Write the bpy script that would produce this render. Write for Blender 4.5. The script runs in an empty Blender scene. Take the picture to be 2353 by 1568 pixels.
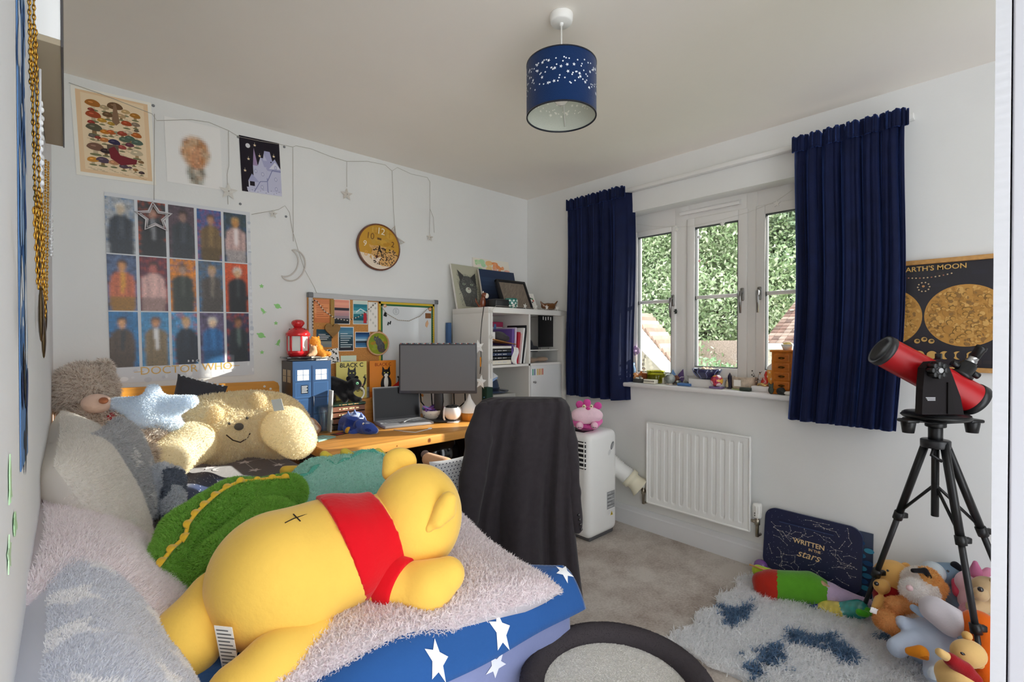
import bpy, math, random
import numpy as np
from mathutils import Vector, Matrix, Euler
SC = bpy.context.scene
COL = SC.collection
PI = math.pi
random.seed(7)
RNG = np.random.default_rng(7)

# ---------------------------------------------------------------- camera
CAM_H, YAW, PITCH, FOC = 1.27, 42.96, -0.49, 1097.0
cam = bpy.data.cameras.new('camera')
cam.sensor_width = 36.0
cam.lens = FOC / 2353 * 36
cam.clip_start = 0.02
cam.clip_end = 200
camo = bpy.data.objects.new('camera', cam)
COL.objects.link(camo)
camo.location = (0, 0, CAM_H)
camo.rotation_euler = (math.radians(90 + PITCH), 0, math.radians(-YAW))
SC.camera = camo

# ---------------------------------------------------------------- sky, sun, exposure
W = bpy.data.worlds.new('sky')
SC.world = W
W.use_nodes = True
bg = W.node_tree.nodes['Background']
bg.inputs['Color'].default_value = (0.93, 0.965, 1.0, 1)
bg.inputs['Strength'].default_value = 3.0
sun = bpy.data.lights.new('sun', 'SUN')
sun.energy = 9.5
sun.angle = math.radians(0.6)
sun.color = (1.0, 0.93, 0.82)
suno = bpy.data.objects.new('sun', sun)
COL.objects.link(suno)
suno.rotation_euler = Vector((-2.38, 1.2, -0.79)).to_track_quat('-Z', 'Y').to_euler()
SC.cycles.max_bounces = 24
SC.cycles.diffuse_bounces = 14
SC.cycles.transmission_bounces = 12
SC.cycles.transparent_max_bounces = 24
SC.view_settings.view_transform = 'Standard'
SC.view_settings.look = 'None'
SC.view_settings.exposure = 0.26
SC.view_settings.gamma = 1.0
SC.view_settings.use_curve_mapping = False

# ---------------------------------------------------------------- survey: where a sight line meets a real surface
_y, _p = math.radians(YAW), math.radians(PITCH)
FW = np.array([math.sin(_y) * math.cos(_p), math.cos(_y) * math.cos(_p), math.sin(_p)])
RT = np.array([math.cos(_y), -math.sin(_y), 0.0])
UP = np.cross(RT, FW)
EYE = np.array([0, 0, CAM_H])
def _ray(u, v): return FW + RT * (u - 1176.5) / FOC - UP * (v - 784.0) / FOC
def on_x(u, v, X): d = _ray(u, v); return EYE + d * (X / d[0])
def on_y(u, v, Y): d = _ray(u, v); return EYE + d * (Y / d[1])
def on_z(u, v, Z): d = _ray(u, v); return EYE + d * ((Z - CAM_H) / d[2])
def at_d(u, v, D): return EYE + _ray(u, v) * D

# ---------------------------------------------------------------- colours and materials
def hx(s):
    if not isinstance(s, str): return np.array(s[:3], float)
    s = s.lstrip('#')
    a = np.array([int(s[i:i + 2], 16) / 255 for i in (0, 2, 4)])
    return np.where(a <= 0.04045, a / 12.92, ((a + 0.055) / 1.055) ** 2.4)

_M = {}
def mat(name, rough=0.7, metal=0.0, bump=0.0, bscale=200.0, var=0.0, vscale=6.0, sheen=0.0, spec=0.5, trans=0.0, coat=0.0, wood=False, emit=0.0, subs=0.0, wave=None):
    if name in _M: return _M[name]
    m = bpy.data.materials.new(name)
    m.use_nodes = True
    nt = m.node_tree; N = nt.nodes; L = nt.links
    b = N['Principled BSDF']
    b.inputs['Roughness'].default_value = rough
    b.inputs['Metallic'].default_value = metal
    b.inputs['Specular IOR Level'].default_value = spec
    if trans: b.inputs['Transmission Weight'].default_value = trans
    if coat: b.inputs['Coat Weight'].default_value = coat; b.inputs['Coat Roughness'].default_value = 0.1
    if sheen: b.inputs['Sheen Weight'].default_value = sheen; b.inputs['Sheen Roughness'].default_value = 0.4
    if subs: b.inputs['Subsurface Weight'].default_value = subs; b.inputs['Subsurface Scale'].default_value = 0.02
    at = N.new('ShaderNodeAttribute'); at.attribute_name = 'Col'
    col = at.outputs['Color']
    tc = N.new('ShaderNodeTexCoord')
    if var or wood:
        mp = N.new('ShaderNodeMapping'); L.new(tc.outputs['Object'], mp.inputs['Vector'])
        if wood: mp.inputs['Scale'].default_value = (1.0, 22.0, 22.0) if wood == 'x' else (22.0, 22.0, 1.0)
        nz = N.new('ShaderNodeTexNoise'); nz.inputs['Scale'].default_value = vscale
        nz.inputs['Detail'].default_value = 5
        L.new(mp.outputs[0], nz.inputs['Vector'])
        mr = N.new('ShaderNodeMapRange'); mr.inputs['From Min'].default_value = 0.3; mr.inputs['From Max'].default_value = 0.7
        mr.inputs['To Min'].default_value = 1 - var; mr.inputs['To Max'].default_value = 1 + var * 0.6
        L.new(nz.outputs['Fac'], mr.inputs['Value'])
        vm = N.new('ShaderNodeVectorMath'); vm.operation = 'SCALE'
        L.new(col, vm.inputs[0]); L.new(mr.outputs[0], vm.inputs['Scale'])
        col = vm.outputs[0]
    L.new(col, b.inputs['Base Color'])
    if emit:
        L.new(col, b.inputs['Emission Color']); b.inputs['Emission Strength'].default_value = emit
    if bump:
        nb = N.new('ShaderNodeTexNoise'); nb.inputs['Scale'].default_value = bscale; nb.inputs['Detail'].default_value = 3
        L.new(tc.outputs['Object'], nb.inputs['Vector'])
        bp = N.new('ShaderNodeBump'); bp.inputs['Strength'].default_value = bump; bp.inputs['Distance'].default_value = 0.004
        L.new(nb.outputs['Fac'], bp.inputs['Height']); L.new(bp.outputs[0], b.inputs['Normal'])
    _M[name] = m
    return m

mat('wall_paint', 0.75, bump=0.12, bscale=60, var=0.03, vscale=2.2, spec=0.2)
mat('ceiling_paint', 0.85, bump=0.08, bscale=40, var=0.04, vscale=1.2, spec=0.15)
mat('gloss_paint', 0.3, spec=0.5)
mat('upvc', 0.28, spec=0.5)
mat('plastic', 0.38, spec=0.5)
mat('shiny', 0.12, spec=0.6, coat=0.4)
mat('matte', 0.8, spec=0.25)
mat('paper', 0.75, spec=0.25)
mat('print_gloss', 0.35, spec=0.4)
mat('metal', 0.3, metal=1.0)
mat('gold', 0.28, metal=1.0)
mat('fabric', 0.9, bump=0.5, bscale=420, spec=0.15, sheen=0.25)
mat('plush', 0.95, bump=0.7, bscale=260, var=0.06, vscale=30, spec=0.1, sheen=0.35)
mat('velour', 0.9, bump=0.25, bscale=90, var=0.06, vscale=9, spec=0.1, sheen=0.3)
mat('velvet', 0.75, bump=0.3, bscale=300, var=0.25, vscale=14, spec=0.2, sheen=0.55)
_M['velvet'].node_tree.nodes['Principled BSDF'].inputs['Sheen Tint'].default_value = (0.16, 0.3, 1.0, 1)
def fur_mat():
    m = bpy.data.materials.new('fur'); m.use_nodes = True
    nt = m.node_tree; N = nt.nodes; L = nt.links
    N.remove(N['Principled BSDF'])
    at = N.new('ShaderNodeAttribute'); at.attribute_name = 'Col'
    hsv = N.new('ShaderNodeGamma'); hsv.inputs['Gamma'].default_value = 0.6
    L.new(at.outputs['Color'], hsv.inputs['Color'])
    a = N.new('ShaderNodeBsdfDiffuse'); b = N.new('ShaderNodeBsdfTranslucent'); x = N.new('ShaderNodeMixShader'); x.inputs[0].default_value = 0.5
    for q in (a, b): L.new(hsv.outputs[0], q.inputs['Color'])
    L.new(a.outputs[0], x.inputs[1]); L.new(b.outputs[0], x.inputs[2]); L.new(x.outputs[0], N['Material Output'].inputs['Surface'])
    _M['fur'] = m
fur_mat()
mat('wool_suit', 0.9, bump=0.35, bscale=500, var=0.12, vscale=40, spec=0.1, sheen=0.12)
mat('pine', 0.4, wood='x', var=0.2, vscale=2.4, spec=0.4, bump=0.05, bscale=80)
mat('pine_upright', 0.4, wood='z', var=0.2, vscale=2.4, spec=0.4)
mat('leaf', 0.6, spec=0.3)
mat('stone', 0.6, var=0.35, vscale=40, bump=0.6, bscale=70)
mat('roof_tile', 0.85, var=0.3, vscale=9, bump=0.4, bscale=60)
mat('cork', 0.9, var=0.22, vscale=160, bump=0.3, bscale=260)
mat('marble', 0.08, var=0.8, vscale=26, spec=0.7)

def carpet_mat():
    m = mat('carpet', 0.97, bump=1.0, bscale=320, var=0.0, spec=0.05, sheen=0.3)
    nt = m.node_tree; N = nt.nodes; L = nt.links; b = N['Principled BSDF']
    tc = [n for n in N if n.type == 'TEX_COORD'][0]
    n1 = N.new('ShaderNodeTexNoise'); n1.inputs['Scale'].default_value = 3.2; n1.inputs['Detail'].default_value = 8; n1.inputs['Roughness'].default_value = 0.65
    n2 = N.new('ShaderNodeTexNoise'); n2.inputs['Scale'].default_value = 90; n2.inputs['Detail'].default_value = 4
    L.new(tc.outputs['Object'], n1.inputs['Vector']); L.new(tc.outputs['Object'], n2.inputs['Vector'])
    ad = N.new('ShaderNodeMath'); ad.operation = 'MULTIPLY_ADD'; ad.inputs[1].default_value = 0.35
    L.new(n2.outputs['Fac'], ad.inputs[0]); L.new(n1.outputs['Fac'], ad.inputs[2])
    cr = N.new('ShaderNodeValToRGB')
    e = cr.color_ramp.elements
    e[0].position = 0.5; e[0].color = (*hx('9c8c80'), 1)
    e[1].position = 0.76; e[1].color = (*hx('cfc6bd'), 1)
    L.new(ad.outputs[0], cr.inputs['Fac']); L.new(cr.outputs['Color'], b.inputs['Base Color'])
carpet_mat()

def glass_mat(name, tint, refl):
    m = bpy.data.materials.new(name); m.use_nodes = True
    nt = m.node_tree; N = nt.nodes; L = nt.links
    N.remove(N['Principled BSDF'])
    t = N.new('ShaderNodeBsdfTransparent'); t.inputs[0].default_value = (*tint, 1)
    g = N.new('ShaderNodeBsdfGlossy'); g.inputs['Roughness'].default_value = 0.03
    lw = N.new('ShaderNodeLayerWeight'); lw.inputs['Blend'].default_value = 0.5
    pw = N.new('ShaderNodeMath'); pw.operation = 'POWER'; pw.inputs[1].default_value = 4.0; L.new(lw.outputs['Facing'], pw.inputs[0])
    fr = N.new('ShaderNodeMath'); fr.operation = 'MULTIPLY_ADD'; fr.inputs[1].default_value = refl - 0.9; fr.inputs[2].default_value = 0.04; L.new(pw.outputs[0], fr.inputs[0])
    mx = N.new('ShaderNodeMixShader')
    L.new(fr.outputs[0], mx.inputs[0]); L.new(t.outputs[0], mx.inputs[1]); L.new(g.outputs[0], mx.inputs[2])
    L.new(mx.outputs[0], N['Material Output'].inputs['Surface'])
    _M[name] = m
glass_mat('window_glass', (0.97, 0.985, 0.98), 1.45)
glass_mat('clear_glass', (0.9, 0.93, 0.93), 1.5)
glass_mat('clear_film', (0.93, 0.94, 0.95), 1.25)
glass_mat('olive_glass', (0.74, 0.74, 0.2), 1.5)
glass_mat('amber_glass', (0.95, 0.6, 0.16), 1.4)

# ---------------------------------------------------------------- mesh gathering
def T(*a): return Matrix.Translation(a)
def RX(d): return Matrix.Rotation(math.radians(d), 4, 'X')
def RY(d): return Matrix.Rotation(math.radians(d), 4, 'Y')
def RZ(d): return Matrix.Rotation(math.radians(d), 4, 'Z')
def frame_to(p, x, y, z):
    m = Matrix.Identity(4)
    for i, a in enumerate((x, y, z)):
        for r in range(3): m[r][i] = a[r]
    for r in range(3): m[r][3] = p[r]
    return m
def wall_back(x, z, y=2.807): return frame_to((x, y, z), (1, 0, 0), (0, 0, 1), (0, -1, 0))
def wall_right(y, z, x=2.785): return frame_to((x, y, z), (0, -1, 0), (0, 0, 1), (-1, 0, 0))
def wall_left(y, z, x=-0.045): return frame_to((x, y, z), (0, 1, 0), (0, 0, 1), (1, 0, 0))
def dirmat(p, d):
    q = Vector(d).to_track_quat('Z', 'Y').to_matrix().to_4x4()
    return T(*p) @ q

class G:
    def __init__(s, M=None):
        s.V = []; s.L = []; s.S = []; s.C = []; s.F = []; s.n = 0; s.M = M; s.kk = 0.0
    def add(s, v, faces, c, smooth=True):
        v = np.asarray(v, float).reshape(-1, 3)
        if s.M is not None:
            m = np.array(s.M); v = v @ m[:3, :3].T + m[:3, 3]
        if isinstance(faces, np.ndarray):
            k = faces.shape[1]; L = faces.ravel(); S = np.full(len(faces), k)
        else:
            L = np.array([i for f in faces for i in f], int); S = np.array([len(f) for f in faces], int)
        c = np.asarray(c, float) if not isinstance(c, str) else hx(c)
        if c.ndim == 1: c = np.tile(c[:3], (len(S), 1))
        s.V.append(v); s.L.append(L + s.n); s.S.append(S); s.C.append(c); s.F.append(np.full(len(S), bool(smooth))); s.n += len(v)
        return s
    def box(s, p, d, c, r=0.0, rot=None, seg=2):
        h = [a / 2 for a in d]
        m = T(*p) @ (rot if rot is not None else Matrix.Identity(4))
        if r <= 0:
            v = [(x * h[0], y * h[1], z * h[2]) for x in (-1, 1) for y in (-1, 1) for z in (-1, 1)]
            f = [(0, 1, 3, 2), (4, 6, 7, 5), (0, 4, 5, 1), (2, 3, 7, 6), (0, 2, 6, 4), (1, 5, 7, 3)]
            return s.add([m @ Vector(q) for q in v], f, c, False)
        import bmesh
        bm = bmesh.new(); bmesh.ops.create_cube(bm, size=1.0)
        for q in bm.verts: q.co = (q.co.x * d[0], q.co.y * d[1], q.co.z * d[2])
        bmesh.ops.bevel(bm, geom=bm.edges[:], offset=min(r, min(h) * 0.98), segments=seg, profile=0.5, affect='EDGES')
        bm.verts.index_update()
        s.add([m @ q.co for q in bm.verts], [[q.index for q in f.verts] for f in bm.faces], c, False if seg < 2 else True)
        bm.free(); return s
    def grid(s, nu, nv, fn, c, smooth=True, cu=False, cf=None):
        P = np.array([[fn(i / (nu if cu else nu - 1), j / (nv - 1)) for i in range(nu)] for j in range(nv)], float)
        fs = []; cs = []
        for j in range(nv - 1):
            for i in range(nu if cu else nu - 1):
                k = (i + 1) % nu
                fs.append((j * nu + i, j * nu + k, (j + 1) * nu + k, (j + 1) * nu + i))
                if cf: cs.append(hx(cf((i + .5) / nu, (j + .5) / nv)))
        return s.add(P.reshape(-1, 3), fs, np.array(cs) if cf else c, smooth)
    def tube(s, pts, r, c, n=8, closed=False, caps=True):
        P = [Vector(p) for p in pts]; k = len(P)
        R = [r] * k if np.isscalar(r) else list(r)
        vs = []; up = None
        for i in range(k):
            a = P[(i - 1) % k] if (closed or i) else P[i]; b = P[(i + 1) % k] if (closed or i < k - 1) else P[i]
            t = (b - a)
            t = t.normalized() if t.length > 1e-9 else Vector((0, 0, 1))
            if up is None:
                up = Vector((0, 0, 1)) if abs(t.z) < 0.9 else Vector((1, 0, 0))
            x = t.cross(up)
            if x.length < 1e-6: x = t.orthogonal()
            x.normalize(); up = x.cross(t).normalized()
            for j in range(n):
                a2 = 2 * PI * j / n
                vs.append(P[i] + (x * math.cos(a2) + up * math.sin(a2)) * R[i])
        fs = []
        for i in range(k if closed else k - 1):
            for j in range(n):
                i2 = (i + 1) % k; j2 = (j + 1) % n
                fs.append((i * n + j, i * n + j2, i2 * n + j2, i2 * n + j))
        if caps and not closed:
            fs.append(tuple(range(n))[::-1]); fs.append(tuple((k - 1) * n + j for j in range(n)))
        return s.add(vs, fs, c, True)
    def cyl(s, p, r, h, c, n=24, ax=(0, 0, 1), r2=None):
        a = Vector(ax).normalized(); p = Vector(p)
        r2 = r if r2 is None else r2
        e = min(r, r2) * 0.06
        return s.lathe([(0, 0), (max(r - e, 0), 0), (r, e), (r2, h - e), (max(r2 - e, 0), h), (0, h)], c, n, dirmat(p, a))
    def lathe(s, prof, c, n=28, m=None, smooth=True, cf=None):
        m = m if m is not None else Matrix.Identity(4)
        vs = []; fs = []; cs = []
        for (r, z) in prof:
            for j in range(n):
                a = 2 * PI * j / n
                vs.append(m @ Vector((r * math.cos(a), r * math.sin(a), z)))
        for i in range(len(prof) - 1):
            for j in range(n):
                j2 = (j + 1) % n
                fs.append((i * n + j, i * n + j2, (i + 1) * n + j2, (i + 1) * n + j))
                if cf: cs.append(hx(cf(i)))
        return s.add(vs, fs, np.array(cs) if cf else c, smooth)
    def ell(s, p, r, c, rot=None, n=18):
        r = (r, r, r) if np.isscalar(r) else r
        m = T(*p) @ (rot if rot is not None else Matrix.Identity(4)) @ Matrix.Diagonal((*r, 1))
        k = max(6, n // 2)
        return s.lathe([(math.sin(PI * i / k), -math.cos(PI * i / k)) for i in range(k + 1)], c, n, m)
    def prism(s, poly, z0, z1, c, m=None, smooth=False, csides=None):
        m = m if m is not None else Matrix.Identity(4); n = len(poly)
        vs = [m @ Vector((x, y, z0)) for x, y in poly] + [m @ Vector((x, y, z1)) for x, y in poly]
        fs = [tuple(range(n))[::-1], tuple(range(n, 2 * n))] + [(i, (i + 1) % n, n + (i + 1) % n, n + i) for i in range(n)]
        cc = np.array([hx(c)] * 2 + [hx(csides or c)] * n)
        return s.add(vs, fs, cc, smooth)
    # flat printing on a surface: m maps (x, y, out)
    def flat(s, poly, c, m, k=0, up=True):
        M0, s.M = s.M, None
        if up: s.kk += 3e-6
        s.add([m @ Vector((x, y, 0.0004 * k + s.kk)) for x, y in poly], [tuple(range(len(poly)))], c, False)
        s.M = M0; return s
    def rect(s, x0, y0, x1, y1, c, m, k=0): return s.flat([(x0, y0), (x1, y0), (x1, y1), (x0, y1)], c, m, k, False)
    def disc(s, x, y, rx, ry, c, m, k=0, n=20, a=0.0, t0=0.0, t1=2 * PI):
        q = []
        for i in range(n + (t1 - t0 < 6.28)):
            t = t0 + (t1 - t0) * i / n
            u, v = rx * math.cos(t), ry * math.sin(t)
            q.append((x + u * math.cos(a) - v * math.sin(a), y + u * math.sin(a) + v * math.cos(a)))
        return s.flat(q, c, m, k)
    def star2(s, x, y, r, c, m, k=0, q=0.45, a=0.0, n=5): return s.flat(star(r, q, a, n, x, y), c, m, k)
    def line(s, pts, w, c, m, k=0):
        for (a, b) in zip(pts[:-1], pts[1:]):
            d = Vector((b[0] - a[0], b[1] - a[1]))
            if d.length < 1e-9: continue
            n = Vector((-d.y, d.x)).normalized() * w / 2
            s.flat([(a[0] - n.x, a[1] - n.y), (b[0] - n.x, b[1] - n.y), (b[0] + n.x, b[1] + n.y), (a[0] + n.x, a[1] + n.y)], c, m, k)
        return s
    def text(s, body, size, c, m, k=1, align='CENTER', sx=1.0, bold=0.0, shear=0.0):
        cu = bpy.data.curves.new('t', 'FONT'); cu.body = body; cu.size = size; cu.align_x = align; cu.align_y = 'CENTER'
        cu.resolution_u = 3; cu.offset = bold; cu.shear = shear
        ob = bpy.data.objects.new('t', cu); COL.objects.link(ob)
        me = bpy.data.meshes.new_from_object(ob.evaluated_get(bpy.context.evaluated_depsgraph_get()))
        s.kk += 3e-6; v = [m @ Vector((q.co.x * sx, q.co.y, 0.0004 * k + s.kk)) for q in me.vertices]
        f = [list(p.vertices) for p in me.polygons]
        M0, s.M = s.M, None
        if f: s.add(v, f, c, False)
        s.M = M0; bpy.data.objects.remove(ob); bpy.data.curves.remove(cu); bpy.data.meshes.remove(me)
        return s
    def arrays(s):
        return np.vstack(s.V), np.concatenate(s.L), np.concatenate(s.S), np.vstack(s.C), np.concatenate(s.F)
    def build(s, name, mt, parent=None, **kw):
        v, L, S, Cc, F = s.arrays()
        me = bpy.data.meshes.new(name)
        me.vertices.add(len(v)); me.vertices.foreach_set('co', v.astype(np.float32).ravel())
        me.loops.add(len(L)); me.loops.foreach_set('vertex_index', L.astype(np.int32))
        me.polygons.add(len(S)); st = np.concatenate([[0], np.cumsum(S)[:-1]])
        me.polygons.foreach_set('loop_start', st.astype(np.int32))
        me.polygons.foreach_set('use_smooth', F)
        a = me.attributes.new('Col', 'FLOAT_COLOR', 'CORNER')
        cc = np.ones((len(L), 4), np.float32); cc[:, :3] = np.repeat(Cc, S, axis=0)
        a.data.foreach_set('color', cc.ravel())
        me.update(calc_edges=True); me.validate()
        if not isinstance(mt, (list, tuple)): mt = [mt]
        for q in mt: me.materials.append(_M[q])
        o = bpy.data.objects.new(name, me); COL.objects.link(o)
        if parent is not None:
            bpy.context.view_layer.update() if False else None
            o.parent = parent
            o.matrix_parent_inverse = parent.matrix_world.inverted() if parent.get('_w') is None else Matrix(parent['_w']).inverted()
        return tag(o, **kw)

def star(r, q=0.45, a=0.0, n=5, x=0, y=0):
    return [(x + (r if i % 2 == 0 else r * q) * math.sin(a + PI * i / n), y + (r if i % 2 == 0 else r * q) * math.cos(a + PI * i / n)) for i in range(2 * n)]

def tag(o, label=None, cat=None, group=None, kind=None):
    if label: o['label'] = label
    if cat: o['category'] = cat
    if group: o['group'] = group
    if kind: o['kind'] = kind
    return o
def thing(name, label, cat, loc, group=None, kind=None):
    o = bpy.data.objects.new(name, None); COL.objects.link(o)
    o.location = [float(a) for a in loc]; o.empty_display_size = 0.05
    o.matrix_world = T(*[float(a) for a in loc])
    return tag(o, label, cat, group, kind)

# ---------------------------------------------------------------- soft bodies: blended shapes skinned with a surface net
def E_(p, r, c=None, rot=None, k=None): return ('e', np.array(p, float), np.array((r, r, r) if np.isscalar(r) else r, float), c, rot, k)
def C_(p0, p1, r0, r1, c=None): return ('c', np.array(p0, float), np.array(p1, float), (r0, r1), c)
def B_(p, h, rr, c=None, rot=None): return ('b', np.array(p, float), np.array(h, float), c, rot, rr)
def _sd(pr, P):
    if pr[0] == 'e':
        q = P - pr[1]
        if pr[4] is not None: q = q @ np.array(pr[4].to_3x3())
        k0 = np.linalg.norm(q / pr[2], axis=-1); k1 = np.linalg.norm(q / pr[2] ** 2, axis=-1)
        return k0 * (k0 - 1) / np.maximum(k1, 1e-9)
    if pr[0] == 'c':
        a, b = pr[1], pr[2]; ab = b - a
        t = np.clip(((P - a) @ ab) / max(ab @ ab, 1e-12), 0, 1)
        return np.linalg.norm(P - a - t[..., None] * ab, axis=-1) - (pr[3][0] + (pr[3][1] - pr[3][0]) * t)
    q = P - pr[1]
    if pr[4] is not None: q = q @ np.array(pr[4].to_3x3())
    rr = pr[5]; q = np.abs(q) - (pr[2] - rr)
    return np.linalg.norm(np.maximum(q, 0), axis=-1) + np.minimum(q.max(-1), 0) - rr
def _col(pr): return pr[4] if pr[0] == 'c' else pr[3]
def _ext(pr):
    if pr[0] == 'c':
        r = max(pr[3]); return np.minimum(pr[1], pr[2]) - r, np.maximum(pr[1], pr[2]) + r
    r = np.linalg.norm(pr[2]) if pr[4] is not None else pr[2]
    return pr[1] - r, pr[1] + r
def vnoise(P, s, seed=0):
    rs = np.random.default_rng(seed); o = np.zeros(P.shape[:-1])
    for i in range(7):
        k = rs.normal(size=3); k *= s * rs.uniform(0.6, 1.5) / np.linalg.norm(k)
        o += np.sin(P @ k + rs.uniform(0, 6.28))
    return o / 3.5
def sdf_mesh(sd, lo, hi, h):
    lo = np.array(lo) - 2 * h; hi = np.array(hi) + 2 * h
    n = np.ceil((hi - lo) / h).astype(int) + 1
    ax = [lo[i] + h * np.arange(n[i]) for i in range(3)]
    P = np.stack(np.meshgrid(*ax, indexing='ij'), -1)
    D = sd(P)
    c = [(i, j, k) for i in (0, 1) for j in (0, 1) for k in (0, 1)]
    sl = lambda o: D[o[0]:n[0] - 1 + o[0], o[1]:n[1] - 1 + o[1], o[2]:n[2] - 1 + o[2]]
    acc = np.zeros((*(n - 1), 3)); cnt = np.zeros(n - 1)
    for a in c:
        for d in range(3):
            if a[d]: continue
            b = list(a); b[d] = 1
            da, db = sl(a), sl(tuple(b)); x = (da < 0) != (db < 0)
            t = np.where(x, da / np.where(x, da - db, 1), 0)
            for e in range(3): acc[..., e] += np.where(x, a[e] + (t if e == d else 0), 0)
            cnt += x
    m = cnt > 0
    idx = np.full(m.shape, -1); idx[m] = np.arange(m.sum())
    base = np.argwhere(m)
    V = lo + h * (base + acc[m] / cnt[m][:, None])
    F = []
    for d in range(3):
        e1, e2 = (d + 1) % 3, (d + 2) % 3
        a = np.moveaxis(D, (d, e1, e2), (0, 1, 2)); I = np.moveaxis(idx, (d, e1, e2), (0, 1, 2))
        s0 = a[:-1, 1:-1, 1:-1] < 0; s1 = a[1:, 1:-1, 1:-1] < 0
        q = [I[:, :-1, :-1], I[:, 1:, :-1], I[:, 1:, 1:], I[:, :-1, 1:]]
        for on, rev in ((s0 & ~s1, False), (~s0 & s1, True)):
            f = np.stack([z[on] for z in q], -1)
            F.append(f[:, ::-1] if rev else f)
    return V, np.vstack(F)
def blob(g, prims, c, h=0.006, k=0.02, wob=0.0, ws=25.0, seed=1, fn=None, colfn=None, cut=None):
    lo = np.min([_ext(p)[0] for p in prims], 0); hi = np.max([_ext(p)[1] for p in prims], 0)
    def sd(P):
        d = None
        for p in prims:
            q = _sd(p, P)
            if d is None: d = q
            elif k <= 0: d = np.minimum(d, q)
            else:
                t = np.clip(0.5 + 0.5 * (q - d) / k, 0, 1); d = q + (d - q) * t - k * t * (1 - t)
        if wob: d = d + wob * vnoise(P, ws, seed)
        if fn: d = fn(P, d)
        return d
    V, F = sdf_mesh(sd, lo - 0.5 * k, hi + 0.5 * k, h)
    ctr = V[F].mean(1)
    D = np.stack([_sd(p, ctr) for p in prims], 0); w = D.argmin(0)
    base = hx(c); cs = np.array([hx(_col(p)) if _col(p) is not None else base for p in prims])[w]
    if colfn: cs = colfn(ctr, cs)
    g.add(V, F, cs, True)
    return V, F, cs
def fur(g, V, F, cs, n, ln, wd, jit=0.12, lean=(0, 0, -0.4), curl=0.5, keep=None, seed=3, colfn=None):
    rs = np.random.default_rng(seed)
    F = np.asarray(F)
    if F.shape[1] == 4:
        tri = np.vstack([F[:, [0, 1, 2]], F[:, [0, 2, 3]]]); tc = np.vstack([cs, cs])
    else: tri = F; tc = cs
    A, Bv, Cv = V[tri[:, 0]], V[tri[:, 1]], V[tri[:, 2]]
    nn = np.cross(Bv - A, Cv - A); ar = np.linalg.norm(nn, axis=1)
    if keep is not None: ar = ar * keep((A + Bv + Cv) / 3, nn / np.maximum(ar, 1e-12)[:, None])
    i = rs.choice(len(tri), n, p=ar / ar.sum())
    u, v = rs.random(n), rs.random(n); f = u + v > 1; u[f] = 1 - u[f]; v[f] = 1 - v[f]
    p = A[i] + (Bv[i] - A[i]) * u[:, None] + (Cv[i] - A[i]) * v[:, None]
    N = nn[i] / np.maximum(np.linalg.norm(nn[i], axis=1), 1e-12)[:, None]
    lean = np.asarray(lean, float); lean = np.tile(lean, (n, 1)) if lean.ndim == 1 else lean
    d1 = N + rs.normal(size=(n, 3)) * curl * 0.6 + lean * 0.5; d1 /= np.linalg.norm(d1, axis=1)[:, None]
    d2 = d1 + rs.normal(size=(n, 3)) * curl + lean; d2 /= np.linalg.norm(d2, axis=1)[:, None]
    bad = (d2 * N).sum(1) < 0.05; d2[bad] += N[bad] * 0.6; d2 /= np.linalg.norm(d2, axis=1)[:, None]
    l = ln * rs.uniform(0.6, 1.15, n)[:, None]
    sd = np.cross(d1 + d2, N + .35 * rs.normal(size=(n, 3))); sd /= np.maximum(np.linalg.norm(sd, axis=1), 1e-9)[:, None]; sd *= wd / 2
    q0 = p - N * ln * 0.1; q1 = p + d1 * l * 0.5; q2 = q1 + d2 * l * 0.5
    VV = np.stack([q0 - sd, q0 + sd, q1 + sd * 0.8, q1 - sd * 0.8, q2], 1).reshape(-1, 3)
    b = np.arange(n)[:, None] * 5
    cc = tc[i] * (1 + rs.normal(size=(n, 1)) * jit)
    if colfn: cc = colfn(p, cc)
    cc = np.clip(cc, 0, 1)
    n0 = g.n
    g.add(VV, b + np.array([[0, 1, 2, 3]]), cc, True)
    # the tips share the strand's vertices
    g.L.append((n0 + b + np.array([[3, 2, 4]])).ravel()); g.S.append(np.full(n, 3)); g.C.append(cc); g.F.append(np.full(n, True)); g.V.append(np.zeros((0, 3)))
# ================================================================ THE ROOM
XL, XR, YB, HC = -0.045, 2.785, 2.807, 2.4
Y0 = -0.75
g = G(); g.add([(XL - .1, Y0, 0), (XR + .15, Y0, 0), (XR + .15, YB + .1, 0), (XL - .1, YB + .1, 0), (XL - .1, Y0, -.1), (XR + .15, Y0, -.1), (XR + .15, YB + .1, -.1), (XL - .1, YB + .1, -.1)], [(0, 1, 2, 3), (7, 6, 5, 4), (0, 4, 5, 1), (1, 5, 6, 2), (2, 6, 7, 3), (3, 7, 4, 0)], 'bbb2aa', False)
g.build('floor', 'carpet', kind='structure', label='beige grey carpeted floor')
g = G(); g.box(((XL + XR) / 2, (Y0 + YB) / 2, HC + .05), (XR - XL + .3, YB - Y0 + .2, .1), 'f5f0e9')
g.build('ceiling', 'ceiling_paint', kind='structure')
WALL = 'e6e7e6'
g = G(); g.box((XL - .05, (Y0 + YB) / 2, 1.2), (.1, YB - Y0, 2.4), 'e6e8ec'); g.build('wall_left', 'wall_paint', kind='structure')
g = G(); g.box(((XL + XR) / 2, YB + .05, 1.2), (XR - XL + .2, .1, 2.4), WALL); g.build('wall_back', 'wall_paint', kind='structure')
g = G(); g.box((2.535, -.70, 1.2), (.60, .1, 2.4), WALL); g.build('wall_front_light_block', 'wall_paint', kind='structure')  # unseen stretch of front wall, added and sized to dim the right side
WY0, WY1, WZ0, WZ1, XF = .66, 1.92, .965, 2.108, 2.9
g = G(); xt = XR + .125
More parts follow.
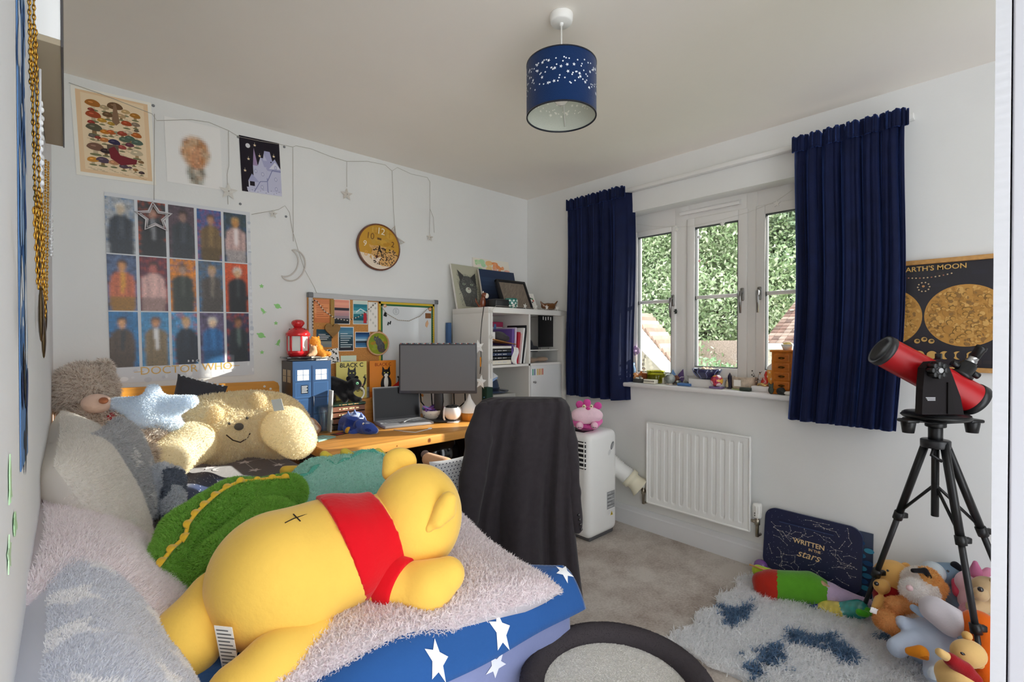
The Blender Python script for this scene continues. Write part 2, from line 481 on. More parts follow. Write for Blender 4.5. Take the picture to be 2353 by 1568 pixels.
def wbox(y0, y1, z0, z1): g.box(((XR + xt) / 2, (y0 + y1) / 2, (z0 + z1) / 2), (xt - XR, y1 - y0, z1 - z0), WALL)
wbox(Y0, WY0, 0, 2.4); wbox(WY1, YB, 0, 2.4); wbox(WY0, WY1, 0, WZ0 - .03); wbox(WY0, WY1, WZ1, 2.4)
g.build('wall_right', 'wall_paint', kind='structure')
def skirting(name, a, b, n):
    g = G(); a = Vector(a); b = Vector(b); d = (b - a).normalized(); L = (b - a).length
    m = frame_to(a, (n[0], n[1], 0), (0, 0, 1), (d.x, d.y, 0))
    g.prism([(0, 0), (.018, 0), (.018, .095), (.014, .103), (.011, .118), (.006, .128), (0, .13)], 0, L, 'dfe1e4', m)
    g.build(name, 'gloss_paint', kind='structure')
skirting('baseboard_right', (XR, Y0, 0), (XR, YB, 0), (-1, 0))
skirting('baseboard_back', (XR, YB, 0), (XL, YB, 0), (0, -1))
skirting('baseboard_left', (XL, YB, 0), (XL, Y0, 0), (1, 0))
g = G(); g.box((2.815, (WY0 + WY1) / 2, WZ0 - .014), (.17, WY1 - WY0 + .1, .028), 'e4e3e3', .008)
g.build('trim_1', 'gloss_paint', kind='structure', label='white window sill board')

# ---- window: three casements
win = thing('window_1', 'white framed window of three casements with glazing bars', 'window', (XF, 1.29, WZ0), kind='structure')
UW = 'e9e8e6'
g = G()
fx0, fx1 = XF, XF + .07
def fb(y0, y1, z0, z1, x0=fx0, x1=fx1, r=.006): g.box(((x0 + x1) / 2, (y0 + y1) / 2, (z0 + z1) / 2), (x1 - x0, y1 - y0, z1 - z0), UW, r)
fb(WY0 - .01, WY1 + .01, WZ0 - .02, WZ0 + .065); fb(WY0 - .01, WY1 + .01, WZ1 - .125, WZ1 + .012); fb(WY0 - .01, WY0 + .055, WZ0 - .02, WZ1 + .01, fx0 - .001); fb(WY1 - .07, WY1 + .01, WZ0 - .02, WZ1 + .01, fx0 - .001)
fb(1.462, 1.555, WZ0, WZ1, fx0 - .0018); fb(1.045, 1.11, WZ0, WZ1, fx0 - .0018)
g.build('frame', 'upvc', win)
def casement(y0, y1, glass, bar, hy, zb, zt):
    sx0, sx1 = XF - .012, XF + .05
    g2 = G(); gy0, gy1, gz0, gz1 = glass
    def sb(a, b, c, d): g2.box(((sx0 + sx1) / 2, (a + b) / 2, (c + d) / 2), (sx1 - sx0, b - a, d - c), UW, .007)
    sb(y0, gy0, zb, zt); sb(gy1, y1, zb, zt); sb(gy0 - .004, gy1 + .004, zb, gz0); sb(gy0 - .004, gy1 + .004, gz1, zt)
    s = g2.build('casement', 'upvc', win)
    g3 = G(); g3.box((XF + .012, (gy0 + gy1) / 2, bar), (.02, gy1 - gy0 + .01, .022), UW, .005); g3.build('glazing_bar', 'upvc', s)
    g3 = G()
    for (a, b, c, d) in ((gy0, gy0 + .004, gz0, gz1), (gy1 - .004, gy1, gz0, gz1), (gy0, gy1, gz0, gz0 + .004), (gy0, gy1, gz1 - .004, gz1)):
        g3.box((XF + .01, (a + b) / 2, (c + d) / 2), (.03, b - a, d - c), '3c4044')
    g3.build('gasket', 'matte', s)
    g3 = G(); g3.box((XF + .022, (gy0 + gy1) / 2, (gz0 + gz1) / 2), (.004, gy1 - gy0, gz1 - gz0), 'ffffff'); g3.build('pane', 'window_glass', s)
    if hy:
        g3 = G()
        g3.box((sx0 - .005, hy, bar), (.012, .022, .075), '8b8a88', .005)
        g3.tube([(sx0 - .012, hy, bar + .015), (sx0 - .036, hy, bar + .01), (sx0 - .042, hy - .002, bar - .02), (sx0 - .04, hy - .003, bar - .11)], [.009, .011, .009, .007], '9a9896', 10)
        g3.build('handle', 'metal', s, label='chrome window handle')
casement(1.545, 1.866, (1.578, 1.829, 1.03, 1.957), 1.507, 1.562, .99, 1.995)
casement(1.1, 1.472, (1.154, 1.418, 1.083, 1.958), 1.518, 1.126, 1.02, 2.02)
casement(.70, 1.055, (.74, 1.003, 1.083, 1.966), 1.518, 1.03, 1.02, 2.02)
g = G(); g.prism([(0, 0), (.03, -.004), (.034, .012), (.012, .026), (0, .028)], 0, .37, UW, frame_to((XF, 1.51, 2.05), (-1, 0, 0), (0, 0, 1), (0, -1, 0))); g.build('trickle_vent', 'upvc', win)

# ---- wardrobe beside the camera
wd = thing('wardrobe', 'white wardrobe at the right edge of the picture with grained door edge', 'wardrobe', (1.35, -.3, 0))
g = G(); g.box((1.35, -.28, 1.05), (.7, .588, 2.1), 'bcbec8', .003); g.build('carcass', 'gloss_paint', wd)
g = G()
g.grid(3, 420, lambda u, v: (1.0 - .0007 * math.sin(v * 900 + math.sin(v * 77) * 2 + u), .0155 + .0165 * u, .05 + 2.05 * v), 'b2b4bb')
g.box((1.352, .0237, 1.075), (.70, .0163, 2.05), 'b2b4bb')
g.build('door', 'gloss_paint', wd)
# ================================================================ BED AND SOFT TOYS
BZ = .655
bed = thing('bed', 'single bed with honey pine headboard against the back wall under the portrait poster', 'bed', (.4, 1.8, 0))
g = G()
hp = [(-.03, .45), (.845, .45), (.845, 1.0), (.838, 1.02), (.82, 1.03), (-.03, 1.042)]
g.prism(hp, 2.772, 2.797, 'dd9a3c', frame_to((0, 0, 0), (1, 0, 0), (0, 0, 1), (0, 1, 0)) if False else Matrix(((1, 0, 0, 0), (0, 0, 1, 0), (0, 1, 0, 0), (0, 0, 0, 1))))
hb = g.build('headboard', 'pine', bed)
g = G()
for x, z in ((.77, 1.005), (.80, .99)): g.cyl((x, 2.772, z), .006, .004, 'e9e6df', 12, (0, -1, 0))
g.build('screw_cap', 'plastic', hb)
g = G(); g.box((.405, 1.79, .36), (.89, 1.95, .2), 'd8973d', .01); g.build('bed_base', 'pine', bed)
for x in (.0, .82):
    for y in (.85, 2.7):
        g = G(); g.box((x, y, .13), (.06, .06, .26), 'd8973d', .005); g.build('leg', 'pine_upright', bed)
g = G(); g.box((.405, 1.785, .555), (.885, 1.97, .195), '55545c', .05, seg=4)
ms = T(0, 0, BZ - .0015)
for (u, v, r) in ((562, 1062, 11), (610, 1052, 8), (480, 1075, 9), (640, 1068, 7), (520, 1050, 6), (455, 1090, 8), (664, 1050, 7), (585, 1080, 7)):
    p = on_z(u, v, BZ); g.star2(p[0], p[1], .02 + r * .0016, 'e4e4ea', ms, 1, a=u)
for (a, b) in (((455, 1090), (480, 1075)), ((480, 1075), (520, 1050)), ((562, 1062), (610, 1052)), ((610, 1052), (640, 1068)), ((562, 1062), (585, 1080))):
    p, q = on_z(*a, BZ), on_z(*b, BZ); g.line([p[:2], q[:2]], .004, 'b9b9c4', ms, 1)
for (u, v, r) in ((505, 1078, .03), (668, 1045, .02)):
    p = on_z(u, v, BZ); g.flat([(p[0] + r * math.cos(t), p[1] + r * math.sin(t)) for t in np.linspace(.5, 4.2, 12)] + [(p[0] + .3 * r + r * .85 * math.cos(t), p[1] - .1 * r + r * .85 * math.sin(t)) for t in np.linspace(4.0, .9, 12)], 'dcdce4', ms, 1)
g.build('mattress', 'velour', bed, label='mattress in charcoal sheet printed with white stars and moons')

def in_stars(U, stars):
    m = np.zeros(len(U), bool)
    for (x, y, r, a) in stars:
        d = U - np.array([x, y]); an = np.arctan2(d[:, 0], d[:, 1]) - a; rr = np.hypot(d[:, 0], d[:, 1])
        k = PI / 5; t = np.abs((an + k) % (2 * k) - k)
        lim = r * .45 * math.sin(k * 1.0) / np.maximum(np.sin(t) * (1 - .45 * math.cos(k)) + .45 * math.sin(k) * np.cos(t), 1e-6)
        m |= rr < lim
    return m
def cloth(g, nu, nv, fn, c, th=.006, cf=None):
    P = np.array([[fn(i / (nu - 1), j / (nv - 1)) for i in range(nu)] for j in range(nv)], float)
    du = np.gradient(P, axis=1); dv = np.gradient(P, axis=0)
    N = np.cross(du, dv); N /= np.maximum(np.linalg.norm(N, axis=-1), 1e-9)[..., None]
    Q = P - N * th
    k = nu * nv; I = np.arange(k).reshape(nv, nu)
    q = np.stack([I[:-1, :-1], I[:-1, 1:], I[1:, 1:], I[1:, :-1]], -1).reshape(-1, 4)
    ed = [np.stack([I[0, 1:], I[0, :-1], I[0, :-1] + k, I[0, 1:] + k], -1), np.stack([I[-1, :-1], I[-1, 1:], I[-1, 1:] + k, I[-1, :-1] + k], -1),
          np.stack([I[:-1, 0], I[1:, 0], I[1:, 0] + k, I[:-1, 0] + k], -1), np.stack([I[1:, -1], I[:-1, -1], I[:-1, -1] + k, I[1:, -1] + k], -1)]
    F = np.vstack([q, q[:, ::-1] + k] + ed)
    V = np.vstack([P.reshape(-1, 3), Q.reshape(-1, 3)])
    cs = np.tile(hx(c), (len(F), 1))
    if cf is not None:
        uv = np.stack(np.meshgrid((np.arange(nu - 1) + .5) / (nu - 1), (np.arange(nv - 1) + .5) / (nv - 1)), -1).reshape(-1, 2)
        top = cf(uv, V[q].mean(1)); cs[:len(q)] = top; cs[len(q):2 * len(q)] = top
    g.add(V, F, cs, True)
    return V, F, cs
def cloth_stars(g, fn, n, seed, su, sv, r0, r1, c, vmax=1.0, off=.002, sgn=1):
    rs = np.random.default_rng(seed); pts = []
    for _ in range(n * 30):
        p = (rs.uniform(.02, .98), rs.uniform(.03, vmax))
        if all(((p[0] - q[0]) * su) ** 2 + ((p[1] - q[1]) * sv) ** 2 > (r1 * 2.5) ** 2 for q in pts): pts.append((*p, rs.uniform(r0, r1), rs.uniform(-.6, .6)))
        if len(pts) >= n: break
    F_ = lambda u, v: np.array(fn(min(max(u, 0), 1), min(max(v, 0), 1)), float)
    for (u, v, r, a) in pts:
        e = .004; N = np.cross(F_(u + e, v) - F_(u - e, v), F_(u, v + e) - F_(u, v - e)); N /= max(np.linalg.norm(N), 1e-9)
        ps = star(1, .45, a); V = [F_(u, v) + N * off]
        for q in (.33, .66, 1.0):
            V += [F_(u + x * r * q / su, v + y * r * q / sv) + N * off for x, y in ps]
        Fs = [(0, 1 + i, 1 + (i + 1) % 10) for i in range(10)] + [(1 + 10 * k + i, 11 + 10 * k + i, 11 + 10 * k + (i + 1) % 10, 1 + 10 * k + (i + 1) % 10) for k in (0, 1) for i in range(10)]
        g.add(V, Fs, c, True)
def cushion(g, M, a, b, t, c, n=40, p=4.0, q=.5, wob=.004, seed=2, colfn=None, shape=None):
    s = np.linspace(-1, 1, n); U, Vv = np.meshgrid(s, s)
    h = np.maximum((1 - np.abs(U) ** p) * (1 - np.abs(Vv) ** p), 0) ** q
    sq = 1 - .06 * (U ** 2 * Vv ** 2) * 0
    X = a * U * (1 - .07 * (1 - Vv ** 2) * (np.abs(U) > .0) * np.abs(U)); Y = b * Vv * (1 - .07 * (1 - U ** 2) * np.abs(Vv))
    P = np.stack([X, Y, t * h], -1); Q = np.stack([X, Y, -t * h], -1)
    if wob:
        P[..., 2] += wob * vnoise(P, 28, seed) * h; P[..., 2] += wob * 1.5 * vnoise(P, 11, seed + 1) * h
    k = n * n; I = np.arange(k).reshape(n, n)
    qd = np.stack([I[:-1, :-1], I[:-1, 1:], I[1:, 1:], I[1:, :-1]], -1).reshape(-1, 4)
    V = np.vstack([P.reshape(-1, 3), Q.reshape(-1, 3)]); F = np.vstack([qd, qd[:, ::-1] + k])
    loc = V[F].mean(1)
    cs = np.tile(hx(c), (len(F), 1))
    if colfn: cs = colfn(loc, cs)
    m = np.array(M); W_ = V @ m[:3, :3].T + m[:3, 3]
    g.add(W_, F, cs, True)
    return W_, F, cs
def local(M, P):
    m = np.array(M.inverted()); return P @ m[:3, :3].T + m[:3, 3]

# ---- bedding laid over the mattress
g = G()
def hf(x, y, s=0): return float(.012 * vnoise(np.array([x, y, 0.]), 9, 5 + s) + .006 * vnoise(np.array([x, y, 0.]), 26, 6 + s))
cloth(g, 40, 60, lambda u, v: (.10 + .76 * u, .80 + 1.15 * v, BZ + .022 + hf(.1 + .76 * u, .8 + 1.15 * v)), 'dcd9d8', .012)
V, F, cs = [x for x in (g.V[0], g.L[0].reshape(-1, 4), g.C[0])]
fur(g, V, F, cs, 16000, .016, .004, .07, keep=lambda P, n: (n[:, 2] > .3) * 1.0)
g.build('fleece_throw', 'fur', label='pale grey fluffy throw spread over the bed between the pillows and the green plush', cat='throw')

g = G()
def gal(u, v):
    px = 372 + (722 - 372) * u
    top = np.interp(px, [372, 400, 440, 560, 700, 722], [1082, 1085, 1094, 1098, 1066, 1060])
    p = on_z(px, top + (1235 - top) * v, .69)
    y = max(p[1], 1.62)
    z = BZ + .012 + .02 * max(0, math.sin(v * 3 + u * 4)) + .010 * math.sin(26 * u + 9 * v) * (1 - u * .5) + .03 * math.exp(-((u - .1) / .16) ** 2) * (1 - v * .3)
    return (min(p[0], .86), y, z)
def galc(uv, P):
    cs = np.tile(hx('26365c'), (len(P), 1)); rs = np.random.default_rng(4)
    U = uv * np.array([.6, .5])
    cs[in_stars(U, [(rs.uniform(0, .6), rs.uniform(0, .5), rs.uniform(.010, .02), rs.uniform(0, 3)) for _ in range(26)])] = hx('e9e3de')
    cs[rs.random(len(P)) < .02] = hx('c8cbd8')
    return cs
cloth(g, 200, 140, gal, '26365c', .008, galc)
g.build('galaxy_blanket', 'velour', label='navy blanket printed with small white stars, lying behind the green plush', cat='blanket')

g = G()
for pr in ((((352, 1165), (372, 1092)), 26), (((398, 1170), (392, 1098)), 24)):
    (a, b), r = pr
    D = 1.52
    V, F, cs = blob(g, [C_(at_d(*a, D), at_d(*b, D + .04), r * D / FOC, (r + 4) * D / FOC)], 'cfd4de', .008, .02, .006, 40)
    cs = cs.copy(); cs[vnoise(V[F].mean(1), 50, 3) > .75] = hx('5a6478'); g.C[-1] = cs
    fur(g, V, F, cs, 3500, .012, .003)
g.build('rolled_fleece', 'fur', label='grey and white fleece bundle rolled up beside the navy galaxy blanket', cat='fleece')

# ---- folded star blankets over the foot of the bed
g = G()
A0, A1 = np.array([.0, .775, .6]), np.array([.905, .762, .6])
for k in range(3):
    def nv(u, v, k=k):
        p0 = A0 + (A1 - A0) * u
        back = np.array([.0, .32, 0])
        w = p0 + back * (v - .16) * (1.0 - .15 * k) + np.array([0, .02 * k, 0])
        z = BZ + .012 + .018 * (2 - k) + .004 * math.sin(17 * u + k) + .01 * (1 - abs(2 * u - 1))
        if v < .22: z -= .078 * ((.22 - v) / .22) ** 2 + .004 * math.sin(u * 9)
        return (min(w[0], .93 - .34 * max(0, (v - .16) / .84)), w[1], z)
    cloth(g, 120, 50, nv, ['2a5592', '224883', '1f437c'][k], .012)
    cloth_stars(g, nv, 40, 11 + k, .93, .34, .022, .034, 'eef0f4')
V, F, cs = g.V[0], g.L[0].reshape(-1, 4), g.C[0]
g.build('star_blanket', 'velour', label='navy blue fleece blanket with white stars, folded over the foot of the bed', cat='blanket')
g = G()
def lil(u, v):
    x = -.02 + .90 * u; e = .80
    if v < .4: return (x, e + (.748 - e) * min(1, v / .36), BZ + .008 - .012 * max(0, (v - .3) / .1))
    w = (v - .4) / .6
    return (x + .006 * math.sin(w * 3), .748 - .012 * math.sin(22 * u + w * 2) * w, BZ - .006 - .40 * w)
cloth(g, 120, 80, lil, '7f88b2', .006); cloth_stars(g, lil, 42, 33, .9, .75, .028, .04, 'dfe3f0', 1.0, -.0078)
g.build('lilac_star_sheet', 'velour', label='lilac blue star sheet hanging down the foot of the bed', cat='sheet')

# ---- big fluffy cushion under the bear
g = G()
Mc = T(.535, .99, .705) @ RZ(-8) @ RX(2)
V, F, cs = cushion(g, Mc, .315, .245, .055, 'efe5e8', 44, 6, .5, .010)
fur(g, V, F, cs, 60000, .014, .0028, .05, lean=(0, 0, -.15), curl=1.2, keep=lambda P, n: (n[:, 2] > -.2) * 1.0)
g.build('fluffy_cushion', 'fur', label='large pale pink shaggy cushion under the big yellow plush', cat='cushion')

# ---- pillows leaning on the left wall
def wall_pillow(name, label, y, half, x, z, b, t, tilt, c, n, ln, seed, colfn=None, jit=.07, yaw=0, roll=0):
    g = G()
    M = T(x, y, z) @ RZ(yaw) @ RX(roll) @ frame_to((0, 0, 0), (0, 1, 0), (-math.sin(math.radians(tilt)), 0, math.cos(math.radians(tilt))), (math.cos(math.radians(tilt)), 0, math.sin(math.radians(tilt))))
    V, F, cs = cushion(g, M, half, b, t, c, 60, 3.2, .5, .006, seed)
    cf = (lambda P, cc: colfn(local(M, P), cc)) if colfn else None
    fur(g, V, F, cs, n, ln, .0015, jit, lean=(0, 0, -.12), curl=.6, seed=seed, keep=lambda P, nn: 1.0 * (nn[:, 0] > -.4), colfn=cf)
    return g.build(name, 'fur', label=label, cat='pillow')
wall_pillow('fur_pillow', 'long cream grey furry pillow farthest along the left wall, beside the brown bear', 1.86, .50, .055, .83, .19, .085, 24, 'ebe6de', 70000, .009, 3)
wall_pillow('fur_pillow', 'pinkish white furry pillow at the left wall between the cream and the star pillows', 1.27, .32, .05, .765, .18, .09, 40, 'f6ecef', 56000, .012, 4)
_r = np.random.default_rng(5); st = []
for _ in range(400):
    q = (_r.uniform(-.33, .33), _r.uniform(-.14, .14))
    if all((q[0] - w[0]) ** 2 + (q[1] - w[1]) ** 2 > .0125 for w in st): st.append((*q, _r.uniform(.032, .042), _r.uniform(0, 1.2)))
def stc(L, cc):
    m = in_stars(L[:, :2], st); cc[m] = hx('fbfafb'); return cc
wall_pillow('star_pillow', 'pale grey star fleece pillow nearest the camera at the left wall', .85, .36, .036, .775, .15, .075, 36, 'dcdfe9', 90000, .006, 5, stc, .035)
g = G()
Mg = T(*at_d(290, 1088, 1.5)) @ RZ(-12) @ frame_to((0, 0, 0), (0, 1, 0), (-math.sin(.3), 0, math.cos(.3)), (math.cos(.3), 0, math.sin(.3)))
V, F, cs = cushion(g, Mg, .17, .165, .06, 'b3b4b9', 36, 4, .5, .004)
st2 = [(-.09, .05, .04, .2), (.03, -.02, .05, .5), (-.06, -.09, .05, .1), (.1, .08, .04, .8), (.1, -.1, .045, .3)]
def stc2(P, cc):
    m = in_stars(local(Mg, P)[:, :2], st2); cc[m] = hx('e8e6e6'); return cc
fur(g, V, F, cs, 14000, .011, .003, .08, colfn=stc2)
g.build('star_cushion', 'fur', label='small mid grey cushion with white stars standing between the pillows and the rolled fleece', cat='cushion')

# ---- soft toys
def PB(u, v, D, r, c=None, sq=(1, 1, 1), rot=None): return E_(at_d(u, v, D), np.array(sq) * r * D / FOC, c, rot)
def PC(a, b, ra, rb, c=None): return C_(at_d(*a), at_d(*b), ra * a[2] / FOC, rb * b[2] / FOC, c)
VIEW = RZ(-YAW)          # x to the right, y away, z up
def toy(name, label, loc, cat='soft toy', group=None): return thing(name, label, cat, loc, group)

bear = toy('plush_bear', 'giant golden yellow plush bear in a red top lying on the shaggy cushion', (.38, .98, .72))
YEL = 'eec35a'
body = [PB(642, 1330, .915, 156, sq=(1, .95, .98), rot=VIEW), PB(745, 1278, .985, 128, sq=(1, .95, 1), rot=VIEW)]
neck = PC((800, 1265, 1.0), (885, 1222, 1.06), 108, 88)
head = [PB(958, 1188, 1.09, 106, sq=(1, 1, 1.12), rot=VIEW)]
legs = [PC((500, 1375, .90), (425, 1475, .83), 62, 74), PC((425, 1475, .83), (420, 1490, .82), 74, 72), PC((715, 1475, .86), (640, 1520, .81), 62, 68), PC((640, 1520, .81), (555, 1600, .76), 66, 80)]
arm = [PC((890, 1345, .99), (985, 1350, .98), 52, 52), PC((985, 1350, .98), (1030, 1322, 1.0), 52, 38)]
g = G()
def seam(P, d):
    return d + .0035 * np.exp(-((P - at_d(655, 1330, .91)) @ np.array(RT) / .004) ** 2) * 0
V, F, cs = blob(g, body + [neck], YEL, .006, .03, .0034, 26, 4)
g.build('body', 'velour', bear)
g = G(); V, F, cs = blob(g, head, YEL, .006, .02, .003, 20, 8)
hd = g.build('head', 'velour', bear)
g = G(); blob(g, [PB(918, 1062, 1.12, 39, sq=(1, .55, .85), rot=VIEW), PB(900, 1085, 1.11, 22)], YEL, .005, .012, .001, 60); g.build('ear', 'velour', hd)
g = G(); blob(g, [PC((1030, 1150, 1.02), (985, 1215, 1.0), 20, 10), PC((1022, 1175, 1.02), (1008, 1200, 1.0), 26, 14)], YEL, .005, .012); g.build('ear', 'velour', hd)
for q in (legs[:2], legs[2:]):
    g = G(); blob(g, q, YEL, .006, .025, .0038, 44, 3); g.build('leg', 'velour', bear)
g = G(); blob(g, arm, YEL, .006, .02, .003, 48, 5); g.build('arm', 'velour', bear)
a0, a1 = at_d(790, 1272, 1.0), at_d(905, 1205, 1.065); ax = (a1 - a0) / np.linalg.norm(a1 - a0)
def slab(P, d):
    s = (P - a0) @ ax
    return np.maximum(d, np.maximum(-.006 - s + .03 * ((P - a0) @ np.array(UP)) * 0, s - .098))
g = G()
blob(g, body + [neck], 'd0121f', .006, .03, .0038, 34, 4, fn=lambda P, d: slab(P, d - .006))
sh = g.build('red_top', 'velour', bear, label='red fabric top')
g = G()
b0, b1 = at_d(872, 1318, 1.01), at_d(925, 1345, .985); bx = (b1 - b0) / np.linalg.norm(b1 - b0)
blob(g, [PC((865, 1295, 1.03), (900, 1338, .995), 50, 56), PC((900, 1338, .995), (950, 1352, .98), 56, 58)], 'd0121f', .005, .02, .003, 45, 2, fn=lambda P, d: np.maximum(d, (P - b1) @ bx - .004))
g.build('sleeve', 'velour', sh)
g = G()
nk = [at_d(905, 1200, 1.065) + (np.array(UP) * math.sin(t) * .098 - np.array(FW) * math.cos(t) * .09 + np.array(RT) * .012 * math.cos(t)) for t in np.linspace(-1.1, 1.3, 22)]
st_ = at_d(690, 1190, .86)
def on_body(u, v):
    lo, hi = .6, 1.1
    for D in np.linspace(.7, 1.0, 121):
        if min(_sd(p, at_d(u, v, D)[None])[0] for p in body) < 0: return at_d(u, v, D - .0015)
    return at_d(u, v, .9)
for ln in ([(655, 1202), (675, 1192), (700, 1184), (725, 1180)], [(674, 1182), (690, 1198)], [(708, 1172), (728, 1190)]):
    g.tube([on_body(*p) for p in ln], .0012, '2a2018', 5)
g.build('stitching', 'matte', bear)

tag_ = G(); mt_ = frame_to(at_d(522, 1492, .80), np.array(RT) * .98 + np.array(UP) * -.1, np.array(UP) * .9 + np.array(RT) * .05 - np.array(FW) * .3, -np.array(FW))
tag_.box((0, 0, 0), (.03, .105, .001), 'eceae6', rot=None) if False else None
tag_.M = mt_
tag_.box((0, 0, 0), (.03, .105, .0012), 'eceae6')
tag_.M = None
for i in range(11): tag_.rect(-.012, .042 - i * .0085, -.012 + .02 + .004 * (i % 3), .045 - i * .0085, '6a6a6c', mt_, 3)
tag_.build('care_label', 'paper', bear, label='white printed care label')

# green dinosaur hood
dino = toy('plush_dinosaur', 'green furry plush dinosaur with yellow spikes behind the yellow bear', (.3, 1.3, .68))
GR = '72b635'
g = G()
ds = [PC((368, 1322, 1.0), (430, 1225, 1.12), 40, 56), PC((430, 1225, 1.12), (545, 1160, 1.25), 56, 58), PC((545, 1160, 1.25), (660, 1135, 1.36), 50, 40), PC((415, 1372, 1.0), (520, 1290, 1.06), 40, 52), PC((520, 1290, 1.06), (620, 1210, 1.2), 60, 60)]
V, F, cs = blob(g, ds, GR, .009, .016, .005, 22, 6)
fur(g, V, F, cs, 70000, .011, .0016, .14, lean=(-.1, -.1, -.35), curl=.55)
g.build('body', 'fur', dino)
spk = [(372, 1292), (395, 1262), (425, 1235), (432, 1205), (450, 1180), (470, 1160), (495, 1138), (522, 1120), (552, 1106), (590, 1098), (625, 1096), (655, 1094)]
def hit(prs, u, v, a=.6, b=2.2, back=.0):
    for D in np.linspace(a, b, 400):
        if min(_sd(p, at_d(u, v, D)[None])[0] for p in prs) < 0: return D - back
    return None
spp = []
Dl = 1.02
for i, (u, v) in enumerate(spk):
    for dv in range(0, 24, 3):
        D = hit(ds, u, v + dv)
        if D: break
    D = D or Dl; Dl = D
    spp.append((u, v + dv, D))
g = G(); g.tube([at_d(u, v, D - .012) for u, v, D in spp], .0045, 'e8bb3c', 6); g.build('spike_strip', 'velour', dino)
for i, (u, v, D) in enumerate(spp):
    g = G(); p = at_d(u, v, D - .016); nx = spp[min(i + 1, len(spp) - 1)]; pv = spp[max(i - 1, 0)]
    d = at_d(*nx) - at_d(*pv); d /= np.linalg.norm(d)
    out = -np.array(RT) * .75 + np.array(UP) * .6 if i < 8 else np.array(UP)
    out = out - d * (out @ d); out /= np.linalg.norm(out)
    nrm = np.cross(d, out)
    g.prism([(-.013, -.004)] + [(.011 * math.cos(t), .010 * math.sin(t)) for t in np.linspace(PI, 0, 9)] + [(.013, -.004)], -.0015, .0015, 'e8bb3c', frame_to(p, d, out, nrm), True)
    g.build('spike', 'velour', dino)

teal = toy('plush_dinosaur', 'teal towelling plush dinosaur lying between the green plush and the desk', (.6, 1.6, .68))
TE = '9bdaca'
g = G()
ts = [PC((640, 1185, 1.35), (730, 1120, 1.55), 44, 62), PC((730, 1120, 1.55), (850, 1090, 1.7), 62, 54), PC((610, 1215, 1.25), (650, 1180, 1.35), 26, 34), PC((690, 1175, 1.38), (700, 1205, 1.33), 24, 22)]
V, F, cs = blob(g, ts, TE, .008, .02, .003, 35, 2)
fur(g, V, F, cs, 20000, .008, .003, .1, curl=1.0)
g.build('body', 'fur', teal)
g = G()
fr = [(600, 1190), (622, 1160), (650, 1130), (685, 1105), (720, 1085), (748, 1066), (775, 1072), (800, 1060), (835, 1042), (862, 1040), (880, 1052)]
pts = []
for (u, v) in fr:
    for dv in range(0, 60, 3):
        D = hit(ts, u, v + dv)
        if D: break
    pts.append(at_d(u, v + dv, D or 1.5))
rows = []
def frill(a, b):
    t = a * (len(pts) - 1.001); i = int(t); p = pts[i] * (1 - t + i) + pts[i + 1] * (t - i)
    w = .022 * (.6 + .5 * abs(math.sin(a * 26)))
    return p + (np.array(UP) * .9 - np.array(RT) * .35) * (w * b - .008) + np.array(FW) * .006 * math.sin(a * 40) * b
cloth(g, 60, 5, frill, '5aa896', .004)
g.build('frill', 'velour', teal)
for (u, v, u2, v2, D) in ((770, 1066, 745, 1046, 1.6), (815, 1058, 792, 1040, 1.65), (885, 1058, 868, 1040, 1.72)):
    g = G(); blob(g, [PC((u, v, D), (u2, v2, D), 13, 10)], 'd9c04a', .004, 0); g.build('horn', 'velour', teal)
g = G(); blob(g, [PC((655, 1083, 1.7), (740, 1072, 1.85), 10, 9)], 'e3b94a', .005, 0, .002, 50); g.build('tail', 'velour', dino)

# brown bear in the corner
bb = toy('plush_bear', 'large brown and cream furry bear sitting at the left end of the headboard', (.1, 2.5, .66))
BR = 'f3e8dc'
D0 = 1.9
def brown(P, cc):
    n = np.random.default_rng(2).random(len(P)); cc = cc.copy(); cc[n < .2] *= np.array([.36, .29, .25]); return cc
g = G()
bs = [PB(222, 1010, 1.86, 76, sq=(1, .8, 1.15), rot=VIEW), PB(290, 990, 1.85, 52), PC((300, 985, 1.84), (380, 995, 1.84), 36, 34)]
V, F, cs = blob(g, bs, BR, .011, .03); fur(g, V, F, cs, 15000, .03, .0035, .12, colfn=brown, lean=(.1, -.2, -.4)); g.build('body', 'fur', bb)
g = G()
hs = [PB(194, 900, D0, 60, sq=(.98, .9, 1.02), rot=VIEW)]
V, F, cs = blob(g, hs, BR, .009, .02); fur(g, V, F, cs, 12000, .026, .0032, .12, colfn=brown, lean=(-.2, -.1, -.3)); hb_ = g.build('head', 'fur', bb)
g = G(); V, F, cs = blob(g, [PB(238, 846, 1.93, 17, sq=(1, .6, 1), rot=VIEW)], BR, .006, .0); fur(g, V, F, cs, 1800, .02, .003, .12, colfn=brown); g.build('ear', 'fur', hb_)
g = G(); blob(g, [PB(222, 928, D0 - .1, 30, sq=(1.1, .7, .75), rot=VIEW)], 'e3c3b0', .006, .01); mz = g.build('muzzle', 'velour', hb_)
g = G(); blob(g, [PB(238, 921, D0 - .14, 10, sq=(1, .8, .8), rot=VIEW)], 'a8694a', .004, 0); g.build('nose', 'velour', mz)
g = G(); blob(g, [C_(at_d(262, 960, 1.8), at_d(285, 1000, 1.8), .022, .018), C_(at_d(285, 1000, 1.8), at_d(300, 1010, 1.78), .018, .014)], 'a82430', .006, .01); g.build('scarf', 'velour', bb, label='dark red scarf')
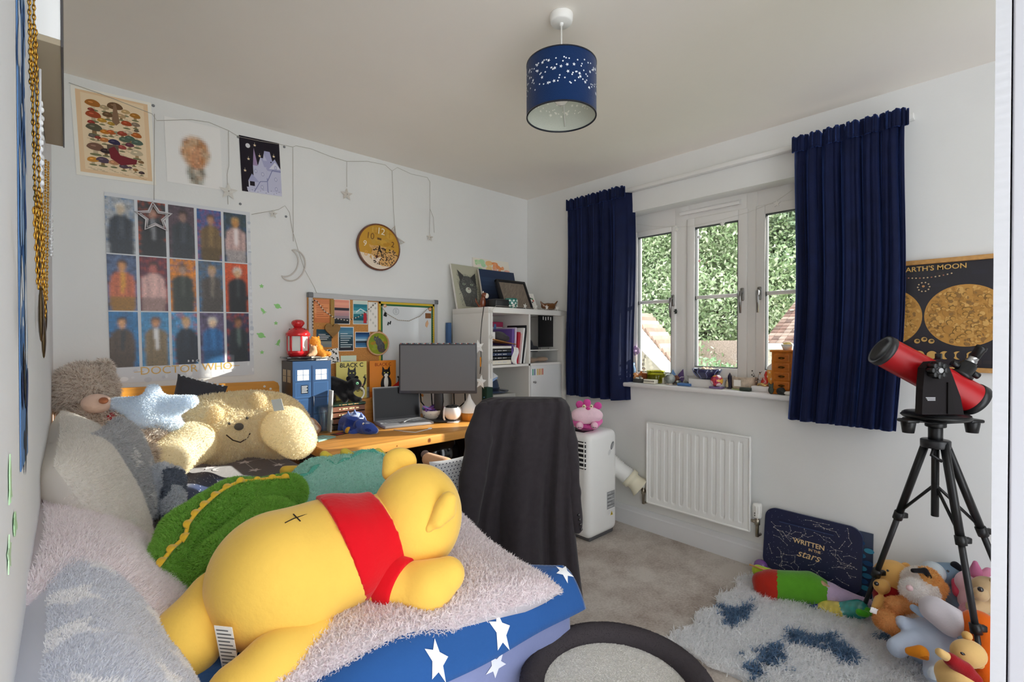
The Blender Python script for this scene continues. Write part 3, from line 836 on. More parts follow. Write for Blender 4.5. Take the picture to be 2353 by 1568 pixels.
for i, (q, fc) in enumerate((([PC((245, 1025, 1.75), (320, 1055, 1.66), 44, 36)], (322, 1053, 1.63)),)):
    g = G(); V, F, cs = blob(g, q, 'd6c4b2', .008, .01); fur(g, V, F, cs, 6000, .024, .003, .12, colfn=brown); lg = g.build('leg', 'fur', bb)
    g = G(); blob(g, [PB(*fc, 26, sq=(.9, .5, 1), rot=VIEW)], 'eadfca', .005, 0); g.build('paw_pad', 'velour', lg)

# light blue star cushion
g = G()
sc, sD = (352, 945), 1.82
ang = [-8, 62, 140, 212, 285]
tips = [(352, 897), (440, 922), (412, 985), (298, 988), (264, 928)]
V, F, cs = blob(g, [PB(352, 945, sD, 40, sq=(1, .85, .8), rot=VIEW)] + [PC((352, 945, sD), (*t, sD), 34, 13) for t in tips], 'dcebfb', .008, .02)
fur(g, V, F, cs, 11000, .008, .003, .05)
g.build('star_cushion', 'fur', label='light blue star shaped cushion propped in front of the headboard', cat='cushion')
g = G(); Mb = dirmat(at_d(455, 918, 2.03), -FW) @ RZ(-14)
cushion(g, Mb, .11, .085, .03, '3c3b40', 24, 4)
for i in range(9): g.ell(Mb @ Vector((-.09 + .0225 * i, .083, .004)), .005, 'd8d8d8', n=8)
g.build('studded_cushion', 'fabric', label='dark charcoal cushion with studded edge behind the blue star cushion', cat='cushion')

# pale yellow bed rest with a bear face
yb = toy('bed_rest_pillow', 'pale yellow plush bear face bed rest pillow against the headboard', (.6, 2.45, .66), 'pillow')
PY = 'f5e6bb'
g = G()
ys = [PB(500, 985, 2.0, 82, sq=(1.1, .75, .95), rot=VIEW), PB(585, 970, 2.06, 76, sq=(1.2, .75, .95), rot=VIEW), PB(640, 985, 2.1, 70, sq=(1, .75, .95), rot=VIEW)]
V, F, cs = blob(g, ys, PY, .010, .05, .005, 26, 9)
fur(g, V, F, cs, 26000, .014, .0034, .06, curl=.9)
yo = g.build('back', 'fur', yb)
for q in ([PC((440, 1020, 1.85), (385, 1060, 1.75), 50, 42), PC((385, 1060, 1.75), (400, 1058, 1.74), 42, 40)], [PC((655, 985, 2.0), (682, 1012, 1.95), 50, 42)]):
    g = G(); V, F, cs = blob(g, q, PY, .009, .03, .004, 24, 3); fur(g, V, F, cs, 5000, .007, .003, .05); g.build('arm', 'fur', yb)
for (u, v) in ((492, 952), (592, 921)):
    D = hit(ys, u, v) or 2.0
    g = G(); V, F, cs = blob(g, [PB(u, v, D - .01, 19, sq=(1, .5, 1), rot=VIEW)], PY, .006, 0); fur(g, V, F, cs, 1500, .01, .003, .05); g.build('ear', 'fur', yb)
def on_y_(u, v): return (hit(ys, u, v, 1.6, 2.4) or 1.95)
D = on_y_(549, 981); g = G(); blob(g, [PB(549, 981, D - .014, 11, sq=(1, .6, .8), rot=VIEW)], '57524c', .004, 0); g.build('nose', 'velour', yb)
for (u, v) in ((527, 974), (568, 961)):
    D = on_y_(u, v); g = G(); g.ell(at_d(u, v, D - .014), .0055, '2e2a26', n=10); g.build('eye', 'shiny', yb)
g = G(); g.tube([at_d(u, v, on_y_(u, v) - .014) for u, v in ((520, 1000), (535, 1012), (552, 1017), (568, 1008), (575, 996))], .0025, '3a2c26', 6); g.build('mouth', 'matte', yb)
g = G(); g.M = frame_to(at_d(638, 931, 1.93), RT, np.array(UP) * .95 - np.array(FW) * .2, -np.array(FW)); g.box((0, 0, 0), (.042, .05, .001), 'cfd4d4', rot=RZ(8)); g.build('care_label', 'paper', yb)
# ================================================================ DESK, BOOKCASE AND WHAT STANDS ON THEM
DZ = .75
desk = thing('desk', 'honey pine desk under the noticeboard, to the right of the bed', 'desk', (1.41, 2.46, 0))
g = G(); g.box((1.418, 2.462, DZ - .024), (1.122, .664, .048), 'd99a4b', .006)
mF = frame_to((0, 2.1296, 0), (1, 0, 0), (0, 0, 1), (0, -1, 0))
for x, r in ((.96, .011), (1.39, .010), (1.2, .003), (1.66, .003)): g.disc(x, DZ - .024, r, r * 1.2, '9a5a22', mF, 1); g.disc(x, DZ - .024, r * .5, r * .7, '6e3a14', mF, 2)
g.build('desk_top', 'pine', desk)
for x in (.90, 1.94):
    for y in (2.18, 2.74):
        g = G(); g.box((x, y, .35), (.06, .06, .70), '8a5a30', .004); g.build('leg', 'pine_upright', desk)
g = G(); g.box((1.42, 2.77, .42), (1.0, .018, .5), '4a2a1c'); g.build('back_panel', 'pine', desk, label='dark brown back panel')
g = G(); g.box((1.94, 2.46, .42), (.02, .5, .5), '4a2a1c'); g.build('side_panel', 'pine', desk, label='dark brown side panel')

def simple(name, label, cat, mt, fn, group=None, M=None):
    g = G(M); fn(g); return g.build(name, mt, label=label, cat=cat, group=group)
def book(label, p, d, c, rot=None, pages='efe8d8', spine=None, title=None, cat='book', name='book', group=None, tcol='e8d9a8'):
    "a closed book: d = (along the spine, across, thickness); spine faces -y before rotation"
    M = T(*p) @ (rot if rot is not None else Matrix.Identity(4))
    L_, W_, H_ = d
    o = thing(name, label, cat, p, group)
    g = G(M); t = min(.003, H_ * .15)
    g.box((0, 0, H_ - t / 2), (L_, W_, t), c); g.box((0, 0, t / 2), (L_, W_, t), c); g.box((0, -W_ / 2 + t / 2, H_ / 2), (L_, t, H_), spine or c)
    if title:
        mt_ = M @ frame_to((0, -W_ / 2, H_ / 2), (1, 0, 0), (0, 0, 1), (0, -1, 0))
        w = L_ * .32
        for i in range(title): g.rect(-w + i * 2 * w / title, -H_ * .1, -w + (i + .45 + .4 * ((i * 3) % 2)) * 2 * w / title, H_ * .1, tcol, mt_, 2)
    g.build('cover', 'print_gloss', o)
    g = G(M); g.box((0, t * .8, H_ / 2), (L_ - .006, W_ - t * 2.4, H_ - 2 * t), pages); g.build('pages', 'paper', o)
    return o

# ---- tall navy box with panelled doors
bx = thing('storage_box', 'tall navy blue box with printed panelled doors at the left end of the desk', 'storage box', (.97, 2.715, DZ))
g = G(); g.box((.97, 2.715, .945), (.204, .168, .388), '2b4464', .003)
mb = frame_to((.97, 2.6306, .945), (1, 0, 0), (0, 0, 1), (0, -1, 0))
ml = frame_to((.8676, 2.715, .945), (0, -1, 0), (0, 0, 1), (-1, 0, 0))
g.rect(-.102, -.194, .102, .194, '2f4d74', mb, 1)
for s in (-1, 1):
    x0, x1 = (.008, .088) if s > 0 else (-.088, -.008)
    for (a, b) in ((-.18, -.10), (-.09, -.01), (.0, .08), (.09, .15)):
        g.rect(x0, a, x1, b, '3d6190', mb, 2); g.rect(x0 + .006, a + .006, x1 - .006, b - .004, '33547f', mb, 3)
    cx = (x0 + x1) / 2
    g.rect(cx - .03, .092, cx + .03, .148, 'e9edf2', mb, 4)
    for k in (.0,): g.rect(cx + k - .0012, .092, cx + k + .0012, .148, '5b7ea8', mb, 5)
    g.rect(cx - .03, .119, cx + .03, .1215, '5b7ea8', mb, 5)
g.rect(-.003, -.18, .003, .17, '223a60', mb, 4)
g.rect(-.06, .02, -.022, .066, '1d2736', mb, 4); 
for i in range(5): g.rect(-.056, .026 + i * .008, -.026 - .004 * (i % 2), .029 + i * .008, 'dfe5ea', mb, 5)
g.rect(-.084, -.194, .084, .194, '463a34', ml, 1)
for cx in (-.036, .036):
    g.rect(cx - .028, .08, cx + .022, .148, 'cdb78e', ml, 3)
    g.rect(cx - .004, .08, cx - .001, .148, '5a4a3c', ml, 4); g.rect(cx - .028, .112, cx + .022, .115, '5a4a3c', ml, 4)
    g.rect(cx - .03, -.17, cx + .03, -.02, '3b302c', ml, 3)
g.build('printed_box', 'print_gloss', bx)
g = G(); g.tube([(.975, 2.626, .95), (.975, 2.62, .945), (.975, 2.62, .9), (.975, 2.626, .895)], .002, 'e0e4e8', 6); g.build('handle', 'metal', bx)
TOPZ = 1.1395
simple('tablet', 'black tablet lying on top of the tall navy box', 'tablet', 'shiny', lambda g: g.box((.905, 2.69, TOPZ + .019), (.13, .11, .011), '1c1c20', .003))
simple('ballpoint_pen', 'black pen jutting out over the left edge of the tall navy box', 'pen', 'plastic', lambda g: g.tube([(.84, 2.64, TOPZ + .006), (.86, 2.645, TOPZ + .006), (.97, 2.655, TOPZ + .006), (1.0, 2.658, TOPZ + .006)], [.002, .006, .006, .004], '1a1a1e', 10))
book('white book lying flat on top of the tall navy box under the lantern', (.985, 2.72, TOPZ), (.16, .12, .013), 'f0efec', title=5, tcol='555555')
book('cream book lying topmost under the small orange plush', (1.01, 2.70, TOPZ + .0132), (.11, .10, .013), 'e9e4d2')

# ---- red lantern
ln = thing('lantern', 'red metal candle lantern standing on top of the tall navy box', 'lantern', (.925, 2.715, TOPZ + .0245))
lz = TOPZ + .0245
RED = 'd2222a'
def hexp(r, a=.5): return [(r * math.cos(PI / 3 * (i + a)), r * math.sin(PI / 3 * (i + a))) for i in range(6)]
mL = T(.925, 2.715, lz)
g = G(); g.lathe([(0, 0), (.044, 0), (.05, .006), (.056, .016), (.058, .026), (.056, .03)], RED, 24, mL); g.build('base', 'shiny', ln)
for i in range(6):
    a = PI / 3 * (i + .5); g = G(); g.box((.925 + .053 * math.cos(a), 2.715 + .053 * math.sin(a), lz + .07), (.008, .012, .085), RED, .002, Matrix.Rotation(a, 4, 'Z')); g.build('post', 'shiny', ln)
    a = PI / 3 * i; g = G(); g.box((.925 + .046 * math.cos(a), 2.715 + .046 * math.sin(a), lz + .07), (.002, .045, .08), 'e8ecec', 0, Matrix.Rotation(a, 4, 'Z')); g.build('pane', 'shiny', ln, label='pale glass pane')
g = G(); g.lathe([(.058, .11), (.063, .112), (.063, .124), (.058, .13), (.048, .144), (.034, .154), (.022, .158)], RED, 24, mL)
for i in range(6):
    a = PI / 3 * i; g.ell((.925 + .044 * math.cos(a), 2.715 + .044 * math.sin(a), lz + .148), .0035, '3a0a0c', n=8)
g.build('lid', 'shiny', ln)
g = G(); g.lathe([(.018, .157), (.026, .166), (.034, .178), (.033, .188), (.024, .197), (.01, .201), (0, .201)], RED, 24, mL)
for i in range(6):
    a = PI / 3 * i; g.ell((.925 + .031 * math.cos(a), 2.715 + .031 * math.sin(a), lz + .187), .003, '3a0a0c', n=8)
g.build('chimney', 'shiny', ln)

def small_toy(name, label, prims, c, parts=(), n=0, ln_=.006, h=.0035, k=.01, cat='soft toy', mt='plush', fl=.0015, seed=2, p0=None):
    p0 = p0 if p0 is not None else prims[0][1]
    o = thing(name, label, cat, p0)
    g = G(); V, F, cs = blob(g, prims, c, h, k, .001, 70, seed)
    if n: fur(g, V, F, cs, n, ln_, fl, .08)
    g.build('body', 'fur' if n else mt, o)
    for (pn, pr, pc, pm) in parts:
        g = G(); blob(g, pr, pc, h * .8, .006); g.build(pn, pm, o)
    return o
bz = TOPZ + .0245
small_toy('plush_mouse', 'tiny tan beanie plush slumped at the foot of the red lantern', [E_((.985, 2.655, bz + .022), (.022, .018, .024)), C_((.975, 2.645, bz + .012), (.955, 2.64, bz + .006), .012, .008), E_((.985, 2.648, bz + .045), (.016, .014, .014))], 'c39f7e', [('ear', [E_((.972, 2.65, bz + .058), (.006, .003, .008))], 'b48a68', 'plush'), ('ear', [E_((.998, 2.65, bz + .058), (.006, .003, .008))], 'b48a68', 'plush')])
small_toy('plush_cat', 'small orange ginger plush sprawled on the cream book beside the lantern', [E_((1.02, 2.675, bz + .035), (.025, .02, .03)), E_((1.0, 2.668, bz + .078), (.026, .022, .026)), C_((1.03, 2.66, bz + .018), (1.07, 2.65, bz + .012), .016, .012), C_((1.02, 2.66, bz + .02), (1.035, 2.64, bz + .008), .014, .012)], 'e0932a', [('ear', [E_((.985, 2.665, bz + .1), (.007, .004, .01))], 'd2821f', 'plush'), ('ear', [E_((1.018, 2.668, bz + .102), (.007, .004, .01))], 'd2821f', 'plush')], n=2500, ln_=.007)

# ---- brown books, black cat
for i in range(4):
    book(['lowest dark brown book of the stack on the desk behind the glass', 'second brown book from the bottom of the desk stack', 'third brown book from the bottom of the desk stack', 'topmost brown book of the desk stack, under the green notebook'][i],
         (1.165, 2.665, DZ + .0332 * i), (.185, .13, .033), ['2f2622', '6b4636', '714a38', '7a5140'][i], title=[5, 6, 8, 6][i], group='brown books stacked on the desk')
book('dark green notebook with coloured spots, lying on the brown books under the black cat', (1.165, 2.66, DZ + .133), (.19, .13, .014), '2f4a3c', tcol='e0a060', title=7)
cz = DZ + .147
cat_ = small_toy('plush_cat', 'black plush cat standing on the stack of brown books', [C_((1.10, 2.70, cz + .10), (1.17, 2.655, cz + .075), .05, .042), E_((1.205, 2.625, cz + .10), (.042, .036, .036)), C_((1.165, 2.64, cz + .06), (1.20, 2.615, cz + .016), .022, .017), C_((1.13, 2.655, cz + .06), (1.15, 2.625, cz + .017), .022, .018), C_((1.08, 2.72, cz + .08), (1.10, 2.70, cz + .02), .03, .022), C_((1.20, 2.615, cz + .016), (1.225, 2.60, cz + .014), .016, .013)], '17171a',
    [('ear', [E_((1.178, 2.64, cz + .135), (.016, .006, .014), None, RY(-30))], '1d1d22', 'plush'), ('ear', [E_((1.225, 2.64, cz + .135), (.014, .006, .014))], '1d1d22', 'plush'),
     ('eye', [E_((1.207, 2.591, cz + .108), (.009, .004, .009))], '7fd4a4', 'shiny'), ('pupil', [E_((1.208, 2.5875, cz + .108), (.004, .003, .006))], '101010', 'shiny'), ('nose', [E_((1.243, 2.60, cz + .096), (.006, .005, .004))], 'd99a90', 'velour')], h=.004, k=.014)
simple('leaning_folder', 'white folder standing on edge between the navy box and the brown books', 'folder', 'paper', lambda g: g.box((1.055, 2.60, DZ + .113), (.006, .05, .226), 'ecebe6', 0, RY(3)))

# ---- signs with cats
def sign(label, x, z, y, w, h, bgc, draw, tilt=0, rot=0):
    m = frame_to((x, y, z), (1, 0, 0), (0, math.sin(math.radians(tilt)), math.cos(math.radians(tilt))), (0, -math.cos(math.radians(tilt)), math.sin(math.radians(tilt)))) @ RZ(rot)
    g = G(); g.M = m; g.box((0, h / 2, -.002), (w, h, .003), bgc); g.M = None; draw(g, m); return g.build('wall_sign', 'print_gloss', label=label, cat='sign')
def catart(g, m, x, y, s, c, eye='e8e070', chest=None):
    g.disc(x, y, .030 * s, .045 * s, c, m, 3); g.disc(x, y + .055 * s, .024 * s, .020 * s, c, m, 3)
    for q in (-1, 1): g.flat([(x + q * .022 * s, y + .058 * s), (x + q * .02 * s, y + .092 * s), (x + q * .004 * s, y + .07 * s)], c, m, 3); g.disc(x + q * .009 * s, y + .058 * s, .004 * s, .003 * s, eye, m, 5)
    if chest: g.disc(x, y + .01 * s, .012 * s, .032 * s, chest, m, 4); g.disc(x, y + .045 * s, .011 * s, .009 * s, chest, m, 4)
    g.tube([m @ Vector((x + a * s, y + b * s, .0015)) for a, b in ((.025, -.03), (.055, -.02), (.07, .0), (.075, .025), (.065, .035))], .005 * s, c, 6)
def d1(g, m):
    g.text('BLACK CAT', .038, '20201c', m, 2, 'LEFT') if False else None
    mt_ = m @ T(.0, .203, 0); g.text('BLACK C', .036, '20201c', mt_, 2, bold=.0006)
    g.disc(-.07, .2, .004, .004, '20201c', m, 2)
    catart(g, m, .0, .09, 1.15, '2b2b2c')
    g.text('BO', .04, '20201c', m @ T(.055, .055, 0), 2); g.text('E', .03, '20201c', m @ T(.085, .13, 0), 2)
sign('yellow BLACK CAT sign leaning behind the black plush cat', 1.245, DZ + .147, 2.745, .19, .225, 'e3d67a', d1)
def d2(g, m):
    g.text('BLACK C', .028, '8a2a18', m @ T(-.0, .2, 0), 2); catart(g, m, .02, .075, 1.25, '1c1a1a', chest='f2efe8')
    g.rect(-.09, 0, .09, .035, 'c8641e', m, 2)
sign('orange sign with a black and white cat, beside the yellow cat sign', 1.45, DZ + .147, 2.745, .18, .225, 'e58a2c', d2)
simple('book_stack_prop', 'pine bookstand holding the two cat signs above the desk', 'stand', 'pine', lambda g: g.box((1.345, 2.735, DZ + .0735), (.42, .05, .147), 'b9803e', .004))
simple('felt_pennant', 'red, yellow and green pennant slanting in front of the orange cat sign', 'pennant', 'fabric', lambda g: [g.flat(q, c, frame_to((1.45, 2.70, .9), (.9, -.2, .3), (0, 0, 1), (0, -1, 0)), 0) for q, c in (([(-.08, .0), (.1, .075), (.1, .03), (-.05, -.03)], 'c9251f'), ([(-.05, -.03), (.1, .03), (.1, -.005), (-.02, -.05)], 'e0b42c'), ([(-.02, -.05), (.1, -.005), (.1, -.05), (.0, -.07)], '3f7a35'))])
# white mug-like ring in front of the yellow sign
simple('round_ornament', 'small white ring shaped trinket leaning on the yellow cat sign', 'ornament', 'shiny', lambda g: (g.tube([Vector((1.265 + .036 * math.cos(t), 2.70, DZ + .185 + .036 * math.sin(t))) for t in np.linspace(0, 2 * PI, 28)[:-1]], .006, 'f2f0ea', 8, True), g.box((1.265, 2.70, DZ + .1485), (.03, .03, .004), 'f2f0ea')))

# ---- desk front row
def rock(g):
    V, F, cs = blob(g, [E_((.915, 2.56, DZ + .043), (.062, .048, .05), None, RY(25)), E_((.94, 2.555, DZ + .034), (.05, .04, .035))], 'caa183', .005, .01, .006, 70, 3)
    c2 = cs.copy(); n = vnoise(V[F].mean(1), 160, 4); c2[n > .35] = hx('f0e2d2'); c2[n < -.55] = hx('9c5f40'); g.C[-1] = c2
simple('shell_rock', 'rough tan and white rock at the left front corner of the desk', 'rock', 'stone', rock)
gl = thing('drinking_glass', 'empty clear pint glass in front of the navy box', 'glass', (1.02, 2.585, DZ))
g = G(); g.lathe([(0, .006), (.026, .006), (.030, .012), (.036, .10), (.041, .115), (.042, .15), (.0395, .15), (.0385, .116), (.033, .1), (.027, .014), (0, .012)], 'ffffff', 32, T(1.02, 2.585, DZ - .005)); g.build('tumbler', 'clear_glass', gl)
simple('booklet', 'pale teal patterned booklet lying on the left front of the desk', 'booklet', 'paper', lambda g: [g.box((.94, 2.44, DZ + .003), (.12, .09, .006), '8fb9b2', .001, RZ(25))] + [g.disc(.94 + a, 2.44 + b, .006, .006, 'c6dcd6', T(0, 0, DZ + .0062), 1) for a in (-.03, -.01, .01, .03) for b in (-.02, 0, .02)])
simple('photo_card', 'dark photo card with a red patch beside the teal booklet', 'card', 'print_gloss', lambda g: (g.box((1.09, 2.50, DZ + .0015), (.13, .06, .002), '34322f', 0, RZ(12)), g.rect(-.05, -.02, -.01, .02, 'a33327', T(1.09, 2.5, DZ + .0026) @ RZ(12), 1)))
tr = thing('plush_dinosaur', 'small blue tie-dye plush dinosaur lying on the desk in front of the brown books', 'soft toy', (1.16, 2.5, DZ))
DD = 2.66
tp = [PC((815, 972, DD), (780, 972, DD + .06), 26, 15), PC((830, 980, DD - .06), (850, 985, DD - .1), 17, 13), PC((800, 985, DD - .05), (812, 995, DD - .08), 12, 10), PC((835, 988, DD - .08), (838, 995, DD - .08), 11, 9), PC((785, 985, DD + .02), (778, 988, DD + .02), 12, 10), PC((845, 985, DD - .1), (862, 990, DD - .1), 13, 8)]
g = G(); V, F, cs = blob(g, tp, '3d56a8', .004, .012); n = vnoise(V[F].mean(1), 60, 8); cs = cs.copy(); cs[n > .5] = hx('a9b6d8'); cs[n < -.6] = hx('26387e'); g.C[-1] = cs; g.build('body', 'plush', tr)
for i, (u, v) in enumerate(((800, 952), (815, 948), (830, 955), (838, 964))):
    g = G(); p = at_d(u, v, DD - .04); g.prism([(-.012, -.012), (.0, .016), (.012, -.012)], -.004, .004, '6e86c4', frame_to(p, RT, UP, -FW)); g.build('spike', 'velour', tr)
g = G(); g.ell(at_d(835, 974, DD - .115), .006, 'f0f0f0', n=10); e = g.build('eye', 'shiny', tr); g = G(); g.ell(at_d(836, 975, DD - .121), .003, '151515', n=8); g.build('pupil', 'shiny', e)
g = G(); blob(g, [PB(803, 990, DD - .07, 10)], 'e0a83a', .004, 0); g.build('belly_patch', 'velour', tr)

# ---- laptop
lp = thing('laptop', 'open grey laptop with a dark smeared screen on the desk', 'laptop', on_z(910, 975, DZ))
P1, P2 = on_z(858, 975, DZ), on_z(966, 964, DZ)
hxv = (P2 - P1) / np.linalg.norm(P2 - P1); hl = np.linalg.norm(P2 - P1); fr_ = np.cross((0, 0, 1), hxv) * -1.0
Ml = frame_to((P1 + P2) / 2, hxv, -fr_, (0, 0, 1))
g = G(Ml); g.box((0, -.105, .009), (hl, .20, .016), '8e9096', .004)
lb = g.build('base', 'plastic', lp)
g = G(Ml)
for r in range(5):
    for c in range(13): g.box((-hl * .44 + c * hl * .073, -.03 - r * .0175, .0185), (hl * .06, .0145, .002), 'c9cbd0')
g.build('keyboard', 'plastic', lb)
g = G(Ml); g.rect(-.045, -.185, .045, -.125, '7b7d84', Ml @ T(0, 0, .0176), 0); g.build('trackpad', 'plastic', lb)
Ms = Ml @ T(0, .0, .015) @ RX(84)
g = G(Ms); g.box((0, .1, 0), (hl, .205, .007), 'a6a8ac', .003); g.box((0, .1, .004), (hl - .012, .193, .001), '3a3a3e'); ls = g.build('lid', 'plastic', lp)
g = G(Ms); g.rect(-hl / 2 + .012, .016, hl / 2 - .012, .19, '1a1b1f', Ms @ T(0, 0, .0048), 0)
g.build('screen', 'print_gloss', ls)
simple('stylus', 'white stylus resting across the laptop keyboard', 'stylus', 'plastic', lambda g: g.tube([Ml @ Vector((-.02, -.16, .024)), Ml @ Vector((.03, -.11, .026)), Ml @ Vector((.10, -.075, .024)), Ml @ Vector((.12, -.07, .023))], [.002, .004, .004, .003], 'eef0f2', 8))
def cab(g):
    g.tube([on_z(u, v, DZ + .004) for u, v in ((905, 988), (930, 992), (955, 994), (975, 989), (985, 987))], .0025, 'eeeeec', 6)
    p = on_z(988, 985, DZ + .006); g.box(p, (.022, .014, .009), 'f4f4f2', .002, RZ(20))
simple('charging_cable', 'white charging cable lying along the front edge of the desk', 'cable', 'plastic', cab)

# ---- monitor
mo = thing('computer_monitor', 'grey blank computer monitor with a beaded top edge, behind the laptop', 'monitor', on_z(1010, 960, DZ))
Mm = frame_to(at_d(1006, 848, 2.93), RT, (0, 0, 1), -np.array([FW[0], FW[1], 0]))
mw, mh = 179 / FOC * 2.93, 114 / FOC * 2.93
g = G(Mm); g.box((0, 0, -.012), (mw, mh, .024), '4a4b50', .004); md = g.build('housing', 'plastic', mo)
g = G(Mm); g.rect(-mw / 2 + .01, -mh / 2 + .018, mw / 2 - .01, mh / 2 - .008, '74767c', Mm @ T(0, 0, .0006), 0); g.build('screen', 'print_gloss', md)
g = G(Mm)
for i in range(64): g.ell((-mw / 2 + mw * (i + .5) / 64, mh / 2 + .003, -.006), .0042, ['d8d8e0', '6a7f98', 'b05a50', '8a9a90', '404a60'][i * 7 % 5], n=6)
g.build('bead_trim', 'shiny', md)
pm = Mm @ Vector((0, 0, -.03))
g = G(); g.box((pm.x, pm.y, .86), (.055, .03, .25), '2a2a2e', .006, RZ(-YAW)); g.build('stand', 'plastic', mo)
g = G(); g.box((pm.x, pm.y, DZ + .008), (.22, .16, .015), '2a2a2e', .006, RZ(-YAW)); g.build('foot', 'plastic', mo)
def blackcab(g):
    for k in range(5):
        a = np.array([pm.x, pm.y, 0]) + np.array(RT) * (-.12 + .07 * k); b = a + np.array(RT) * (.05 - .03 * k)
        g.tube([(*(a + FW * .03)[:2], .93), (*(a + FW * .06)[:2], .86 - .02 * (k % 2)), (*(b + FW * .05)[:2], .80), (*(b + FW * .02)[:2], DZ + .005)], .004, '151517', 6)
simple('cable_tangle', 'tangle of black cables hanging behind the monitor stand', 'cable', 'matte', blackcab)

# ---- bowl, camera, diffuser, little plush
bo = thing('ceramic_bowl', 'cream flowered bowl heaped with purple bands, right of the laptop', 'bowl', on_z(993, 966, DZ))
pb = on_z(993, 966, DZ); mB = T(*pb)
g = G(); g.lathe([(0, .0), (.03, 0), (.032, .006), (.05, .02), (.062, .045), (.066, .066), (.0625, .066), (.058, .046), (.046, .026), (0, .016)], 'ece4d8', 32, mB)
for i in range(8): g.ell(mB @ Vector((.058 * math.cos(i * .8), .058 * math.sin(i * .8), .038 + .008 * (i % 2))), (.005, .005, .004), '9a8a9a', n=6)
g.build('bowl', 'shiny', bo)
simple('hair_ties', 'purple and pink hair ties and clips heaped in the cream bowl', 'hair accessories', 'fabric', lambda g: [g.tube([mB @ Vector((.03 * math.cos(q) + .018 * (1 + .2 * k % 3) * math.cos(t), .028 * math.sin(q) + .016 * math.sin(t), .066 + .014 * math.sin(t + k) + .006 * (k % 3))) for t in np.linspace(0, 6.28, 14)[:-1]], .0055, ['7a4fa0', '8f62b8', '5b3b86', 'c04f9a', '6fb0d8', 'a678c8'][k % 6], 6, True) for k, q in enumerate(np.linspace(0, 6, 10))])
pc_ = on_z(1040, 970, DZ); mC = T(*pc_)
cm = thing('home_camera', 'round white camera with a black top on a curved stand, beside the bowl', 'camera', pc_)
g = G(); g.lathe([(0, .0), (.045, 0), (.047, .004), (.045, .008), (0, .008)], 'e8e6e8', 28, mC); g.tube([mC @ Vector((-.045, .01, .005)), mC @ Vector((-.058, .01, .03)), mC @ Vector((-.058, .01, .07)), mC @ Vector((-.05, .01, .095))], .006, 'e8e6e8', 8); g.build('stand', 'plastic', cm)
g = G(); blob(g, [E_(pc_ + np.array([0, 0, .062]), (.054, .054, .052))], 'f0eef0', .004, 0, fn=lambda P, d: np.maximum(d, P[..., 2] - (DZ + .092))); g.build('shell', 'plastic', cm)
g = G(); g.lathe([(0, .0), (.044, 0), (.045, .002), (.03, .012), (0, .016)], '17171a', 28, mC @ T(0, 0, .0915)); g.build('lens_cap', 'shiny', cm)
pd = on_z(1078, 966, DZ); mD = T(*pd)
df = thing('aroma_diffuser', 'teardrop diffuser with white top and orange wooden base, left of the jacket', 'diffuser', pd)
g = G(); g.lathe([(0, 0), (.045, 0), (.05, .008), (.053, .03), (.053, .05), (0, .05)], 'cf8a36', 28, mD); g.build('base', 'pine_upright', df)
g = G(); g.lathe([(.053, .05), (.053, .06), (.046, .085), (.03, .11), (.014, .135), (.007, .16), (.005, .163), (0, .163)], 'f2f1ef', 28, mD); g.build('cover', 'plastic', df)
pt = on_z(966, 955, DZ + .0)
small_toy('plush_mouse', 'tiny cream and tan plush peeping out between laptop and bowl', [E_(pt + np.array([0, .03, .05]), (.03, .026, .05)), E_(pt + np.array([.005, .02, .105]), (.026, .024, .024))], 'ead9c2', [('ear', [E_(pt + np.array([-.012, .02, .13]), (.012, .008, .012))], 'd08a4e', 'plush'), ('ear', [E_(pt + np.array([.025, .02, .128]), (.012, .008, .012))], 'd08a4e', 'plush')])

# ---- under the desk
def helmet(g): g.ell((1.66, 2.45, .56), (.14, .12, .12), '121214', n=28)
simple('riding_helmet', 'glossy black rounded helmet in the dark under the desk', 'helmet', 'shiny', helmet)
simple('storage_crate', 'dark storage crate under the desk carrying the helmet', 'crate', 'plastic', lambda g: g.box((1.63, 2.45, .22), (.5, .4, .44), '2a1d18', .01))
bg_ = thing('handbag', 'tan padded bag with a grey rim under the right half of the desk', 'bag', (1.42, 2.1, .5))
Dm = 2.12
g = G(); blob(g, [C_(at_d(985, 1056, Dm + .05), at_d(1022, 1074, Dm), .030, .044)], 'cfa07c', .005, .01); g.build('body', 'velour', bg_)
g = G(); g.cyl(at_d(1026, 1080, Dm), .048, .018, '5d6460', 20, at_d(1032, 1092, Dm) - at_d(1026, 1080, Dm)); g.build('rim', 'plastic', bg_)
g = G(); blob(g, [E_(at_d(977, 1045, Dm + .1), (.02, .02, .02))], '7d6a66', .005, 0); g.build('strap_end', 'velour', bg_)

# ================================================================ bookcase
bc = thing('bookcase', 'white cube bookcase in the corner at the right end of the desk', 'bookcase', (2.375, 2.56, 0))
BX0, BX1, BY0, BY1, BH = 1.992, 2.758, 2.364, 2.757, 1.466
WC = 'e8e6e2'
g = G(); g.box(((BX0 + BX1) / 2, (BY0 + BY1) / 2, BH - .019), (BX1 - BX0, BY1 - BY0, .038), WC, .002); g.build('top_panel', 'gloss_paint', bc)
for x in (BX0 + .019, BX1 - .019):
    g = G(); g.box((x, (BY0 + BY1) / 2, (BH - .038) / 2), (.038, BY1 - BY0, BH - .038), WC, .002); g.build('side_panel', 'gloss_paint', bc)
xm = (BX0 + BX1) / 2
g = G(); g.box((xm, (BY0 + BY1) / 2, (BH - .038) / 2), (.016, BY1 - BY0 - .01, BH - .038), WC); g.build('divider', 'gloss_paint', bc)
SHZ = [1.075, .72, .365, .02]
for z in SHZ:
    g = G(); g.box((xm, (BY0 + BY1) / 2, z), (BX1 - BX0 - .076, BY1 - BY0 - .01, .016), WC); g.build('shelf', 'gloss_paint', bc)
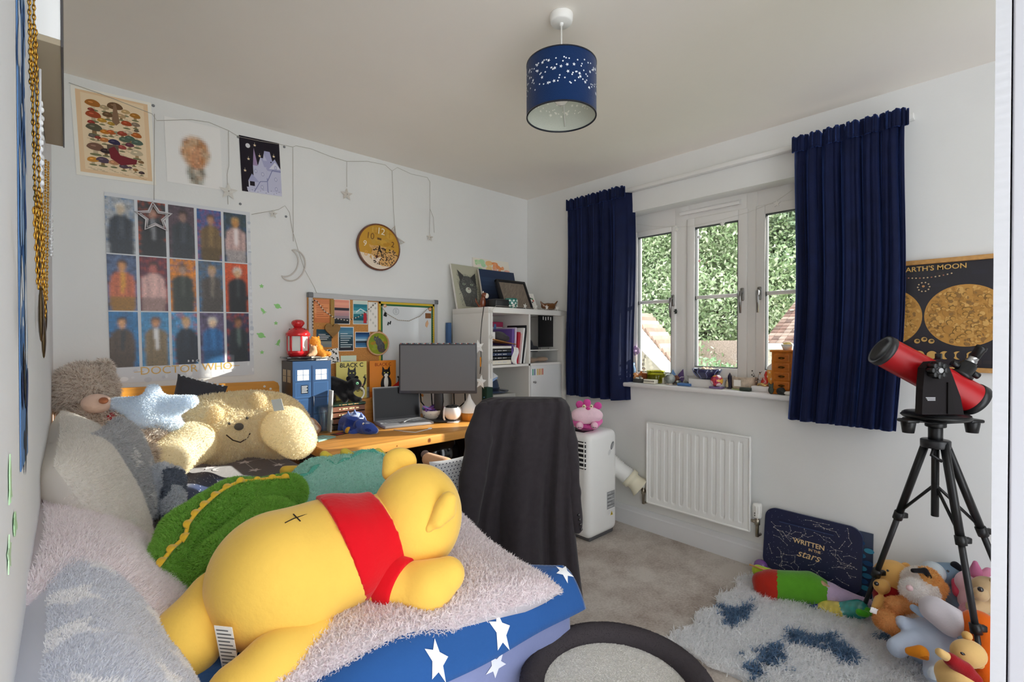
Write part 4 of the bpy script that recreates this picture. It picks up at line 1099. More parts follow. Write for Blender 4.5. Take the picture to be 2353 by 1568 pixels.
g = G(); g.box((xm, BY1 - .004, BH / 2), (BX1 - BX0 - .06, .006, BH - .05), 'dcdad6'); g.build('back_panel', 'gloss_paint', bc)
g = G(); g.box((2.552, BY0 + .012, .8975), (.326, .016, .338), 'dedfe0', .002); dr = g.build('door', 'gloss_paint', bc)
g = G(); g.lathe([(0, 0), (.005, 0), (.004, .01), (.008, .016), (.008, .02), (0, .022)], '9a9a9a', 14, dirmat((2.415, BY0 + .004, .95), (0, -1, 0))); g.build('knob', 'metal', dr)
mdr = frame_to((2.552, BY0 + .0038, .8975), (1, 0, 0), (0, 0, 1), (0, -1, 0))
g = G()
for i, c in enumerate(('2f9a7a', '3a5f8a', 'd9b84a', 'e0922e', 'e6a04a', 'd6602a')): g.rect(-.15 + i * .018 + (.01 if i > 1 else 0), .10, -.14 + i * .018 + (.01 if i > 1 else 0), .145, c, mdr, 1)
g.build('sticky_tabs', 'paper', dr, label='coloured paper tabs')
S1 = SHZ[0] + .008; S2 = SHZ[1] + .008
# upper left cell
bks = [('pale cream book at the bottom of the pile on the upper left shelf', 'e9e2d2', .034), ('black book second from the bottom of the shelf pile', '26282c', .022), ('navy book in the middle of the shelf pile', '2c3a58', .027), ('charcoal book second from the top of the shelf pile', '35373a', .022), ('white paperback topmost in the shelf pile', 'e6e3dc', .022)]
z = S1
for lb_, c, t in bks: book(lb_, (2.13, 2.50, z), (.18, .22, t), c, title=5, tcol='d8d8d8', group='books piled on the upper left shelf'); z += t + .0003
simple('clipboard', 'brown wooden clipboard slanting over the pile of shelf books', 'clipboard', 'pine', lambda g: g.box((2.15, 2.46, z + .026), (.22, .16, .005), 'b07838', .001, RY(10)))
simple('pencil_case', 'dark grey crumpled pouch lying on the clipboard', 'pouch', 'fabric', lambda g: blob(g, [E_((2.185, 2.48, z + .062), (.06, .05, .034)), E_((2.21, 2.45, z + .05), (.04, .04, .024))], '4a4648', .006, .01, .004, 50))
simple('white_carton', 'small white carton beside the grey pouch on the upper left shelf', 'carton', 'paper', lambda g: g.box((2.065, 2.46, z + .062), (.07, .08, .06), 'f2f1ee', .002))
simple('tall_carton', 'tall pale box with a pink lid at the back of the upper left shelf', 'box', 'paper', lambda g: (g.box((2.27, 2.67, S1 + .13), (.13, .12, .26), 'cfd2d8', .002), g.box((2.27, 2.67, S1 + .278), (.136, .126, .036), 'a83a5c', .002), g.box((2.26, 2.607, S1 + .18), (.02, .004, .2), '5a7fae')))
simple('plastic_bag', 'clear plastic bag slumped in front of the pink lidded box', 'bag', 'clear_film', lambda g: blob(g, [E_((2.10, 2.48, S1 + .235), (.03, .03, .06)), E_((2.10, 2.475, S1 + .20), (.04, .03, .03))], 'e6e8ec', .006, .01, .006, 60))
lean = [('purple folder standing at the left of the leaning books', '6a4f9a', .02, .24, 2.235, 2), ('lilac edged ring binder beside the purple folder', 'cfc0d8', .012, .25, 2.258, 3), ('red book leaning on the upper left shelf', 'b8283a', .018, .22, 2.279, 7), ('pink and white workbook beside the red book', 'd9a8a8', .012, .21, 2.297, 8), ('white spined book among the leaning books', 'eeeeec', .014, .25, 2.314, 9), ('tall black book leaning among the white ones', '1c1d22', .012, .27, 2.331, 10), ('rightmost white book leaning on the divider', 'e2e2e0', .012, .24, 2.345, 11)]
for lb_, c, t, h, x, a in lean:
    M = T(x - .004, 2.49, S1 + .002) @ RY(a * .9)
    o = thing('book', lb_, 'book', (x, 2.49, S1), 'books leaning on the upper left shelf')
    g = G(M); g.box((0, 0, h / 2), (t, .2, h), c, .001); g.rect(-t * .3, h * .2, t * .3, h * .6, 'f2efe8' if c != 'eeeeec' else '9a9a9a', M @ frame_to((0, -.1, 0), (1, 0, 0), (0, 0, 1), (0, -1, 0)), 2) if False else None
    g.build('cover', 'print_gloss', o)
    g = G(M); g.box((0, .003, h / 2), (t * .7, .196, h + .001), 'efeade'); g.build('pages', 'paper', o)
simple('paper_sheet', 'crumpled white paper sheet hanging over the front of the shelf pile', 'paper', 'paper', lambda g: cloth(g, 14, 14, lambda u, v: (2.225 + .045 * u + .012 * math.sin(v * 6), 2.376 + .012 * math.sin(u * 7 + v * 3), S1 + .125 - .12 * v - .02 * u), 'efeff0', .0015))
# upper right cell
ho = thing('desk_caddy', 'black felt hanging panel with white pins in the upper right cube', 'panel', (2.58, 2.42, S1 + .1))
g = G(); g.box((2.595, 2.42, S1 + .235), (.155, .012, .245), '141416', .003); g.build('panel', 'fabric', ho)
for i in range(4): 
    g = G(); g.box((2.56 + .027 * i, 2.413, S1 + .325 - .003 * (i % 2)), (.006, .003, .024), 'eeeeee'); g.build('pin', 'plastic', ho)
g = G(); g.tube([(2.55, 2.42, S1 + .112), (2.55, 2.44, S1 + .085)], .003, '9a9a9a', 6); g.tube([(2.64, 2.42, S1 + .112), (2.64, 2.44, S1 + .085)], .003, '9a9a9a', 6); g.build('leg', 'metal', ho)
simple('camera_bag', 'small black bag lying in the upper right cube left of the felt panel', 'bag', 'fabric', lambda g: blob(g, [E_((2.455, 2.5, S1 + .13), (.05, .07, .05)), B_((2.46, 2.5, S1 + .10), (.06, .08, .02), .01)], '2a2b30', .006, .01, .003, 50))
tb = thing('plastic_tub', 'clear plastic tub of beige odds and ends in the upper right cube', 'tub', (2.55, 2.47, S1))
g = G(); g.box((2.545, 2.48, S1 + .045), (.29, .19, .086), 'ffffff', .008); g.build('tub', 'clear_film', tb)
g = G(); g.box((2.545, 2.48, S1 + .091), (.30, .2, .008), 'e6e6e2', .003); g.build('lid', 'plastic', tb)
g = G(); blob(g, [E_((2.58, 2.45, S1 + .022), (.05, .05, .018)), E_((2.5, 2.47, S1 + .02), (.05, .05, .016))], 'c2a68e', .006, .01, .004, 60); g.build('contents', 'fabric', tb)
# lower left cell
hat = thing('fedora_hat', 'navy felt brimmed hat on the grey box in the lower left cube', 'hat', (2.14, 2.50, S2 + .13))
hz_ = S2 + .16
g = G(); g.lathe([(0, .092), (.04, .094), (.06, .084), (.07, .05), (.074, .012), (.08, .004), (.12, .0), (.14, .008), (.141, .011), (.12, .005)], '39465e', 32, T(2.13, 2.52, hz_) @ Matrix.Diagonal((1, .9, 1, 1))); hh = g.build('crown', 'velour', hat)
g = G(); g.lathe([(.0765, .012), (.0775, .012), (.0755, .034), (.0745, .034)], '20283a', 32, T(2.13, 2.52, hz_) @ Matrix.Diagonal((1, .9, 1, 1))); g.build('band', 'velour', hh)
simple('folded_paper', 'white and blue folded paper tucked on top of the navy hat', 'paper', 'paper', lambda g: (g.box((2.075, 2.46, hz_ + .115), (.11, .07, .004), 'f0f2f6', 0, RY(-18) @ RX(30)), g.box((2.085, 2.45, hz_ + .103), (.08, .06, .003), '9ab6e0', 0, RY(-24) @ RX(34))))
simple('grey_box', 'flat grey box in the lower left cube under the navy hat', 'box', 'paper', lambda g: g.box((2.15, 2.49, S2 + .12), (.2, .22, .075), 'a8a7a2', .003))
simple('box_file', 'white box with dark metal corner in the lower left cube, under the grey box', 'box', 'paper', lambda g: (g.box((2.17, 2.49, S2 + .04), (.26, .23, .079), 'e9e6dc', .003), g.box((2.285, 2.374, S2 + .065), (.03, .004, .03), '3a3430')))
simple('green_carton', 'dark green box on the lower shelf just behind the monitor edge', 'box', 'paper', lambda g: g.box((1.955, 2.33, DZ + .10), (.05, .05, .2), '1f3a30', .002))

# ---- on top of the bookcase
TZ = BH
def canvas(label, x, y, w, h, lean, yaw, face, draw, edge='ecebe6', name='canvas_print', th=.016, frame=None, cat='picture'):
    M = T(x, y, TZ + .001) @ RZ(yaw) @ RX(90 - lean)
    o = thing(name, label, cat, (x, y, TZ))
    g = G(M); g.box((0, h / 2, -th / 2), (w, h, th), edge)
    g.rect(-w / 2, 0, w / 2, h, face, M, 1); draw(g, M, w, h); g.build('picture', 'print_gloss', o)
    if frame:
        g = G(M)
        for (a, b, c, d) in ((-w / 2 - .016, w / 2 + .016, -.0, .016), (-w / 2 - .016, w / 2 + .016, h - .016, h + .004), (-w / 2 - .016, -w / 2 + .004, 0, h), (w / 2 - .004, w / 2 + .016, 0, h)):
            g.box(((a + b) / 2, (c + d) / 2, -.004), (b - a, d - c, .024), frame, .002)
        g.build('frame', 'plastic', o)
    return o
def cat_c(g, M, w, h):
    rs = np.random.default_rng(3)
    g.disc(0, h * .5, .085, .085, '5c5d5b', M, 2, 30); g.flat([(-.08, h * .5), (.085, h * .5), (.06, .02), (-.05, .02)], '666764', M, 2.2)
    for i in range(420):
        x, y = rs.uniform(-.09, .095), h * rs.uniform(.08, .78); a = math.atan2(y - h * .45, x) + rs.normal() * .3; l = rs.uniform(.006, .02)
        g.line([(x, y), (x + l * math.cos(a), y + l * math.sin(a))], .0016, ['4d4d4c', '7b7c79', '3c3d3e', '9a9b95', '59605e'][i % 5], M, 3 + i * .004)
    g.flat([(-.07, h * .6), (-.085, h * .88), (-.03, h * .75)], '4a4a4a', M, 6); g.flat([(.03, h * .72), (.085, h * .84), (.08, h * .55)], '3f4040', M, 6)
    g.disc(-.005, h * .43, .026, .022, 'cfd3c6', M, 6); g.disc(.0, h * .46, .009, .006, '8d7d74', M, 7)
    for q in (-.04, .035): g.disc(q, h * .56, .012, .008, 'c5d3b8', M, 7); g.disc(q, h * .56, .005, .007, '1e2220', M, 8)
canvas('canvas painting of a grey cat at the left on top of the bookcase', 2.12, 2.70, .26, .33, 13, 4, 'b9b8a4', cat_c)
def wash(g, M, w, h):
    rs = np.random.default_rng(5)
    for i in range(70):
        x = rs.uniform(-.5, .5); c = ['a9d9a0', 'b5e0b4', 'c8e4b8'] if x < -.2 else (['f0d49a', 'f2c48a'] if x < .05 else ['f09a5e', 'f2a878', 'ee8c58', 'f0b8a8'])
        y = h * rs.uniform(.45, .94); g.disc(x * w * .86, y, rs.uniform(.01, .035), rs.uniform(.008, .02), c[i % len(c)], M, 2 + i * .04)
    g.line([(-.06, h * .62), (-.02, h * .68), (.03, h * .66), (.08, h * .7)], .002, '8a6a50', M, 6)
canvas('watercolour canvas in green and orange, rearmost on top of the bookcase', 2.385, 2.735, .36, .40, 9, 0, 'efe9dc', wash)
canvas('dark blue canvas leaning in front of the watercolour on the bookcase', 2.37, 2.64, .35, .31, 14, 0, '2d3b58', lambda g, M, w, h: [g.rect(-w / 2, h * t, w / 2, h * (t + .1), c, M, 2) for t, c in ((0, '151a26'), (.1, '18202e'), (.2, '1c2536'), (.3, '1f2a40'), (.4, '243048'), (.5, '283650'), (.6, '2f3f5c'), (.7, '354664'))], edge='dcd8d0')
canvas('black framed photo leaning at the front on top of the bookcase', 2.40, 2.50, .26, .235, 24, 0, '83766a', lambda g, M, w, h: [g.disc((random.random() - .5) * w * .8, h * (.12 + .76 * random.random()), .022, .004, random.choice(['7f7266', '887b6e', '7b6f64', '8c8073']), M, 2 + i * .004, a=.7 + .3 * random.random()) for i in range(260)], frame='17161a', name='framed_photo')
def rb(g, M, w, h):
    for i, c in enumerate(('d8402c', 'e6902e', 'e8cf3c', '5ea04a', '3f70b4')): g.disc(-.05, h * .42, .032 - i * .005, .05 - i * .008, c, M, 2 + i, t0=0, t1=PI)
    for i in range(9): g.disc(.055 + .02 * math.cos(i), h * .62 + .018 * math.sin(i), .007, .007, ['d05a50', '4f8a60', '3a3a44'][i % 3], M, 3)
    g.disc(.0, h * .45, .006, .005, '20202a', M, 3)
canvas('white card with a painted rainbow at the right on top of the bookcase', 2.62, 2.62, .19, .16, 24, -6, 'f2efe9', rb, th=.003, name='greeting_card', cat='card')
small_toy('wooden_figurine', 'small brown and white cat figurine at the left front of the bookcase top', [E_((2.075, 2.52, TZ + .04), (.022, .02, .042)), E_((2.08, 2.51, TZ + .088), (.022, .02, .02)), C_((2.05, 2.53, TZ + .01), (2.025, 2.53, TZ + .045), .007, .006), C_((2.025, 2.53, TZ + .045), (2.02, 2.53, TZ + .065), .006, .004)], '7a3a1e', [('face', [E_((2.09, 2.497, TZ + .084), (.016, .012, .018))], 'efe6da', 'plastic'), ('ear', [E_((2.07, 2.51, TZ + .108), (.005, .004, .009))], 'efe6da', 'plastic')], mt='shiny', cat='figurine')
simple('black_case', 'flat black case at the front left of the bookcase top', 'case', 'plastic', lambda g: g.box((2.17, 2.46, TZ + .031), (.15, .1, .06), '222224', .012))
def cup(g):
    g.lathe([(0, 0), (.03, 0), (.04, .01), (.044, .05), (.044, .07), (.041, .07), (.04, .012), (0, .008)], '2f7a70', 24, T(2.255, 2.43, TZ))
    for i in range(10):
        for k in range(3):
            a = i * .628 + k * .314; g.box((2.255 + .0445 * math.cos(a), 2.43 + .0445 * math.sin(a), TZ + .018 + .018 * k), (.002, .012, .012), 'dfeee8', 0, Matrix.Rotation(a, 4, 'Z') @ RX(45))
simple('patterned_cup', 'small teal patterned cup beside the black case on the bookcase', 'cup', 'shiny', cup)
simple('carved_bowl', 'brown carved wooden dish with pointed ends on the right of the bookcase top', 'dish', 'shiny', lambda g: blob(g, [E_((2.635, 2.43, TZ + .03), (.07, .035, .028)), C_((2.69, 2.43, TZ + .035), (2.73, 2.425, TZ + .075), .016, .005), C_((2.58, 2.43, TZ + .035), (2.55, 2.43, TZ + .065), .014, .005), E_((2.665, 2.41, TZ + .045), (.02, .015, .012))], '6d4526', .005, .012, .003, 60))
# ================================================================ ON THE BACK AND LEFT WALLS
def pinned(name, label, cat, pts, y, draw, mt='paper', bgc='f4f3ef', group=None, th=.0012, curl=0.0):
    "a sheet hung on the back wall: pts are its corners (tl, tr, br, bl) as seen"
    P = [on_y(u, v, y) for u, v in pts]
    c = sum(P) / 4
    w = (np.linalg.norm(P[1] - P[0]) + np.linalg.norm(P[2] - P[3])) / 2; h = (np.linalg.norm(P[3] - P[0]) + np.linalg.norm(P[2] - P[1])) / 2
    ang = math.atan2((P[1] - P[0])[2] + (P[2] - P[3])[2], (P[1] - P[0])[0] + (P[2] - P[3])[0])
    m = frame_to(c, (1, 0, 0), (0, 0, 1), (0, -1, 0)) @ Matrix.Rotation(ang, 4, 'Z')
    g = G(m); g.box((0, 0, -th / 2), (w, h, th), bgc); g.M = None
    draw(g, m, w, h)
    return g.build(name, mt, label=label, cat=cat, group=group), m, w, h
YW = 2.804
# mushroom chart
def mush(g, m, w, h):
    g.rect(-w / 2 + .014, -h / 2 + .016, w / 2 - .014, h / 2 - .012, 'e9c9a2', m, 1)
    g.rect(-w / 2 + .03, -h / 2 + .03, w / 2 - .03, h / 2 - .022, 'efd8b6', m, 2)
    L = [(.2, .88, .16, 'a86a2c'), (.17, .80, .07, '8a3a2c'), (.38, .86, .1, 'b09a78'), (.55, .90, .17, '6e5138'), (.72, .86, .1, 'c0a070'), (.87, .83, .12, 'a8732e'),
         (.2, .73, .16, 'a04a2a'), (.16, .63, .08, '9a3a30'), (.33, .68, .1, 'c0903a'), (.43, .77, .12, '6a5036'), (.47, .66, .08, 'b08a3a'), (.64, .79, .1, 'b89a74'), (.72, .70, .12, 'a84a28'), (.87, .71, .1, '8a7a68'), (.88, .63, .06, '6a5a4a'),
         (.2, .56, .17, '5e5a48'), (.36, .53, .1, 'c07a2a'), (.46, .54, .1, 'b8602e'), (.55, .55, .06, '8a8a70'), (.64, .55, .11, '9a4430'), (.87, .56, .12, 'b0622a'), (.74, .58, .1, 'c8b49a'),
         (.17, .45, .09, '6a6258'), (.25, .44, .07, '8a3a30'), (.35, .42, .1, 'c07a44'), (.5, .41, .13, '3a3450'), (.67, .47, .12, '5a6a58'), (.76, .5, .12, '52685a'), (.88, .46, .13, '56685c'), (.75, .41, .1, '6a3a48'),
         (.2, .3, .18, '7a5a4a'), (.36, .27, .12, '3a2c2c'), (.62, .36, .1, 'a04a44'), (.86, .31, .14, 'c4b496'), (.15, .13, .12, 'c88a3a'), (.3, .14, .14, '5a4a5a'), (.47, .13, .11, 'c08a66'), (.63, .1, .1, '5a4a54'), (.73, .1, .05, '5a4450'), (.8, .17, .08, 'b0a080'), (.92, .2, .07, '8a6a48'), (.82, .08, .06, '9a7048'), (.92, .05, .07, '4a3a3a')]
    for i, (x, y, s, c) in enumerate(L):
        X = -w / 2 + .03 + x * (w - .06) - .005; Y = -h / 2 + .03 + y * (h - .055); s *= w * 1.35
        sc = ['d6c2a0', 'a88a64', 'c4b090', '8a6e4e'][i % 4]
        g.flat([(X - s * .1, Y), (X + s * .1, Y), (X + s * .13, Y - s * .42), (X - s * .13, Y - s * .42)], sc, m, 3)
        g.disc(X, Y - s * .43, s * .3, s * .08, '7a7a58', m, 3)
        g.disc(X, Y, s * .44, s * .17, c, m, 4, 16, .05 * (i % 5 - 2)); g.disc(X, Y - .01 * s, s * .44, s * .34, c, m, 4.5, 12, 0, 0, PI)
        g.disc(X - s * .1, Y + s * .12, s * .14, s * .05, [min(1, q * 1.7 + .03) for q in hx(c)], m, 5)
        for k in range(3): g.rect(X - s * .4 + k * .008, Y - s * .75 - k * .004, X - s * .1 + k * .01, Y - s * .75 - k * .004 + .0012, '9a8466', m, 3)
    X, Y = -w / 2 + .55 * w, -h / 2 + .27 * h
    g.flat([(X - .04, Y + .03), (X - .02, Y + .045), (X, Y + .01), (X + .06, Y), (X + .055, Y - .02), (X, Y - .035), (X - .035, Y - .01)], '7a2c34', m, 6)
    g.flat([(X - .045, Y + .05), (X - .005, Y + .052), (X - .005, Y + .02), (X - .045, Y + .02)], '6a5a4e', m, 5.5)
    X = -w / 2 + .52 * w; Y = -h / 2 + .73 * h
    g.flat([(X - .004, Y + .062), (X + .004, Y + .062), (X + .014, Y - .02), (X, Y - .036), (X - .014, Y - .02)], '8a6c54', m, 3.6)
pinned('mushroom_poster', 'vintage mushroom chart poster taped high on the back wall at the left', 'poster', [(162, 193), (349, 238), (357, 425), (175, 402)], YW, mush, bgc='f2efe6')
def mosaic(g, m, x0, y0, w, h, nx, ny, fn, k, rs):
    A = np.array([[hx(fn((i + .5) / nx, (j + .5) / ny)) for i in range(nx)] for j in range(ny)])
    for _ in range(2):
        Q = np.pad(A, ((1, 1), (1, 1), (0, 0)), 'edge'); A = .36 * A + .16 * (Q[:-2, 1:-1] + Q[2:, 1:-1] + Q[1:-1, :-2] + Q[1:-1, 2:])
    for j in range(ny):
        for i in range(nx):
            g.rect(x0 + w * i / nx, y0 + h * j / ny, x0 + w * (i + 1) / nx, y0 + h * (j + 1) / ny, np.clip(A[j, i] * (1 + rs.normal() * (.08 if A[j, i].mean() < .6 else .004)), 0, 1), m, k)
def portrait(g, m, w, h):
    rs = np.random.default_rng(8)
    def fn(u, v):
        x, y = (u - .5) / .43, (v - .64) / .33
        if x * x + y * y < 1: return ['d9a070', 'b0703c', 'c98a58', 'e6c8a8', '8a5a34', 'b8a890', 'd0b090'][rs.integers(7)] if abs(x) > .45 or y > .3 else ['e6bb96', 'd8a27a', 'c98a66', 'a8745a'][rs.integers(4)]
        if v < .36 and abs(u - .5) < .26 - .1 * abs(v - .25): return ['5a5a50', 'b8bdb4', '8a8478', 'd8d4cc', 'c09a78'][rs.integers(5)]
        return 'efeeec'
    mosaic(g, m, -w * .28, -h * .47, w * .6, h * .78, 18, 24, fn, 1, rs)
pinned('portrait_print', 'white sheet with a small blurred brown portrait, between the mushroom chart and the night house', 'poster', [(378, 267), (508, 296), (509, 437), (383, 417)], YW, portrait, bgc='efeeec')
def house(g, m, w, h):
    g.rect(-w / 2, -h / 2, w / 2, h / 2, '221c26', m, 1)
    P = lambda x, y: (-w / 2 + x * w, -h / 2 + y * h)
    W1, W2, W3 = 'c3c4dc', 'a9aacd', '8d90ba'
    def fl(pts, c, k): g.flat([P(*q) for q in pts], c, m, k)
    g.disc(*P(.2, .84), .011, .012, 'd9d9de', m, 2)
    for x, y in ((.37, .87), (.84, .73), (.2, .60), (.48, .69), (.1, .38)): g.star2(*P(x, y), .008, 'f0dcb8', m, 2); g.rect(P(x, y)[0] - .0005, P(x, y)[1] + .006, P(x, y)[0] + .0005, P(x, y)[1] + .014, 'e8e0d0', m, 2)
    fl([(.15, .0), (1, .0), (1, .09), (.12, .09)], 'cfd0e4', 2)
    fl([(.32, .06), (.64, .06), (.64, .52), (.32, .52)], W1, 2); fl([(.3, .5), (.34, .82), (.42, .5)], 'a58fb4', 3); fl([(.3, .28), (.42, .28), (.42, .5), (.3, .5)], W1, 2.5)
    fl([(.42, .5), (.5, .68), (.58, .5)], W1, 3); fl([(.5, .66), (.72, .66), (.8, .5), (.56, .5)], W2, 2.6); fl([(.55, .62), (.6, .8), (.74, .8), (.8, .62)], W2, 3); fl([(.56, .62), (.58, .74), (.66, .62)], W1, 3.5)
    fl([(.64, .06), (1, .06), (1, .5), (.64, .5)], W1, 3); fl([(.62, .48), (.86, .68), (1, .5), (1, .44), (.66, .44)], W2, 3.6); fl([(.7, .48), (.86, .62), (1, .5)], 'dcdcea', 4)
    fl([(.16, .2), (.26, .34), (.44, .2)], W2, 3.6); fl([(.17, .08), (.2, .08), (.2, .2), (.17, .2)], 'dcdcea', 3); fl([(.12, .04), (.3, .02), (.36, .12), (.2, .12)], W1, 3.6)
    g.line([P(.3, .02), P(.46, .22), P(.64, .24), P(.78, .46), P(1, .46)], .003, '6d70a0', m, 4.4); g.line([P(.64, .04), P(.64, .3)], .004, W3, m, 4.4)
    for (x, y) in ((.36, .4), (.53, .36), (.5, .12), (.86, .3), (.86, .12), (.87, .52)):
        g.disc(*P(x, y), .007, .011, '8488b4', m, 4.5, 12); g.disc(*P(x, y), .005, .009, 'd5d6e6', m, 5, 12); g.rect(P(x, y)[0] - .0005, P(x, y)[1] - .009, P(x, y)[0] + .0005, P(x, y)[1] + .009, '8488b4', m, 5.4)
    for i in range(12): g.disc(*P(.18 + .068 * i, .02 + .05 * (i % 3) * .5), .0016, .0016, '3a3a4a', m, 5)
pinned('house_poster', 'dark poster of a pale gabled house under hanging stars, right of the blurred portrait', 'poster', [(550, 311), (644, 330), (645, 452), (555, 438)], YW, house, bgc='f0eef0')
# poster of fifteen blurred figures
FIG = [('a8adb3', '39414c', '4a525c', 'c9b9a0', 0), ('33353a', '2b2d31', '8a8c92', 'b88a78', 0), ('5a4a54', '3a4048', '4a5058', '9a7a70', 0), ('2f5b96', '7a6240', '8f7448', 'b98a70', 1), ('3a4a50', 'c9a9a4', 'f0e4e4', 'c08a50', 1),
       ('5a6f96', 'd0704a', 'e0a03a', 'd99a60', 1), ('5a2a3c', 'e0b4ae', 'e6bcb4', 'c06a60', 1), ('e08a2c', '3a4038', '4a5048', 'a88a78', 0), ('5c6878', '5a5450', '82786e', 'c0a088', 0), ('d0562a', '26282c', '3a3e42', 'd8b088', 0),
       ('2f7ab4', '5a4a3c', '33363a', 'e0a878', 0), ('4a90c0', '8f7c5c', 'eceef0', 'c8926a', 0), ('4f94c6', '26303e', '2a3442', 'd8b088', 0), ('6a5f80', '2f6fae', '3a7fc0', 'e6c8a8', 1), ('3a3350', '2b3138', '5a6a66', '9a6a4a', 0)]
def figures(g, m, w, h):
    rs = np.random.default_rng(14)
    g.rect(-w / 2, -h / 2, w / 2, h / 2, 'd6d9de', m, 1)
    for i in range(46):
        g.disc(rs.uniform(-.5, .5) * w, -h / 2 + rs.uniform(0, .14) * h, rs.uniform(.004, .018), rs.uniform(.004, .014), ['e2e5e9', 'c8ccd3', 'eceef1'][i % 3], m, 2 + i * .01, 12)
        g.disc((rs.choice([-1, 1]) * .49) * w, rs.uniform(-.4, .5) * h, rs.uniform(.003, .01), rs.uniform(.004, .012), ['e2e5e9', 'c0c6d0'][i % 2], m, 2 + i * .01, 10)
    cx_ = [-.285 + .117 * i for i in range(5)]
    rw, rh = .104, .253
    for r in range(3):
        for c in range(5):
            bgc, jk, fr_, fc, two = FIG[r * 5 + c]
            x0 = -.2935 + .116 * c; y0 = h / 2 - .012 - (r + 1) * (rh + .006)
            dx = rs.uniform(-.06, .06)
            cand = [(hx(bgc) * (1.0 + q)) for q in (-.3, 0, .3)]
            alt = hx(['2f7ab4', 'd0562a', '2a2c34', 'c04a3a', '3a5a86'][(r * 2 + c) % 5])
            def fn(u, v, r=r):
                x = u - .5 - dx
                head = (x / .14) ** 2 + ((v - .79) / .085) ** 2 < 1
                hair = (x / .18) ** 2 + ((v - .83) / .1) ** 2 < 1
                sh = (.44 - .1 * abs(v - .3)) if v < .6 else .42 - (v - .6) * 2.4
                if head: return hx(fc)
                if hair: return hx(['d8d2c8', '4a3428', '2c2420', '6a4a30', 'c09a60'][(r + c) % 5])
                if v < .70 and abs(x) < sh:
                    if abs(x - .02) < .05 + .09 * (v - .3) and .3 < v < .69: return hx(fr_)
                    if abs(abs(x) - .2) < .05 and v > .25: return hx(jk) * .7
                    if v < .24: return hx(fr_) * .45 if two else hx(jk) * .8
                    return hx(jk)
                q = rs.random()
                return alt if q < .14 else cand[int(q * 97) % 3]
            mosaic(g, m, x0, y0, rw, rh, 18, 36, fn, 4, rs)
    g.rect(-.006, -h / 2 + .082, .010, -h / 2 + .094, '2a2a2c', m, 3); g.rect(.012, -h / 2 + .082, .028, -h / 2 + .094, '2a2a2c', m, 3); g.rect(.030, -h / 2 + .082, .046, -h / 2 + .094, '2a2a2c', m, 3)
    for i, ch in enumerate('BBC'): g.text(ch, .013, 'e8e8ea', m @ T(.002 + .018 * i, -h / 2 + .088, 0), 6, bold=.0004)
    g.text('DOCTOR', .052, 'd8ad5c', m @ T(-.075, -h / 2 + .05, 0), 3, sx=1.02); g.text('WHO', .052, 'd8ad5c', m @ T(.125, -h / 2 + .053, 0), 3)
    g.rect(-.21, -h / 2 + .047, -.175, -h / 2 + .0495, 'd8ad5c', m, 3); g.rect(.165, -h / 2 + .052, .225, -h / 2 + .0545, 'd8ad5c', m, 3)
pinned('portrait_poster', 'large poster of fifteen blurred standing figures in three rows above the bed', 'poster', [(246, 440), (578, 490), (580, 860), (248, 885)], YW, figures, mt='print_gloss', bgc='d6d9de')

# drawing pins and green glow stickers
for i, (u, v, lb_) in enumerate(((352, 243, 'grey drawing pin at the top right of the mushroom chart'), (547, 315, 'grey drawing pin at the top left of the night house poster'), (653, 338, 'grey drawing pin just right of the night house poster'), (552, 469, 'grey drawing pin between the night house and the portrait poster'), (657, 498, 'grey drawing pin in the light string above the crescent moon'))):
    g = G(); p = on_y(u, v, 2.807); g.lathe([(.0065, 0), (.0065, .003), (.004, .005), (0, .0055)], '7d8084', 12, dirmat(p, (0, -1, 0))); g.build('drawing_pin', 'plastic', label=lb_, cat='drawing pin')
def sticker(kind, u, v, s, label, wall='b', c='8fd07a', rot=0):
    p = on_y(u, v, 2.8065) if wall == 'b' else on_x(u, v, XL + .0008)
    m = (frame_to(p, (1, 0, 0), (0, 0, 1), (0, -1, 0)) if wall == 'b' else frame_to(p, (0, 1, 0), (0, 0, 1), (1, 0, 0))) @ RZ(rot)
    g = G()
    if kind == 'star': g.prism(star(s, .5), 0, .001, c, m)
    elif kind == 'planet': g.prism([(s * .75 * math.cos(t), s * .75 * math.sin(t)) for t in np.linspace(0, 6.28, 20)[:-1]], 0, .001, c, m); g.prism([(s * 1.25 * math.cos(t), s * .3 * math.sin(t)) for t in np.linspace(0, 6.28, 20)[:-1]], .001, .0014, c, m @ RZ(-25))
    else: g.prism([(-.35 * s, -.5 * s), (-.75 * s, -1.1 * s), (-.2 * s, -.8 * s), (0, -1.2 * s), (.2 * s, -.8 * s), (.75 * s, -1.1 * s), (.35 * s, -.5 * s), (.4 * s, .3 * s), (0, 1.1 * s), (-.4 * s, .3 * s)], 0, .001, c, m)
    g.build('wall_sticker', 'plastic', label=label, cat='wall sticker', group='green glow stickers')
for a in (('star', 601, 658, .013, 'topmost green star sticker right of the portrait poster'), ('planet', 638, 704, .018, 'upper green planet sticker right of the portrait poster'), ('rocket', 604, 714, .017, 'upper green rocket sticker close to the poster edge', 'b', '8fd07a', 35), ('star', 634, 743, .012, 'middle green star sticker right of the portrait poster'), ('planet', 600, 771, .02, 'lower green planet sticker close to the poster edge'), ('rocket', 640, 787, .018, 'lower green rocket sticker near the red lantern', 'b', '8fd07a', -22), ('star', 602, 810, .012, 'lowest green star sticker just above the headboard')):
    sticker(*a)
for a in (('rocket', 22, 1098, .022, 'upper pale green sticker on the left wall near the camera', 'l', 'b4dcae'), ('planet', 33, 1205, .018, 'middle pale green sticker on the left wall near the camera', 'l', 'b4dcae'), ('star', 20, 1275, .02, 'lowest pale green sticker on the left wall near the camera', 'l', 'c0dfba')):
    sticker(*a)

